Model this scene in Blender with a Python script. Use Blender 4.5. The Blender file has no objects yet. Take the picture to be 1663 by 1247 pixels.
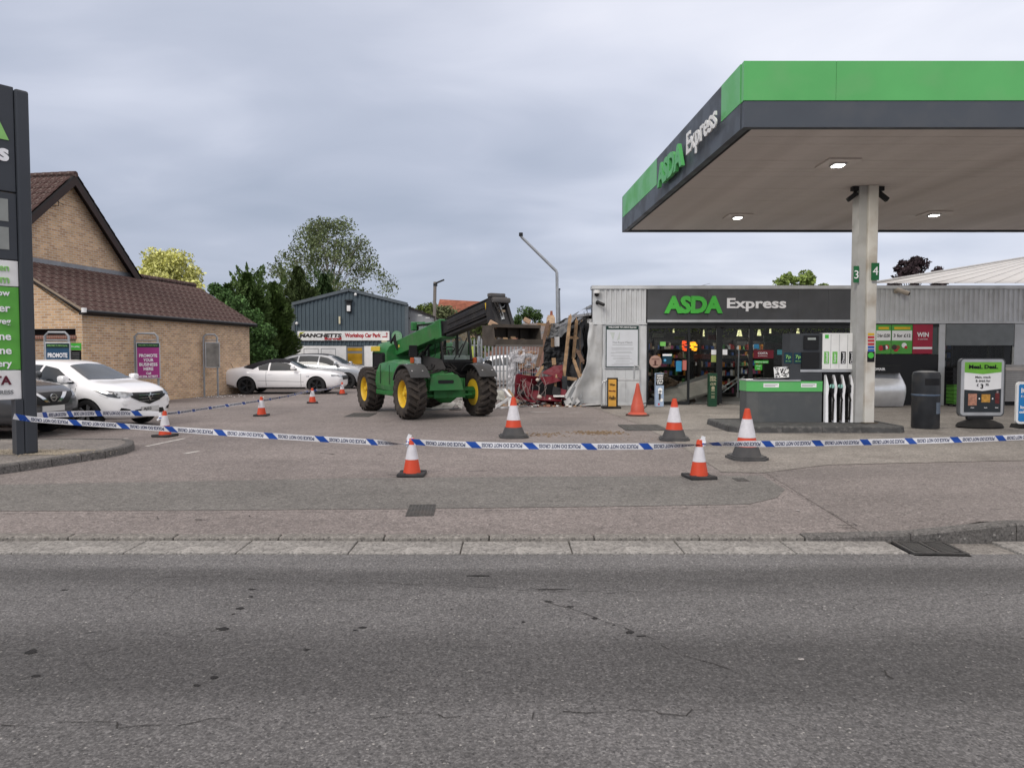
import bpy, bmesh, math, random
from mathutils import Vector, Matrix, noise
from mathutils.bvhtree import BVHTree
R = math.radians
sc = bpy.context.scene
COL = sc.collection
rnd = random.Random(7)

# ------------------------------------------------------------------ camera
F_PX, CX, CY, EYE, PITCH = 1153.0, 831.5, 623.5, 1.6, R(2.37)
cam_d = bpy.data.cameras.new("camera"); cam = bpy.data.objects.new("camera", cam_d); COL.objects.link(cam)
cam_d.sensor_width = 36; cam_d.lens = F_PX / 1663 * 36; cam_d.clip_start = 0.1; cam_d.clip_end = 2000
cam.location = (0, 0, EYE); cam.rotation_euler = (R(90) - PITCH, 0, 0)
sc.camera = cam

# ------------------------------------------------------------------ world, sun, exposure
SUN_EL, SUN_AZ = R(38), R(215)
w = bpy.data.worlds.new("World"); sc.world = w; w.use_nodes = True
nt = w.node_tree; nt.nodes.clear()
def wn(t, **k):
    n = nt.nodes.new(t)
    for a, b in k.items(): setattr(n, a, b)
    return n
wo = wn('ShaderNodeOutputWorld'); bg = wn('ShaderNodeBackground'); bg.inputs[1].default_value = 0.1
sky = wn('ShaderNodeTexSky', sky_type='NISHITA', sun_disc=False, sun_elevation=SUN_EL, sun_rotation=SUN_AZ)
tc = wn('ShaderNodeTexCoord'); sep = wn('ShaderNodeSeparateXYZ'); nt.links.new(tc.outputs['Generated'], sep.inputs[0])
def wm(op, a, b=None, c=None):
    n = wn('ShaderNodeMath', operation=op)
    for i, v in enumerate((a, b, c)):
        if v is None: continue
        if isinstance(v, (int, float)): n.inputs[i].default_value = v
        else: nt.links.new(v, n.inputs[i])
    return n.outputs[0]
zz = wm('MAXIMUM', sep.outputs[2], 0.0)
den = wm('ADD', zz, 0.22)
comb = wn('ShaderNodeCombineXYZ')
nt.links.new(wm('DIVIDE', sep.outputs[0], den), comb.inputs[0])
nt.links.new(wm('DIVIDE', sep.outputs[1], den), comb.inputs[1])
def wnoise(scale, detail, rough, dist=0.0, off=(0, 0, 0)):
    m = wn('ShaderNodeMapping'); m.inputs['Location'].default_value = off; m.inputs['Scale'].default_value = (1.0, 1.5, 1)
    nt.links.new(comb.outputs[0], m.inputs[0])
    n = wn('ShaderNodeTexNoise'); n.inputs['Scale'].default_value = scale; n.inputs['Detail'].default_value = detail
    n.inputs['Roughness'].default_value = rough; n.inputs['Distortion'].default_value = dist
    nt.links.new(m.outputs[0], n.inputs['Vector']); return n.outputs[0]
big = wnoise(0.75, 3, .5, .3, (2.3, 5.1, 0)); sml = wnoise(1.7, 6, .5, .6, (7.7, 1.2, 0))
# broad fall of brightness: brighter to the right and overhead, blue-grey to the left and low
side = wm('MULTIPLY', sep.outputs[0], 0.30)
mixv = wm('ADD', wm('ADD', wm('MULTIPLY', big, .85), wm('MULTIPLY', sml, .34)), side)
mixv = wm('ADD', mixv, wm('MULTIPLY_ADD', zz, .14, -.105))
mixv = wm('ADD', mixv, wm('MULTIPLY', wm('POWER', wm('SUBTRACT', 1.0, zz), 14.0), .04))
ramp = wn('ShaderNodeValToRGB'); nt.links.new(mixv, ramp.inputs[0])
e = ramp.color_ramp.elements
e[0].position = .26; e[0].color = (.345, .39, .49, 1)
e[1].position = .82; e[1].color = (.74, .76, .845, 1)
m1 = e.new(.44); m1.color = (.425, .465, .57, 1)
m2 = e.new(.60); m2.color = (.55, .585, .69, 1)
sc_ = wn('ShaderNodeMix', data_type='RGBA', blend_type='MULTIPLY'); sc_.inputs[0].default_value = 1
nt.links.new(ramp.outputs[0], sc_.inputs[6])
gain = wm('MULTIPLY', wm('ADD', 1.0, wm('MULTIPLY', wm('POWER', zz, 2.0), .9)), 9.3)
cg = wn('ShaderNodeCombineXYZ')
for i, k_ in enumerate((.20, .03, -.16)): nt.links.new(wm('MULTIPLY', gain, wm('ADD', 1.0, wm('MULTIPLY', wm('MINIMUM', wm('MULTIPLY', wm('POWER', zz, 3.0), 2.0), 1.0), k_))), cg.inputs[i])
nt.links.new(cg.outputs[0], sc_.inputs[7])
mx = wn('ShaderNodeMix', data_type='RGBA'); mx.inputs[0].default_value = .94
nt.links.new(sky.outputs[0], mx.inputs[6]); nt.links.new(sc_.outputs[2], mx.inputs[7])
nt.links.new(mx.outputs[2], bg.inputs[0]); nt.links.new(bg.outputs[0], wo.inputs[0])

sd = bpy.data.lights.new("sun", 'SUN'); sun = bpy.data.objects.new("sun", sd); COL.objects.link(sun)
sd.energy = 1.35; sd.angle = R(25); sd.color = (1, .945, .87)
sun.rotation_euler = Vector((-math.sin(R(35)) * math.cos(SUN_EL) * 1, -math.cos(R(35)) * math.cos(SUN_EL), math.sin(SUN_EL))).to_track_quat('Z', 'Y').to_euler()
sc.view_settings.view_transform = 'Standard'; sc.view_settings.look = 'None'
sc.view_settings.exposure = 0.32; sc.view_settings.gamma = 1.0; sc.view_settings.use_curve_mapping = False
sc.cycles.max_bounces = 6; sc.cycles.transparent_max_bounces = 12
sc.cycles.use_denoising = True

# ------------------------------------------------------------------ pixel -> place
def ray(px, py):
    u = (px - CX) / F_PX; v = (py - CY) / F_PX
    return Vector((u, math.cos(PITCH) - v * math.sin(PITCH), -(math.sin(PITCH) + v * math.cos(PITCH))))
def at(px, py, Y):
    d = ray(px, py); return Vector((0, 0, EYE)) + d * (Y / d.y)
def gnd(px, py, z=0.03):
    d = ray(px, py); return Vector((0, 0, EYE)) + d * ((z - EYE) / d.z)

# ------------------------------------------------------------------ materials
MATS = {}
def mat(name, col=(.5, .5, .5), rough=.6, metal=0.0, var=.12, vs=4.0, bump=0.0, bs=40.0, spec=.35, coat=0.0,
        dirt=0.0, dirtcol=(.12, .10, .08), ds=3.0, emit=0.0, island=0.0, alpha=1.0):
    if name in MATS: return MATS[name]
    m = bpy.data.materials.new(name); m.use_nodes = True; MATS[name] = m
    t = m.node_tree; N = t.nodes; L = t.links; b = N['Principled BSDF']
    b.inputs['Roughness'].default_value = rough; b.inputs['Metallic'].default_value = metal
    b.inputs['Specular IOR Level'].default_value = spec; b.inputs['Coat Weight'].default_value = coat
    b.inputs['Coat Roughness'].default_value = .05; b.inputs['Alpha'].default_value = alpha
    co = N.new('ShaderNodeTexCoord'); c = N.new('ShaderNodeRGB'); c.outputs[0].default_value = (*col, 1)
    out = c.outputs[0]
    def nz(scale, detail=5):
        n = N.new('ShaderNodeTexNoise'); n.inputs['Scale'].default_value = scale; n.inputs['Detail'].default_value = detail
        L.new(co.outputs['Object'], n.inputs['Vector']); return n.outputs[0]
    def mr(o, a, b_, c_, d):
        n = N.new('ShaderNodeMapRange'); L.new(o, n.inputs[0])
        for i, v in enumerate((a, b_, c_, d)): n.inputs[i + 1].default_value = v
        return n.outputs[0]
    def mul(o, f):
        n = N.new('ShaderNodeMix'); n.data_type = 'RGBA'; n.blend_type = 'MULTIPLY'; n.inputs[0].default_value = 1
        L.new(o, n.inputs[6]); cc = N.new('ShaderNodeCombineColor')
        for i in range(3): L.new(f, cc.inputs[i])
        L.new(cc.outputs[0], n.inputs[7]); return n.outputs[2]
    if var: out = mul(out, mr(nz(vs), .3, .7, 1 - var, 1 + var))
    if island:
        g = N.new('ShaderNodeNewGeometry'); out = mul(out, mr(g.outputs['Random Per Island'], 0, 1, 1 - island, 1 + island))
    if dirt:
        n = N.new('ShaderNodeMix'); n.data_type = 'RGBA'; L.new(mr(nz(ds, 7), .5, .72, 0, dirt), n.inputs[0])
        L.new(out, n.inputs[6]); n.inputs[7].default_value = (*dirtcol, 1); out = n.outputs[2]
        L.new(mr(nz(ds, 7), .45, .7, rough, min(1, rough + .35)), b.inputs['Roughness'])
    L.new(out, b.inputs['Base Color'])
    if bump:
        bp = N.new('ShaderNodeBump'); bp.inputs['Strength'].default_value = bump; bp.inputs['Distance'].default_value = .02
        L.new(nz(bs, 4), bp.inputs['Height']); L.new(bp.outputs[0], b.inputs['Normal'])
    if emit:
        L.new(out, b.inputs['Emission Color']); b.inputs['Emission Strength'].default_value = emit
    return m

def ground_mat(name, base, stone, scale, amt, patch, bump=.5, bands=None, spots=0.0, tint=None, rough=.88):
    """tarmac or concrete: fine aggregate, blotches, optional wheel-polished bands across Y"""
    m = bpy.data.materials.new(name); m.use_nodes = True; MATS[name] = m
    t = m.node_tree; N = t.nodes; L = t.links; b = N['Principled BSDF']; b.inputs['Roughness'].default_value = rough
    b.inputs['Specular IOR Level'].default_value = .35
    co = N.new('ShaderNodeTexCoord').outputs['Object']
    def M(op, a, b_=None):
        n = N.new('ShaderNodeMath'); n.operation = op
        for i, v in enumerate((a, b_)):
            if v is None: continue
            if isinstance(v, (int, float)): n.inputs[i].default_value = v
            else: L.new(v, n.inputs[i])
        return n.outputs[0]
    def nz(scale, detail=5, ro=.5, sx=1, vec=None, dist=0):
        mp = N.new('ShaderNodeMapping'); mp.inputs['Scale'].default_value = (sx, 1, 1); L.new(vec or co, mp.inputs[0])
        n = N.new('ShaderNodeTexNoise'); n.inputs['Scale'].default_value = scale; n.inputs['Detail'].default_value = detail
        n.inputs['Roughness'].default_value = ro; n.inputs['Distortion'].default_value = dist
        L.new(mp.outputs[0], n.inputs['Vector']); return n.outputs[0]
    def mr(o, a, b_, c_, d):
        n = N.new('ShaderNodeMapRange'); L.new(o, n.inputs[0])
        for i, v in enumerate((a, b_, c_, d)): n.inputs[i + 1].default_value = v
        return n.outputs[0]
    def mix(f, a, c, bt='MIX'):
        n = N.new('ShaderNodeMix'); n.data_type = 'RGBA'; n.blend_type = bt
        for i, v in ((0, f), (6, a), (7, c)):
            if isinstance(v, (int, float)): n.inputs[i].default_value = v
            elif isinstance(v, tuple): n.inputs[i].default_value = (*v, 1)
            else: L.new(v, n.inputs[i])
        return n.outputs[2]
    def grey(v):
        cc = N.new('ShaderNodeCombineColor')
        for i in range(3): L.new(v, cc.inputs[i])
        return cc.outputs[0]
    vo = N.new('ShaderNodeTexVoronoi'); vo.inputs['Scale'].default_value = scale; L.new(co, vo.inputs['Vector'])
    sepc = N.new('ShaderNodeSeparateColor'); L.new(vo.outputs['Color'], sepc.inputs[0])
    stonef = mr(sepc.outputs[0], .45, 1.0, 0, amt)
    out = mix(stonef, base, stone)
    out = mix(1.0, out, grey(mr(nz(scale * .55, 3, .7), .28, .72, .55, 1.45)), 'MULTIPLY')
    out = mix(1.0, out, grey(mr(nz(scale * .2, 4, .75), .3, .7, .74, 1.26)), 'MULTIPLY')
    out = mix(1.0, out, grey(mr(nz(patch, 6, .6, .55), .3, .7, .80, 1.20)), 'MULTIPLY')
    out = mix(1.0, out, grey(mr(nz(patch * 4, 5, .6), .3, .7, .93, 1.07)), 'MULTIPLY')
    if tint: out = mix(mr(nz(.9, 6, .6), .45, .7, 0, .6), out, tint)
    # rare bright chips and dark pits
    out = mix(mr(sepc.outputs[1], .994, .996, 0, .3), out, (.62, .60, .56))
    out = mix(mr(sepc.outputs[2], .965, .97, 0, .55), out, (.025, .025, .027))
    if bands:
        s = N.new('ShaderNodeSeparateXYZ'); L.new(co, s.inputs[0])
        yy = M('ADD', s.outputs[1], M('MULTIPLY', nz(.35, 3, .5, .4), .55))
        cr = N.new('ShaderNodeValToRGB'); L.new(M('DIVIDE', yy, 8.0), cr.inputs[0])
        el = cr.color_ramp.elements; el[0].position = bands[0][0] / 8; el[0].color = (*[bands[0][1]] * 3, 1)
        el[1].position = bands[-1][0] / 8; el[1].color = (*[bands[-1][1]] * 3, 1)
        for p, v in bands[1:-1]:
            q = el.new(p / 8); q.color = (v, v, v, 1)
        out = mix(1.0, out, cr.outputs[0], 'MULTIPLY')
    if spots:
        sp = nz(3.3, 2, .5, .45)
        out = mix(mr(sp, .735, .75, 0, spots), out, (.03, .03, .032))
    # hairline cracks
    vc = N.new('ShaderNodeTexVoronoi'); vc.feature = 'DISTANCE_TO_EDGE'; vc.inputs['Scale'].default_value = .55
    wv = N.new('ShaderNodeVectorMath'); wv.operation = 'ADD'; L.new(co, wv.inputs[0])
    nn = N.new('ShaderNodeTexNoise'); nn.inputs['Scale'].default_value = 2.2; nn.inputs['Detail'].default_value = 5; L.new(co, nn.inputs['Vector'])
    L.new(nn.outputs['Color'], wv.inputs[1]); L.new(wv.outputs[0], vc.inputs['Vector'])
    crack = M('MULTIPLY', mr(vc.outputs['Distance'], 0, .004, 1, 0), mr(nz(.7, 3), .54, .60, 0, .75))
    out = mix(crack, out, (.03, .028, .027))
    L.new(out, b.inputs['Base Color'])
    bp = N.new('ShaderNodeBump'); bp.inputs['Strength'].default_value = bump; bp.inputs['Distance'].default_value = .006
    hh = M('ADD', M('MULTIPLY', vo.outputs['Distance'], -.8), nz(scale * .7, 3, .7))
    L.new(M('SUBTRACT', hh, M('MULTIPLY', crack, .8)), bp.inputs['Height']); L.new(bp.outputs[0], b.inputs['Normal'])
    return m

def brick_mat(name, c1, c2, mortar, sw=.225, sh=.075):
    m = bpy.data.materials.new(name); m.use_nodes = True; MATS[name] = m
    t = m.node_tree; N = t.nodes; L = t.links; b = N['Principled BSDF']; b.inputs['Roughness'].default_value = .9
    co = N.new('ShaderNodeTexCoord'); s = N.new('ShaderNodeSeparateXYZ'); L.new(co.outputs['Object'], s.inputs[0])
    sn = N.new('ShaderNodeSeparateXYZ'); L.new(co.outputs['Normal'], sn.inputs[0])
    ab = N.new('ShaderNodeMath'); ab.operation = 'ABSOLUTE'; L.new(sn.outputs[0], ab.inputs[0])
    gt = N.new('ShaderNodeMath'); gt.operation = 'GREATER_THAN'; gt.inputs[1].default_value = .7; L.new(ab.outputs[0], gt.inputs[0])
    mxf = N.new('ShaderNodeMix'); L.new(gt.outputs[0], mxf.inputs[0]); L.new(s.outputs[0], mxf.inputs[2]); L.new(s.outputs[1], mxf.inputs[3])
    cv = N.new('ShaderNodeCombineXYZ'); L.new(mxf.outputs[0], cv.inputs[0]); L.new(s.outputs[2], cv.inputs[1])
    br = N.new('ShaderNodeTexBrick'); L.new(cv.outputs[0], br.inputs['Vector'])
    br.inputs['Scale'].default_value = 1; br.inputs['Brick Width'].default_value = sw; br.inputs['Row Height'].default_value = sh
    br.inputs['Mortar Size'].default_value = .011; br.inputs['Mortar Smooth'].default_value = .2; br.inputs['Bias'].default_value = -.1
    br.inputs['Color1'].default_value = (*c1, 1); br.inputs['Color2'].default_value = (*c2, 1); br.inputs['Mortar'].default_value = (*mortar, 1)
    n = N.new('ShaderNodeTexNoise'); n.inputs['Scale'].default_value = 2.2; n.inputs['Detail'].default_value = 7; L.new(co.outputs['Object'], n.inputs['Vector'])
    r_ = N.new('ShaderNodeMapRange'); L.new(n.outputs[0], r_.inputs[0])
    for i, v in enumerate((.3, .7, .86, 1.14)): r_.inputs[i + 1].default_value = v
    x = N.new('ShaderNodeMix'); x.data_type = 'RGBA'; x.blend_type = 'MULTIPLY'; x.inputs[0].default_value = 1
    L.new(br.outputs['Color'], x.inputs[6]); cc = N.new('ShaderNodeCombineColor')
    for i in range(3): L.new(r_.outputs[0], cc.inputs[i])
    L.new(cc.outputs[0], x.inputs[7]); L.new(x.outputs[2], b.inputs['Base Color'])
    bp = N.new('ShaderNodeBump'); bp.inputs['Strength'].default_value = .7; bp.inputs['Distance'].default_value = .01; bp.invert = True
    L.new(br.outputs['Fac'], bp.inputs['Height']); L.new(bp.outputs[0], b.inputs['Normal'])
    return m

def glass_mat(name, tint=(.8, .85, .85), refl=.5):
    m = bpy.data.materials.new(name); m.use_nodes = True; MATS[name] = m
    t = m.node_tree; N = t.nodes; L = t.links; N.clear(); o = N.new('ShaderNodeOutputMaterial')
    tr = N.new('ShaderNodeBsdfTransparent'); tr.inputs[0].default_value = (*tint, 1)
    gl = N.new('ShaderNodeBsdfGlossy'); gl.inputs['Roughness'].default_value = .02
    lw = N.new('ShaderNodeFresnel'); lw.inputs[0].default_value = 1.22
    mm = N.new('ShaderNodeMath'); mm.operation = 'MULTIPLY_ADD'; L.new(lw.outputs[0], mm.inputs[0]); mm.inputs[1].default_value = 1.0; mm.inputs[2].default_value = refl
    mx = N.new('ShaderNodeMixShader'); L.new(mm.outputs[0], mx.inputs[0]); L.new(tr.outputs[0], mx.inputs[1]); L.new(gl.outputs[0], mx.inputs[2])
    L.new(mx.outputs[0], o.inputs[0]); return m

# ------------------------------------------------------------------ mesh helpers
def tag(o, label=None, cat=None, group=None, kind=None):
    if label: o['label'] = label
    if cat: o['category'] = cat
    if group: o['group'] = group
    if kind: o['kind'] = kind
    return o
def thing(name, label, cat, loc=(0, 0, 0), rz=0.0, group=None):
    o = bpy.data.objects.new(name, None); COL.objects.link(o); o.empty_display_size = .2
    o.location = loc; o.rotation_euler = (0, 0, rz); return tag(o, label, cat, group)
def root_loc(p):
    while p.parent: p = p.parent
    return p.location.copy()
class MB:
    def __init__(s): s.v = []; s.f = []; s.m = []; s.mi = 0
    def face(s, pts, mi=None):
        i = len(s.v); s.v += [Vector(p) for p in pts]; s.f.append(tuple(range(i, i + len(pts)))); s.m.append(s.mi if mi is None else mi)
    def mesh(s, vs, fs, mi=None):
        i = len(s.v); s.v += [Vector(p) for p in vs]
        for f in fs: s.f.append(tuple(i + k for k in f)); s.m.append(s.mi if mi is None else mi)
    def box(s, a, b, M=None, mi=None):
        a, b = Vector(a), Vector(b)
        vs = [Vector((x, y, z)) for z in (a.z, b.z) for y in (a.y, b.y) for x in (a.x, b.x)]
        if M: vs = [M @ v for v in vs]
        s.mesh(vs, [(0, 2, 3, 1), (4, 5, 7, 6), (0, 1, 5, 4), (2, 6, 7, 3), (0, 4, 6, 2), (1, 3, 7, 5)], mi); return s
    def rbox(s, a, b, r=.02, M=None, mi=None):
        """box with its edges taken off"""
        bm = bmesh.new(); a, b = Vector(a), Vector(b)
        bmesh.ops.create_cube(bm, size=1)
        for v in bm.verts: v.co = Vector(((a[i] + b[i]) / 2 + v.co[i] * abs(b[i] - a[i]) for i in range(3)))
        bmesh.ops.bevel(bm, geom=bm.edges[:], offset=r, segments=2, profile=.5, affect='EDGES')
        s.bm(bm, M, mi); return s
    def bm(s, bm, M=None, mi=None):
        bm.verts.index_update()
        s.mesh([(M @ v.co) if M else v.co.copy() for v in bm.verts], [[v.index for v in f.verts] for f in bm.faces], mi); bm.free()
    def bar(s, p, q, w_, h_=None, up=(0, 0, 1), mi=None):
        """rectangular bar from p to q"""
        p, q = Vector(p), Vector(q); h_ = h_ or w_; d = (q - p).normalized(); u = Vector(up)
        if abs(d.dot(u)) > .98: u = Vector((0, 1, 0))
        a = d.cross(u).normalized() * w_ / 2; b = a.cross(d).normalized() * h_ / 2
        s.mesh([p - a - b, p + a - b, p + a + b, p - a + b, q - a - b, q + a - b, q + a + b, q - a + b],
               [(0, 3, 2, 1), (4, 5, 6, 7), (0, 1, 5, 4), (1, 2, 6, 5), (2, 3, 7, 6), (3, 0, 4, 7)], mi); return s
    def tube(s, pts, r, n=8, caps=True, mi=None):
        pts = [Vector(p) for p in pts]; rs = r if isinstance(r, (list, tuple)) else [r] * len(pts); base = len(s.v); vs = []; fs = []
        prev = None
        for i, p in enumerate(pts):
            d = (pts[min(i + 1, len(pts) - 1)] - pts[max(i - 1, 0)]).normalized()
            if prev is None: a = d.orthogonal().normalized()
            else: a = (prev - d * prev.dot(d)).normalized()
            prev = a; b = d.cross(a)
            vs += [p + (a * math.cos(2 * math.pi * k / n) + b * math.sin(2 * math.pi * k / n)) * rs[i] for k in range(n)]
        for i in range(len(pts) - 1):
            for k in range(n): fs.append((i * n + k, i * n + (k + 1) % n, (i + 1) * n + (k + 1) % n, (i + 1) * n + k))
        if caps: fs += [tuple(range(n - 1, -1, -1)), tuple((len(pts) - 1) * n + k for k in range(n))]
        s.mesh(vs, fs, mi); return s
    def lathe(s, prof, n=24, M=None, mi=None, closed=False, a0=0, a1=2 * math.pi):
        """profile of (radius, height) turned about Z"""
        full = abs(a1 - a0 - 2 * math.pi) < 1e-6; cnt = n if full else n + 1; vs = []
        for r, h in prof:
            vs += [Vector((r * math.cos(a0 + (a1 - a0) * k / n), r * math.sin(a0 + (a1 - a0) * k / n), h)) for k in range(cnt)]
        fs = []; L_ = len(prof)
        for i in range(L_ if closed else L_ - 1):
            j = (i + 1) % L_
            for k in range(n):
                k2 = (k + 1) % cnt; fs.append((i * cnt + k, i * cnt + k2, j * cnt + k2, j * cnt + k))
        if not closed and full:
            if prof[0][0] > 1e-5: fs.append(tuple(range(cnt - 1, -1, -1)))
            if prof[-1][0] > 1e-5: fs.append(tuple((L_ - 1) * cnt + k for k in range(cnt)))
        if M: vs = [M @ v for v in vs]
        s.mesh(vs, fs, mi); return s
    def prism(s, poly, a, b, axis='y', M=None, mi=None):
        """2D outline (u,v) extruded from a to b along the axis"""
        def P(u, v, w_): return {'y': Vector((u, w_, v)), 'x': Vector((w_, u, v)), 'z': Vector((u, v, w_))}[axis]
        n = len(poly); vs = [P(u, v, a) for u, v in poly] + [P(u, v, b) for u, v in poly]
        if M: vs = [M @ v for v in vs]
        s.mesh(vs, [tuple(range(n)), tuple(range(2 * n - 1, n - 1, -1))] + [(i, i + n, (i + 1) % n + n, (i + 1) % n) for i in range(n)], mi); return s
    def grid(s, fn, nu, nv, mi=None):
        vs = [fn(i / nu, j / nv) for j in range(nv + 1) for i in range(nu + 1)]
        s.mesh(vs, [(j * (nu + 1) + i, j * (nu + 1) + i + 1, (j + 1) * (nu + 1) + i + 1, (j + 1) * (nu + 1) + i) for j in range(nv) for i in range(nu)], mi); return s
    def data(s, name, mats, off=Vector((0, 0, 0)), smooth=False, fix=True):
        me = bpy.data.meshes.new(name); me.from_pydata([tuple(v - off) for v in s.v], [], s.f)
        for m in (mats if isinstance(mats, (list, tuple)) else [mats]): me.materials.append(m)
        if any(s.m): me.polygons.foreach_set('material_index', s.m)
        if fix:
            bm = bmesh.new(); bm.from_mesh(me); bmesh.ops.recalc_face_normals(bm, faces=bm.faces[:]); bm.to_mesh(me); bm.free()
        if smooth:
            me.polygons.foreach_set('use_smooth', [True] * len(me.polygons)); me.set_sharp_from_angle(angle=R(38))
        me.update(); return me
    def build(s, name, mats, parent=None, world=True, smooth=False, fix=True, kind=None, label=None):
        off = root_loc(parent) if (parent and world) else Vector((0, 0, 0))
        o = bpy.data.objects.new(name, s.data(name, mats, off, smooth, fix)); COL.objects.link(o)
        if parent: o.parent = parent
        if kind: o['kind'] = kind
        if label: o['label'] = label
        return o
def solo(mb, name, mats, label, cat, group=None, smooth=False, kind=None):
    """a thing that is one mesh, its origin at the middle of its foot"""
    xs = [v.x for v in mb.v]; ys = [v.y for v in mb.v]; zs = [v.z for v in mb.v]
    off = Vector(((min(xs) + max(xs)) / 2, (min(ys) + max(ys)) / 2, min(zs)))
    o = bpy.data.objects.new(name, mb.data(name, mats, off, smooth)); COL.objects.link(o); o.location = off
    return tag(o, label, cat, group, kind)
def copy_tree(o, parent=None):
    c = o.copy(); COL.objects.link(c); c.parent = parent
    for ch in list(o.children): copy_tree(ch, c)
    return c
def pbox(mb, x0, y0, x1, y1, Y, d, mi=None):
    """upright box whose front face fills the pixel rectangle at distance Y"""
    a = at(x0, y1, Y); b = at(x1, y0, Y); c = at((x0 + x1) / 2, (y0 + y1) / 2, Y)
    mb.box((at(x0, (y0 + y1) / 2, Y).x, Y, a.z), (at(x1, (y0 + y1) / 2, Y).x, Y + d, b.z), mi=mi)

# ------------------------------------------------------------------ lettering
def glyphs(txt, weight=0.0, shear=0.0, extrude=0.0, align='LEFT', spacing=1.0):
    cu = bpy.data.curves.new('lettering', 'FONT'); cu.body = txt; cu.size = 1; cu.offset = weight; cu.shear = shear
    cu.extrude = extrude; cu.align_x = align; cu.resolution_u = 3; cu.space_character = spacing
    o = bpy.data.objects.new('lettering', cu); COL.objects.link(o)
    me = bpy.data.meshes.new_from_object(o.evaluated_get(bpy.context.evaluated_depsgraph_get()))
    vs = [v.co.copy() for v in me.vertices]; fs = [tuple(p.vertices) for p in me.polygons]
    bpy.data.objects.remove(o); bpy.data.meshes.remove(me); bpy.data.curves.remove(cu)
    return vs, fs
RX, UZ = Vector((1, 0, 0)), Vector((0, 0, 1))
def put_text(mb, txt, o, h=None, wd=None, right=RX, up=UZ, weight=.01, shear=0, depth=.004, align='c', mi=None, cap=True, lift=0.003, spacing=1.0):
    """text with its box anchored at o: align c/l/r horizontally, centred vertically"""
    vs, fs = glyphs(txt, weight, shear, 1.0, spacing=spacing)
    if not vs: return
    x0 = min(v.x for v in vs); x1 = max(v.x for v in vs); y0 = min(v.y for v in vs); y1 = max(v.y for v in vs)
    if h and wd: sx, sy = wd / (x1 - x0), h / (y1 - y0)
    elif h: sx = sy = h / (y1 - y0)
    else: sx = sy = wd / (x1 - x0)
    ax = {'c': (x0 + x1) / 2, 'l': x0, 'r': x1}[align]; n = right.cross(up)
    o = Vector(o)
    mb.mesh([o + right * ((v.x - ax) * sx) + up * ((v.y - (y0 + y1) / 2) * sy) + n * (lift + (depth if v.z > 0 else 0)) for v in vs], fs, mi)
def letters(parent, txt, o, h, wd, m, right=RX, up=UZ, weight=.03, shear=0, depth=.05, world=True, name='letter', lift=.0, overlap=1.0):
    """every letter an object of its own"""
    allv, _ = glyphs(txt, weight, shear, 1.0, spacing=overlap)
    X0 = min(v.x for v in allv); X1 = max(v.x for v in allv); Y0 = min(v.y for v in allv); Y1 = max(v.y for v in allv)
    sx, sy = wd / (X1 - X0), h / (Y1 - Y0); n = right.cross(up); o = Vector(o)
    for i, ch in enumerate(txt):
        if ch == ' ': continue
        pv, _ = glyphs(txt[:i + 1], weight, shear, 1.0, spacing=overlap); xe = max(v.x for v in pv)
        vs, fs = glyphs(ch, weight, shear, 1.0); xe2 = max(v.x for v in vs)
        mb = MB(); k = i * .0006
        mb.mesh([o + right * ((v.x - xe2 + xe - X0) * sx) + up * ((v.y - Y0) * sy) + n * (lift + k + (depth if v.z > 0 else 0)) for v in vs], fs)
        mb.build(name, m, parent, world=world, fix=False)
# ================================================================== materials in use
ASPH = ground_mat('road_asphalt', (.090, .088, .088), (.195, .190, .188), 100, .6, .5, .6,
    bands=[(-1, .92), (2.5, .98), (3.15, 1.12), (3.35, 1.1), (3.6, .74), (4.15, .76), (4.5, 1.26), (4.95, 1.2), (5.25, .80), (5.45, .80), (5.62, 1.35), (8, 1.0)], spots=.9)
FORE = ground_mat('forecourt_tarmac', (.192, .168, .158), (.30, .27, .257), 75, .5, .35, .45, spots=.35)
PATCH = ground_mat('patch_tarmac', (.145, .138, .128), (.22, .21, .20), 80, .5, .4, .4)
CONC = ground_mat('forecourt_concrete', (.225, .205, .185), (.28, .26, .235), 60, .35, .4, .25, tint=(.12, .105, .095), rough=.8)
KERB = ground_mat('kerb_concrete', (.19, .178, .162), (.27, .255, .235), 70, .4, 1.1, .35)
CHAN = ground_mat('channel_concrete', (.24, .23, .215), (.31, .295, .275), 70, .4, 1.3, .35)
PAVE = ground_mat('pavement_tarmac', (.175, .154, .145), (.265, .242, .230), 80, .5, .4, .4)
EARTH = ground_mat('earth', (.13, .12, .10), (.2, .19, .16), 40, .5, .3, .3)
IRON = mat('cast_iron', (.075, .073, .07), .7, .2, .2, 8, .5, 60, dirt=.5, dirtcol=(.13, .11, .1))
BEDK = ground_mat('bed_kerb', (.105, .10, .095), (.19, .18, .17), 70, .4, 1.1, .35)
GRAVEL = mat('gravel', (.27, .235, .18), .9, var=.3, vs=30, island=.3)
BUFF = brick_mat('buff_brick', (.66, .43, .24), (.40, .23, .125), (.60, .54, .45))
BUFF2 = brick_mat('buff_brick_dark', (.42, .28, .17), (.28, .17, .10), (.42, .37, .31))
REDB = brick_mat('red_brick', (.30, .12, .08), (.22, .09, .07), (.3, .27, .24))
TILE = mat('roof_tile', (.064, .034, .030), .85, var=.3, vs=3, island=.3, dirt=.4, dirtcol=(.36, .33, .29), ds=13, bump=.3)
DKWOOD = mat('dark_fascia', (.02, .016, .015), .6)
ZINC = mat('lead_flashing', (.25, .26, .28), .6, .2)
GREYPANEL = mat('grey_fascia', (.070, .081, .097), .42, var=.06, vs=2, dirt=.25, dirtcol=(.14, .14, .14), ds=2)
GREEN = mat('green_fascia', (.11, .44, .13), .3, var=.06, vs=1.2, dirt=.3, dirtcol=(.2, .42, .2), ds=1.5)
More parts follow.
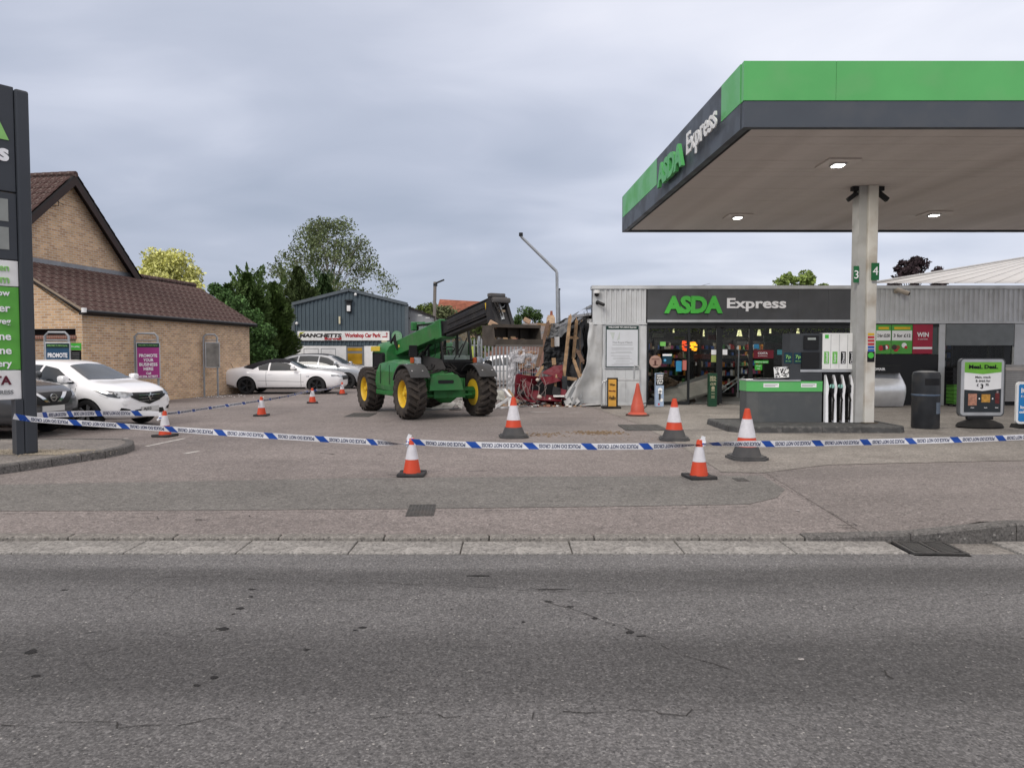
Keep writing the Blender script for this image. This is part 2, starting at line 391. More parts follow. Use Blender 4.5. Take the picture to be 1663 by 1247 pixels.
SOFFIT = mat('soffit_white', (.64, .59, .56), .65, var=.10, vs=1.2, dirt=.35, dirtcol=(.46, .42, .39), ds=1.6)
CLAD = mat('light_cladding', (.56, .575, .59), .45, .0, var=.08, vs=1.5, dirt=.3, dirtcol=(.28, .28, .27), ds=2.5)
CLADT = mat('torn_cladding', (.46, .465, .47), .5, .0, var=.15, vs=2, dirt=.6, dirtcol=(.3, .29, .27), ds=3)
DARKPANEL = mat('shop_fascia', (.075, .078, .086), .5, var=.15, vs=1.5, dirt=.4, dirtcol=(.085, .082, .078), ds=1.4)
ANTH = mat('anthracite_frame', (.014, .016, .018), .5)
ALU = mat('aluminium', (.5, .51, .52), .38, .6)
STEEL = mat('galvanised_steel', (.36, .38, .40), .5, .6, var=.15)
GLASS = glass_mat('shop_glass', (.86, .88, .88), .0)
CABGLASS = glass_mat('cab_glass', (.86, .92, .90), .06)
BLACKP = mat('black_plastic', (.009, .009, .010), .45)
BLACKR = mat('black_rubber', (.014, .013, .013), .85, var=.2, dirt=.4, dirtcol=(.07, .06, .05))
WHITE = mat('white_print', (.86, .86, .86), .5, var=.03)
WHITEP = mat('white_paint', (.82, .82, .81), .5, var=.05, dirt=.3, dirtcol=(.5, .49, .46))
GREENT = mat('sign_green', (.07, .50, .06), .4, var=.03)
PALET = mat('letter_white', (.90, .90, .92), .45, var=.04)
DKGREEN = mat('dark_green', (.015, .13, .045), .5)
LAMP = mat('lamp_lens', (1, .98, .92), .3, var=0, emit=9)
BLACKT = mat('black_print', (.007, .007, .009), .7, var=0)
GREYT = mat('grey_print', (.28, .29, .30), .6, var=0)
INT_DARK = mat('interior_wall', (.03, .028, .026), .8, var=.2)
BARK = mat('bark', (.13, .11, .09), .9, var=.3, vs=8, bump=.4)
BIRCHB = mat('birch_bark', (.36, .34, .31), .8, var=.35, vs=6)
TIMBER = mat('raw_timber', (.36, .235, .135), .75, var=.35, vs=6, dirt=.75, dirtcol=(.12, .075, .05), ds=4)
CORR = mat('workshop_cladding', (.085, .115, .135), .5, .1, var=.08, vs=1.5)
ORTILE = mat('orange_tile', (.36, .14, .09), .85, var=.25, vs=2.5, bump=.3)
YELLOW = mat('yellow_paint', (.75, .48, .02), .4, var=.08, dirt=.3, dirtcol=(.3, .2, .05))

# ================================================================== ground
def sheet(name, pts, z, m, parent=None, lab=None):
    mb = MB(); n = 1
    mb.face([(p[0], p[1], z) for p in pts])
    o = mb.build(name, m, parent, world=False); o['kind'] = 'structure'
    return o
sheet('ground', [(-700, -80), (700, -80), (700, 900), (-700, 900)], -.30, EARTH)
sheet('road', [(-60, -14), (60, -14), (60, 5.64), (-60, 5.64)], 0.0, ASPH)
sheet('forecourt', [(-60, 6.1), (60, 6.1), (60, 75), (-60, 75)], .03, FORE)
def gp(*px): return [gnd(x, y)[:2] for x, y in px]
sheet('trench_patch', [(-40, 7.15)] + gp((0, 830), (330, 829), (700, 826), (1040, 822), (1215, 819), (1262, 808), (1275, 795), (1238, 773), (900, 774), (560, 777), (250, 783), (0, 787)) + [(-40, 8.7)], .034, PATCH)
cp = gp((963, 661), (1040, 690), (1110, 727), (1172, 767), (1240, 768), (1345, 755), (1663, 748))
sheet('concrete_apron', cp + [(26, cp[-1][1]), (26, 21.95), (2.47, 21.95)], .036, CONC)
# expansion joints in the concrete
jb = MB()
for (a, b) in (((1000, 672), (1663, 668)), ((1110, 724), (1663, 716)), ((1060, 700), (1663, 694))):
    p, q = gnd(*a), gnd(*b); p.z = q.z = .0385; d = Vector((0, .012, 0)); jb.face([p - d, q - d, q + d, p + d])
o = jb.build('expansion_joint', BLACKT); o['kind'] = 'structure'
# dropped kerb: flush edging and pale channel blocks laid one by one
kr = MB(); kr.box((-60, 5.60, -.28), (60, 6.12, -.012)); kerb = kr.build('kerb', KERB); kerb['kind'] = 'structure'
cb = MB(); cb.rbox((-.445, -.185, -.02), (.445, .185, .014), .008); cbd = cb.data('channel_block', CHAN)
eb = MB(); eb.rbox((-.446, -.065, -.02), (.446, .065, .045), .014); ebd = eb.data('edging_kerb', KERB)
x0 = gnd(485, 890, 0).x
GUL0, GUL1 = gnd(1434, 880, 0).x, gnd(1545, 880, 0).x
def upk(x):                                   # height of the kerb face: flush on the left, full past the gully
    a, b = gnd(1418, 880, 0).x, gnd(1590, 868, 0).x
    t = max(0, min(1, (x - a) / (b - a))); return .115 * (t * t * (3 - 2 * t))
for i in range(-12, 16):
    x = x0 + i * .9
    if not (x + .2 > GUL0 and x - .3 < GUL1 - .1) or True:
        if x + .445 < GUL0 + .05 or x - .445 > GUL1 - .12:
            o = bpy.data.objects.new('channel_block', cbd); COL.objects.link(o); o.parent = kerb
            o.location = (x, 5.815, rnd.uniform(-.003, .004)); o.rotation_euler = (rnd.uniform(-.006, .006), rnd.uniform(-.004, .004), rnd.uniform(-.004, .004))
    xe = x0 + .22 + i * .9
    a0, a1 = upk(xe - .45), upk(xe + .45)
    if a1 < .002:
        o = bpy.data.objects.new('edging_kerb', ebd); COL.objects.link(o); o.parent = kerb
        o.location = (xe, 6.068, rnd.uniform(-.003, .004)); o.rotation_euler = (0, 0, rnd.uniform(-.006, .006))
    else:
        b = MB(); L_, R_ = xe - .446, xe + .446
        b.mesh([(L_, 6.0, -.02), (R_, 6.0, -.02), (R_, 6.135, -.02), (L_, 6.135, -.02), (L_, 6.0, .03 + a0), (R_, 6.0, .03 + a1), (R_, 6.015, .045 + a1), (L_, 6.015, .045 + a0), (L_, 6.135, .045 + a0), (R_, 6.135, .045 + a1)],
               [(0, 1, 5, 4), (4, 5, 6, 7), (7, 6, 9, 8), (1, 2, 9, 6, 5), (3, 0, 4, 7, 8), (2, 3, 8, 9)])
        b.build('edging_kerb', BEDK, kerb, world=False)
# raised pavement beyond the gully, rising from the joint line
j0, j1 = gnd(1245, 769), gnd(1412, 872)
def pavefn(u, v):
    x_edge = j0.x + (j1.x - j0.x) * v; y = j0.y + (6.13 - j0.y) * v
    far_y = gnd(1345, 755).y if u > .04 else y
    x = x_edge + (24 - x_edge) * (u ** 1.7)
    yy = y + (max(0, 1 - v) * (gnd(1663, 749).y - j0.y)) * min(1, u * 2.4)
    h = upk(x + .35 * (1 - v)) * (v ** .8) * min(1, max(0, (x - x_edge) / 1.0))
    return Vector((x, yy, .0348 + h + .004 * math.sin(math.pi * v) * min(1, u * 6)))
pv = MB(); pv.grid(pavefn, 60, 20); o = pv.build('pavement', PAVE, smooth=True); o['kind'] = 'structure'
# faded bay markings
BAY = mat('worn_marking', (.50, .48, .45), .8, var=.3, vs=20)
mk = MB()
for a, b in (((176, 719), (206, 712)), ((238, 725), (300, 712)), ((95, 706), (112, 704)), ((300, 737), (322, 733))):
    p, q = gnd(*a), gnd(*b); p.z = q.z = .035; d = (q - p).cross(UZ).normalized() * .04; mk.face([p - d, q - d, q + d, p + d])
o = mk.build('bay_marking', BAY); o['kind'] = 'structure'
def cover(px0, py0, px1, py1, label, m=IRON, name='manhole_cover', ribs=6, z=.03):
    a = gnd((px0 + px1) / 2, py1, z); b = gnd((px0 + px1) / 2, py0, z); wd = (gnd(px1, (py0 + py1) / 2, z).x - gnd(px0, (py0 + py1) / 2, z).x)
    t = thing(name, label, 'manhole cover', ((gnd(px0, (py0 + py1) / 2, z).x + wd / 2), (a.y + b.y) / 2, z + .004)); h = (b.y - a.y) / 2
    f = MB(); f.rbox((-wd / 2, -h, -.02), (wd / 2, h, .006), .004); f.build('frame', m, t, world=False)
    g = MB()
    for i in range(ribs):
        for j in range(ribs):
            cx, cy = -wd / 2 + wd * (i + .5) / ribs, -h + 2 * h * (j + .5) / ribs; s = wd / ribs * .3
            g.box((cx - s, cy - s * .5, .006), (cx + s, cy + s * .5, .010))
    g.build('tread_pattern', m, t, world=False, kind='stuff')
    return t
cover(662, 820, 706, 838, 'cast iron manhole cover in the tarmac near the kerb', IRON, ribs=8).rotation_euler.z = .06
cover(1010, 690, 1078, 699, 'dark rectangular inspection cover in the concrete before the shop', ribs=4, z=.037)
cover(1193, 777, 1213, 782, 'small square stopcock cover in tarmac beside the pavement joint', ribs=2)
cover(566, 671, 606, 677, 'dull flat drain cover in the tarmac behind the left rear wheel', ribs=4)
# the gully beside the kerb
g0 = gnd(1445, 903, 0); g1 = gnd(1545, 880, 0)
t = thing('gully_grate', 'cast iron gully grate sunk in the road by the raised kerb', 'drain grate', ((GUL0 + GUL1) / 2 - .02, 5.80, .004), -.05); t.scale = (.62, .72, 1)
b = MB(); b.box((-.36, -.30, -.03), (.36, .28, -.004)); b.build('pit', BLACKT, t, world=False)
b = MB()
for s in (-1, 1): b.box((s * .33 - .02, -.26, -.02), (s * .33 + .02, .25, .012)); b.box((-.31, s * .235 - .015 - .005, -.02), (.31, s * .235 + .015 - .005, .012))
b.box((-.018, -.22, -.02), (.018, .21, .013)); b.build('frame', IRON, t, world=False)
bd = MB(); bd.box((-.13, -.012, -.02), (.13, .012, .011)); bdd = bd.data('grate_bar', IRON)
for s in (-1, 1):
    for k in range(9):
        o = bpy.data.objects.new('grate_bar', bdd); COL.objects.link(o); o.parent = t; o.location = (s * .165, -.19 + k * .046, 0); o.rotation_euler.z = .35 * s
# tar blobs and scuffs on the road
tb = MB(); TAR = mat('tar', (.013, .012, .012), .8, var=.2, vs=30)
r2 = random.Random(3)
def blot(px, py, w_, h_, z=.0035):
    c = gnd(px, py, 0); n = 11
    tb.face([(c.x + math.cos(2 * math.pi * k / n) * w_ * r2.uniform(.55, 1.1), c.y + math.sin(2 * math.pi * k / n) * h_ * r2.uniform(.5, 1.1), z) for k in range(n)])
for a in ((363, 1021, .045, .028), (50, 1059, .035, .04), (59, 1098, .025, .015), (410, 957, .03, .015), (408, 969, .02, .012), (390, 988, .03, .025), (379, 997, .014, .01), (498, 1055, .022, .013),
          (348, 1100, .022, .02), (320, 1113, .022, .012), (590, 1019, .03, .014), (577, 1023, .02, .008), (778, 935, .12, .018), (900, 957, .13, .009), (891, 977, .028, .014), (966, 1004, .024, .018),
          (1022, 1027, .03, .022), (850, 1010, .014, .012), (997, 1015, .014, .01), (105, 958, .03, .012), (733, 990, .009, .008), (1040, 1033, .035, .009), (925, 985, .03, .01)): blot(*a)
o = tb.build('tar_spot', TAR); o['kind'] = 'stuff'
# cracks and joints wandering over road and forecourt
ck = MB()
def crack(pts, w_, z, step=.06, jit=.012, seed=0):
    q = random.Random(seed); P_ = [gnd(x, y, z) for x, y in pts]; line = []
    for a, c in zip(P_, P_[1:]):
        n = max(2, int((c - a).length / step))
        for k in range(n): p = a.lerp(c, k / n); line.append(p + Vector((q.gauss(0, jit), q.gauss(0, jit), 0)))
    line.append(P_[-1])
    for a, c in zip(line, line[1:]):
        if q.random() < .22: continue
        s = Vector((c.y - a.y, a.x - c.x, 0)).normalized() * w_ * q.uniform(.15, .85); ck.face([a - s, c - s * .8, c + s * .8, a + s])
crack([(0, 974), (90, 973), (200, 972), (232, 955), (266, 936), (330, 935), (430, 940), (560, 944), (700, 948), (880, 957), (1000, 962)], .0035, .0042, seed=1)
crack([(400, 977), (520, 974), (720, 972), (880, 974)], .0025, .0042, seed=2)
crack([(880, 974), (932, 990), (1000, 1012), (1060, 1036), (1100, 1058), (1180, 1085), (1240, 1105)], .004, .0042, seed=3)
crack([(1390, 1066), (1420, 1078), (1438, 1094), (1470, 1108)], .006, .0042, seed=4)
crack([(842, 956), (905, 957)], .006, .0044, seed=5); crack([(1000, 960), (1200, 958), (1420, 975), (1663, 962)], .0022, .0042, seed=6)
crack([(0, 1178), (110, 1172), (260, 1176), (420, 1168), (700, 1160), (900, 1158), (1150, 1154)], .004, .0042, jit=.02, seed=7)
crack([(1290, 800), (1340, 828), (1385, 850), (1415, 868)], .007, .045, seed=8); crack([(1245, 771), (1290, 800)], .005, .042, seed=9)
crack([(0, 833), (330, 832), (700, 829), (1040, 825), (1215, 822)], .006, .0375, seed=10); crack([(0, 785), (250, 781), (560, 775), (900, 772), (1238, 771)], .004, .0375, seed=11)
crack([(1363, 852), (1385, 853), (1410, 858)], .02, .055, seed=12); crack([(410, 760), (440, 757)], .012, .0345, seed=13); crack([(150, 846), (230, 840), (330, 843), (420, 838)], .006, .0345, jit=.04, seed=14)
crack([(520, 735), (545, 737)], .02, .0345, seed=15); crack([(960, 862), (1010, 850), (1080, 856)], .003, .0345, seed=16); crack([(700, 655), (680, 668), (640, 690), (600, 700)], .006, .0345, seed=17)
o = ck.build('surface_crack', mat('crack', (.03, .028, .026), .95, var=.2)); o['kind'] = 'stuff'
# dried mud and crumbs dropped on the tarmac
MUD = mat('dried_mud', (.17, .12, .075), .95, var=.3, vs=20, island=.3)
def crumbs(name, centre, n, sx, sy, s0, s1, m, seed, kind='stuff'):
    q = random.Random(seed); b = MB()
    for _ in range(n):
        x, y = centre.x + q.gauss(0, sx), centre.y + q.gauss(0, sy); s = q.uniform(s0, s1); k = q.uniform(.3, .7)
        vs = [(x + s * q.uniform(.6, 1.1) * c, y + s * q.uniform(.6, 1.1) * d, centre.z) for c, d in ((1, 0), (0, 1), (-1, 0), (0, -1))] + [(x, y, centre.z + s * k)]
        b.mesh(vs, [(0, 1, 4), (1, 2, 4), (2, 3, 4), (3, 0, 4)])
    o = b.build(name, m); o['kind'] = kind; return o
crumbs('mud_clod', gnd(882, 706), 150, .22, .18, .008, .035, MUD, 1)
crumbs('mud_clod', gnd(972, 703), 260, .28, .16, .010, .045, MUD, 2)
crumbs('mud_clod', gnd(1010, 712), 90, .5, .22, .006, .02, MUD, 3)
crumbs('litter_leaf', gnd(210, 722), 60, 1.2, .35, .006, .02, GRAVEL, 4)
crumbs('wall_foot_litter', gnd(345, 644), 60, .8, .5, .02, .05, WHITEP, 5)
DUST = mat('white_dust', (.36, .34, .33), .95, var=.2, vs=15)
tb = MB()
for a in ((1064 - 186, 671, .35, .12, .035), (935, 672, .3, .1, .035), (1100, 500, 0, 0, .03)):
    if a[2]: blot(*a)
for a in ((1302, 1071, .02, .014), (1296, 835, .03, .02), (913, 1198 - 60, .008, .006), (1435, 893, .02, .01), (590, 958, .005, .006)): blot(*a, z=.043 if a[1] < 840 else .004)
o = tb.build('dust_mark', DUST); o['kind'] = 'stuff'

# ================================================================== planted bed with the sign
bed = thing('kerbed_island', 'raised kerbed concrete island at the foot of the sign', 'traffic island', gnd(60, 745)); bed['kind'] = 'structure'
foot = [gnd(x, y) for x, y in ((-420, 810), (-200, 792), (-60, 779), (33, 766), (85, 758), (133, 750), (172, 744), (205, 737), (218, 731), (219, 726), (208, 723), (120, 722), (-60, 724), (-420, 728))]
b = MB(); inner = [Vector((p.x, p.y, .14)) for p in foot]
cen = sum(foot, Vector()) / len(foot)
n = len(foot); b.face([p + (cen - p).normalized() * .05 + Vector((0, 0, .112)) for p in foot])
b.build('slab_top', CONC, bed)
for i in range(n - 1):
    p, q = foot[i], foot[i + 1]; d = (q - p); L_ = d.length; k = max(1, round(L_ / .9))
    for j in range(k):
        a_, b_ = p + d * (j / k), p + d * ((j + 1) / k); gap = d.normalized() * .006
        a_, b_ = a_ + gap, b_ - gap; nn = d.cross(UZ).normalized(); nn = nn if nn.dot(cen - p) > 0 else -nn
        kb = MB(); kb.mesh([a_, b_, b_ + nn * .13, a_ + nn * .13] + [v + UZ * h for v, h in ((a_ + nn * .012, .10), (b_ + nn * .012, .10), (b_ + nn * .03, .118), (a_ + nn * .03, .118), (b_ + nn * .13, .12), (a_ + nn * .13, .12))],
                   [(0, 1, 5, 4), (4, 5, 6, 7), (7, 6, 8, 9), (0, 4, 7, 9, 3), (1, 2, 8, 6, 5), (2, 3, 9, 8)])
        kb.build('kerb_stone', BEDK, bed)
gc = gnd(45, 737, .14)
b = MB(); b.face([(gc.x - 1.0, gc.y - .12, .146), (gc.x + .55, gc.y - .12, .146), (gc.x + .75, gc.y + .45, .146), (gc.x - 1.0, gc.y + .45, .146)]); b.build('gravel_patch', GRAVEL, bed)
gg = crumbs('gravel_stone', Vector((gc.x - .15, gc.y + .12, .146)), 900, .42, .17, .008, .022, GRAVEL, 8)

# ================================================================== totem sign at the left edge
TB = gnd(40, 737, .14); tdir = Vector((.64, .77, 0)).normalized()
tot = thing('totem_sign', 'tall grey and green price totem at the left edge', 'sign', TB)
trt = tdir; tn = Vector((trt.y, -trt.x, 0))         # face normal, towards the road and right
def tp(s, z, o=0): return Vector((TB.x, TB.y, 0)) + trt * s + tn * o + UZ * z
def tbox(mb, s0, s1, z0, z1, o0, o1, r=0):
    M = Matrix(((trt.x, -tn.x, 0, TB.x), (trt.y, -tn.y, 0, TB.y), (0, 0, 1, 0), (0, 0, 0, 1)))
    (mb.rbox((s0, -o1, z0), (s1, -o0, z1), r, M) if r else mb.box((s0, -o1, z0), (s1, -o0, z1), M))
TG = mat('totem_grey', (.042, .048, .058), .4, var=.06, vs=2)
HT = 5.43
b = MB(); tbox(b, -.02, .155, .14, HT - .02, -.17, .09, .03); b.build('post', TG, tot)
for a_, c_ in ((-.118, -.0215), (-1.75, -1.55)): b = MB(); tbox(b, a_, c_, .14, .945, -.12, .086, .004); b.build('plinth_leg', TG, tot)
b = MB(); tbox(b, -1.75, -.024, 3.93, HT, -.13, .05, .012); b.build('head_panel', TG, tot)
b = MB(); tbox(b, -1.75, -.024, 2.96, 3.915, -.13, .045, .01); b.build('price_panel', TG, tot)
SCREEN = mat('price_display', (.27, .285, .27), .35)
for z in (3.50, 3.10): b = MB(); tbox(b, -1.6, -.13, z, z + .32, .046, .055, .004); b.build('price_display', SCREEN, tot)
b = MB(); tbox(b, -1.75, -.024, 2.58, 2.95, -.13, .04, .01); b.build('opening_hours_panel', WHITEP, tot)
TGR = mat('totem_green', (.11, .40, .055), .4)
b = MB(); tbox(b, -1.75, -.024, 1.38, 2.57, -.13, .04, .01); b.build('services_panel', TGR, tot)
b = MB(); tbox(b, -1.75, -.024, .95, 1.37, -.13, .04, .01); b.build('coffee_panel', WHITEP, tot)
TXG = mat('totem_letter_green', (.26, .55, .16), .45)
def ttext(name, txt, s, z, h, m, o=.05, weight=.02, wd=None):
    b = MB(); put_text(b, txt, tp(s, z, o), h=h, wd=wd, right=trt, up=UZ, weight=weight, align='r', depth=.012); b.build(name, m, tot, fix=False)
ttext('brand_lettering', 'ASDA', -.10, 4.86, .42, TXG, weight=.06, wd=1.35)
ttext('brand_lettering', 'Express', -.105, 4.44, .33, PALET, weight=.035)
ttext('hours_lettering', 'Open', -.14, 2.83, .13, TXG, .041)
ttext('hours_lettering', 'from', -.14, 2.68, .12, TXG, .041)
for i, s in enumerate(('Shop now', 'Air & Water', 'Free veg', 'Airline', 'Cash machine', 'Lottery')):
    ttext('services_lettering', s, -.14, 2.47 - i * .202, .115 if s != 'Lottery' else .125, PALET, .041)
MAROON = mat('maroon_print', (.10, .006, .02), .5)
ttext('coffee_lettering', 'COSTA', -.15, 1.23, .13, MAROON, .041, .03)
ttext('coffee_lettering', 'EXPRESS', -.13, 1.06, .06, GREYT, .041, .01)

# ================================================================== canopy
CX0, CX1, CYF, CYB, CZ0, CZ1 = 3.56, 17.0, 11.1, 20.45, 5.1, 6.1
can = thing('canopy', 'green and grey filling station canopy over the pumps', 'canopy', (7.9, 15.1, .036))
SPL = 5.50
# fascia: front in two panels each band, left side likewise
b = MB(); b.box((CX0 + .01, CYF + .0, CZ0), (8.66, CYF + .12, SPL - .003)); b.box((8.664, CYF + .002, CZ0), (CX1, CYF + .12, SPL - .003)); b.build('front_fascia_lower', GREYPANEL, can)
for xa, xb in ((CX0, 4.98), (4.984, 8.66), (8.667, CX1)):
    b = MB(); b.rbox((xa, CYF - .012, SPL), (xb, CYF + .12, CZ1), .004); b.build('front_fascia_upper', GREEN, can)
XB = 3.16        # the far end of the side fascia sits a little further left
def sidebox(mb, y0, y1, z0, z1, t0=0.0, t1=.12, sl0=0.0):
    def X(y): return CX0 + (XB - CX0) * (y - CYF) / (CYB - CYF)
    vs = [(X(y) + t, y + (sl0 * (z - z0) if y == y0 else 0), z) for z in (z0, z1) for y in (y0, y1) for t in (t0, t1)]
    mb.mesh(vs, [(0, 1, 3, 2), (4, 6, 7, 5), (0, 4, 5, 1), (2, 3, 7, 6), (0, 2, 6, 4), (1, 5, 7, 3)])
b = MB(); sidebox(b, CYF + .125, CYB, CZ0, SPL - .003); b.build('side_fascia_lower', GREYPANEL, can)
b = MB(); sidebox(b, CYF + .125, 12.1, SPL, CZ1, -.006); b.build('side_fascia_upper', GREEN, can)
b = MB(); sidebox(b, 12.1, 16.5, SPL, CZ1, -.002); b.build('side_fascia_upper', GREYPANEL, can)
b = MB(); sidebox(b, 16.5, CYB, SPL, CZ1, -.006); b.build('side_fascia_upper', GREEN, can)
b = MB(); b.box((XB, CYB, CZ0), (CX1, CYB + .1, CZ1)); b.build('rear_fascia', GREYPANEL, can)
b = MB(); b.box((CX0 + .12, CYF + .12, CZ1 - .08), (CX1, CYB, CZ1 - .03)); b.build('roof_deck', GREYPANEL, can)
b = MB(); b.box((CX0 + .3, CYF + .16, CZ0 + .10), (CX1, CYB - .02, CZ0 + .14)); b.build('ceiling_backing', BLACKT, can)
pl = MB(); PW = .2; pl.box((0, 0, 0), (CX1 - CX0 - .05, PW - .003, .02)); pld = pl.data('soffit_plank', SOFFIT)
k = 0; y = CYF + .17
while y + PW < CYB:
    o = bpy.data.objects.new('soffit_plank', pld); COL.objects.link(o); o.parent = can
    o.location = Vector((CX0 + .19 + (XB - CX0) * (y - CYF) / (CYB - CYF), y, CZ0 + .02 + rnd.uniform(0, .006))) - root_loc(can); y += PW; k += 1
b = MB(); sidebox(b, CYF + .125, CYB, CZ0 + .008, CZ0 + .05, .122, .185); b.build('edge_trim', BLACKT, can)
# brand letters down the side
rt = Vector((XB - CX0, CYB - CYF, 0)).normalized() * -1
def sidept(y, z): return Vector((CX0 + (XB - CX0) * (y - CYF) / (CYB - CYF), y, z)) + Vector((-1, 0, 0)) * .05
GREENL = mat('letter_green', (.09, .42, .12), .4)
letters(can, 'ASDA', sidept(16.0, 5.29), .50, 1.95, GREENL, right=rt, weight=.045, depth=.07, overlap=.95)
letters(can, 'Express', sidept(13.8, 5.29), .53, 1.75, WHITEP, right=rt, weight=.012, depth=.025, lift=.03)
for (px, py) in ((1361, 265), (1198, 351), (1517, 347)):
    d = ray(px, py); p = Vector((0, 0, EYE)) + d * ((CZ0 + .015 - EYE) / d.z)
    l = thing('canopy_light', {1361: 'lit square floodlight in the canopy ceiling nearest the road', 1198: 'lit floodlight in the canopy ceiling farthest left', 1517: 'lit floodlight in the canopy ceiling right of the column'}[px], 'ceiling light', (p.x, p.y, CZ0 - .0), 0, 'lights in the canopy ceiling')
    b = MB(); b.rbox((-.30, -.30, -.004), (.30, .30, .018), .004); b.build('hatch', SOFFIT, l, world=False)
    b = MB(); b.rbox((-.12, -.12, -.035), (.12, .12, -.005), .01); b.build('housing', ALU, l, world=False)
    b = MB(); b.rbox((-.09, -.09, -.05), (.09, .09, -.036), .006); b.build('lens', LAMP, l, world=False)
    ld = bpy.data.lights.new('canopy_lamp', 'AREA'); ld.energy = 75; ld.size = .25; ld.color = (1, .95, .85)
    lo = bpy.data.objects.new('canopy_lamp', ld); COL.objects.link(lo); lo.location = (p.x, p.y, CZ0 - .06)
for (px, py) in ((1314, 313), (1290, 311)):
    pass
# column
cy = 14.93; cxl = at(1406, 600, cy).x; cxr = at(1421.5, 600, cy).x
COLM = mat('column_paint', (.62, .60, .55), .45, var=.08, vs=2, dirt=.55, dirtcol=(.30, .22, .14), ds=2.2)
COLG = mat('column_grey', (.40, .40, .39), .5, var=.08, vs=2, dirt=.3, dirtcol=(.2, .18, .16))
b = MB(); b.rbox((cxl, cy, .16), (cxr, cy + .40, CZ0 + .02), .012); b.build('column', COLM, can)
b = MB(); b.box((cxl - .17, cy + .07, .16), (cxl - .003, cy + .37, CZ0 + .02)); b.build('column_left_face', COLG, can)  # column's left face as a separate box in darker grey
b = MB(); b.box((cxl - .05, cy - .06, .155), (cxr + .05, cy + .5, .172)); b.build('base_plate', mat('stained_steel', (.10, .08, .06), .8), can)
for (px, s) in ((1388, -1), (1429, 1)):
    p = at(px, 318, cy + .15); c = thing('canopy_camera', 'black spotlight camera hanging left of the canopy column' if s < 0 else 'black spotlight camera hanging right of the canopy column', 'camera', (p.x, p.y, CZ0 + .0), 0, 'cameras under the canopy')
    b = MB(); b.box((-.07, -.05, -.07), (.07, .05, .015)); b.tube([(s * .0, 0, -.06), (s * .02, 0, -.16)], .02); b.build('bracket', BLACKP, c, world=False)
    b = MB(); M = Matrix.Translation((s * .06, -.02, -.19)) @ Matrix.Rotation(s * R(38), 4, 'Y'); b.rbox((-.12, -.05, -.045), (.12, .05, .045), .012, M); b.build('housing', BLACKP, c, world=False)
# pump number flags
for nm, x0, x1, yy, txt in (('3', 1386.5, 1395, 14.99, '3'), ('4', 1415.5, 1428, 14.9, '4')):
    pt = at((x0 + x1) / 2, 455 if txt == '4' else 458, yy)
    s = thing('pump_number_sign', 'green pump number flag on the %s side of the canopy column' % ('left' if txt == '3' else 'right'), 'sign', pt)
    b = MB(); pbox(b, x0, 427 if txt == '4' else 432, x1, 455 if txt == '4' else 459, yy - .03, .02); b.build('panel', DKGREEN, s)
    b = MB(); c = at((x0 + x1) / 2, 440 if txt == '4' else 446, yy - .03); put_text(b, txt, c, h=.17, weight=.0, depth=.003); b.build('number', PALET, s, fix=False)
# stickers on the column
st = MB()
for i, (py0, c) in enumerate(((541, 0), (546, 1), (551.5, 1), (557, 1), (562, 2), (567, 2))):
    pbox(st, 1409.5, py0, 1420, py0 + 3.6, cy - .004, .003, mi=c)
st.build('sticker', [YELLOW, mat('red_print', (.5, .03, .04), .5), mat('blue_print', (.02, .10, .42), .5)], can)
b = MB(); pbox(b, 1408.5, 571, 1420.5, 588, cy - .004, .003); b.build('sticker', BLACKT, can)
b = MB(); c = at(1414.3, 577, cy - .006); b.lathe([(0, 0), (.062, 0), (.062, .003), (0, .003)], 20, Matrix.Translation(c) @ Matrix.Rotation(R(90), 4, 'X')); b.build('sticker', GREENT, can)

# ================================================================== pump island
ix0, ix1, iy0, iy1 = 4.42, 7.93, 14.15, 15.95
isl = thing('pump_island', 'low dark kerbed pump island under the canopy', 'kerbed island', ((ix0 + ix1) / 2, 15, .036)); isl['kind'] = 'structure'
DKC = mat('island_concrete', (.065, .065, .065), .8, var=.25, vs=5, bump=.4, dirt=.5, dirtcol=(.2, .19, .18), ds=12)
pts = [(ix0, iy0 + .25), (ix0 + .2, iy0), (ix1 - .15, iy0), (ix1, iy0 + .2), (ix1, iy1), (ix0, iy1)]
b = MB(); b.prism([(p[0], p[1]) for p in pts], .036, .15, 'z'); b.build('core', DKC, isl)
for i in range(len(pts)):
    p, q = Vector((*pts[i], .036)), Vector((*pts[(i + 1) % 6], .036)); d = q - p; k = max(1, round(d.length / .9)); nn = Vector((d.y, -d.x, 0)).normalized()
    for j in range(k):
        a_, b_ = p + d * (j / k) + d.normalized() * .004, p + d * ((j + 1) / k) - d.normalized() * .004
        kb = MB(); kb.mesh([a_ + nn * .03, b_ + nn * .03, b_ - nn * .1, a_ - nn * .1] + [v + UZ * h for v, h in ((a_ + nn * .015, .105), (b_ + nn * .015, .105), (b_ - nn * .01, .127), (a_ - nn * .01, .127), (b_ - nn * .1, .128), (a_ - nn * .1, .128))],
                            [(0, 1, 5, 4), (4, 5, 6, 7), (7, 6, 8, 9), (0, 4, 7, 9, 3), (1, 2, 8, 6, 5), (2, 3, 9, 8)]); kb.build('kerb_stone', DKC, isl)

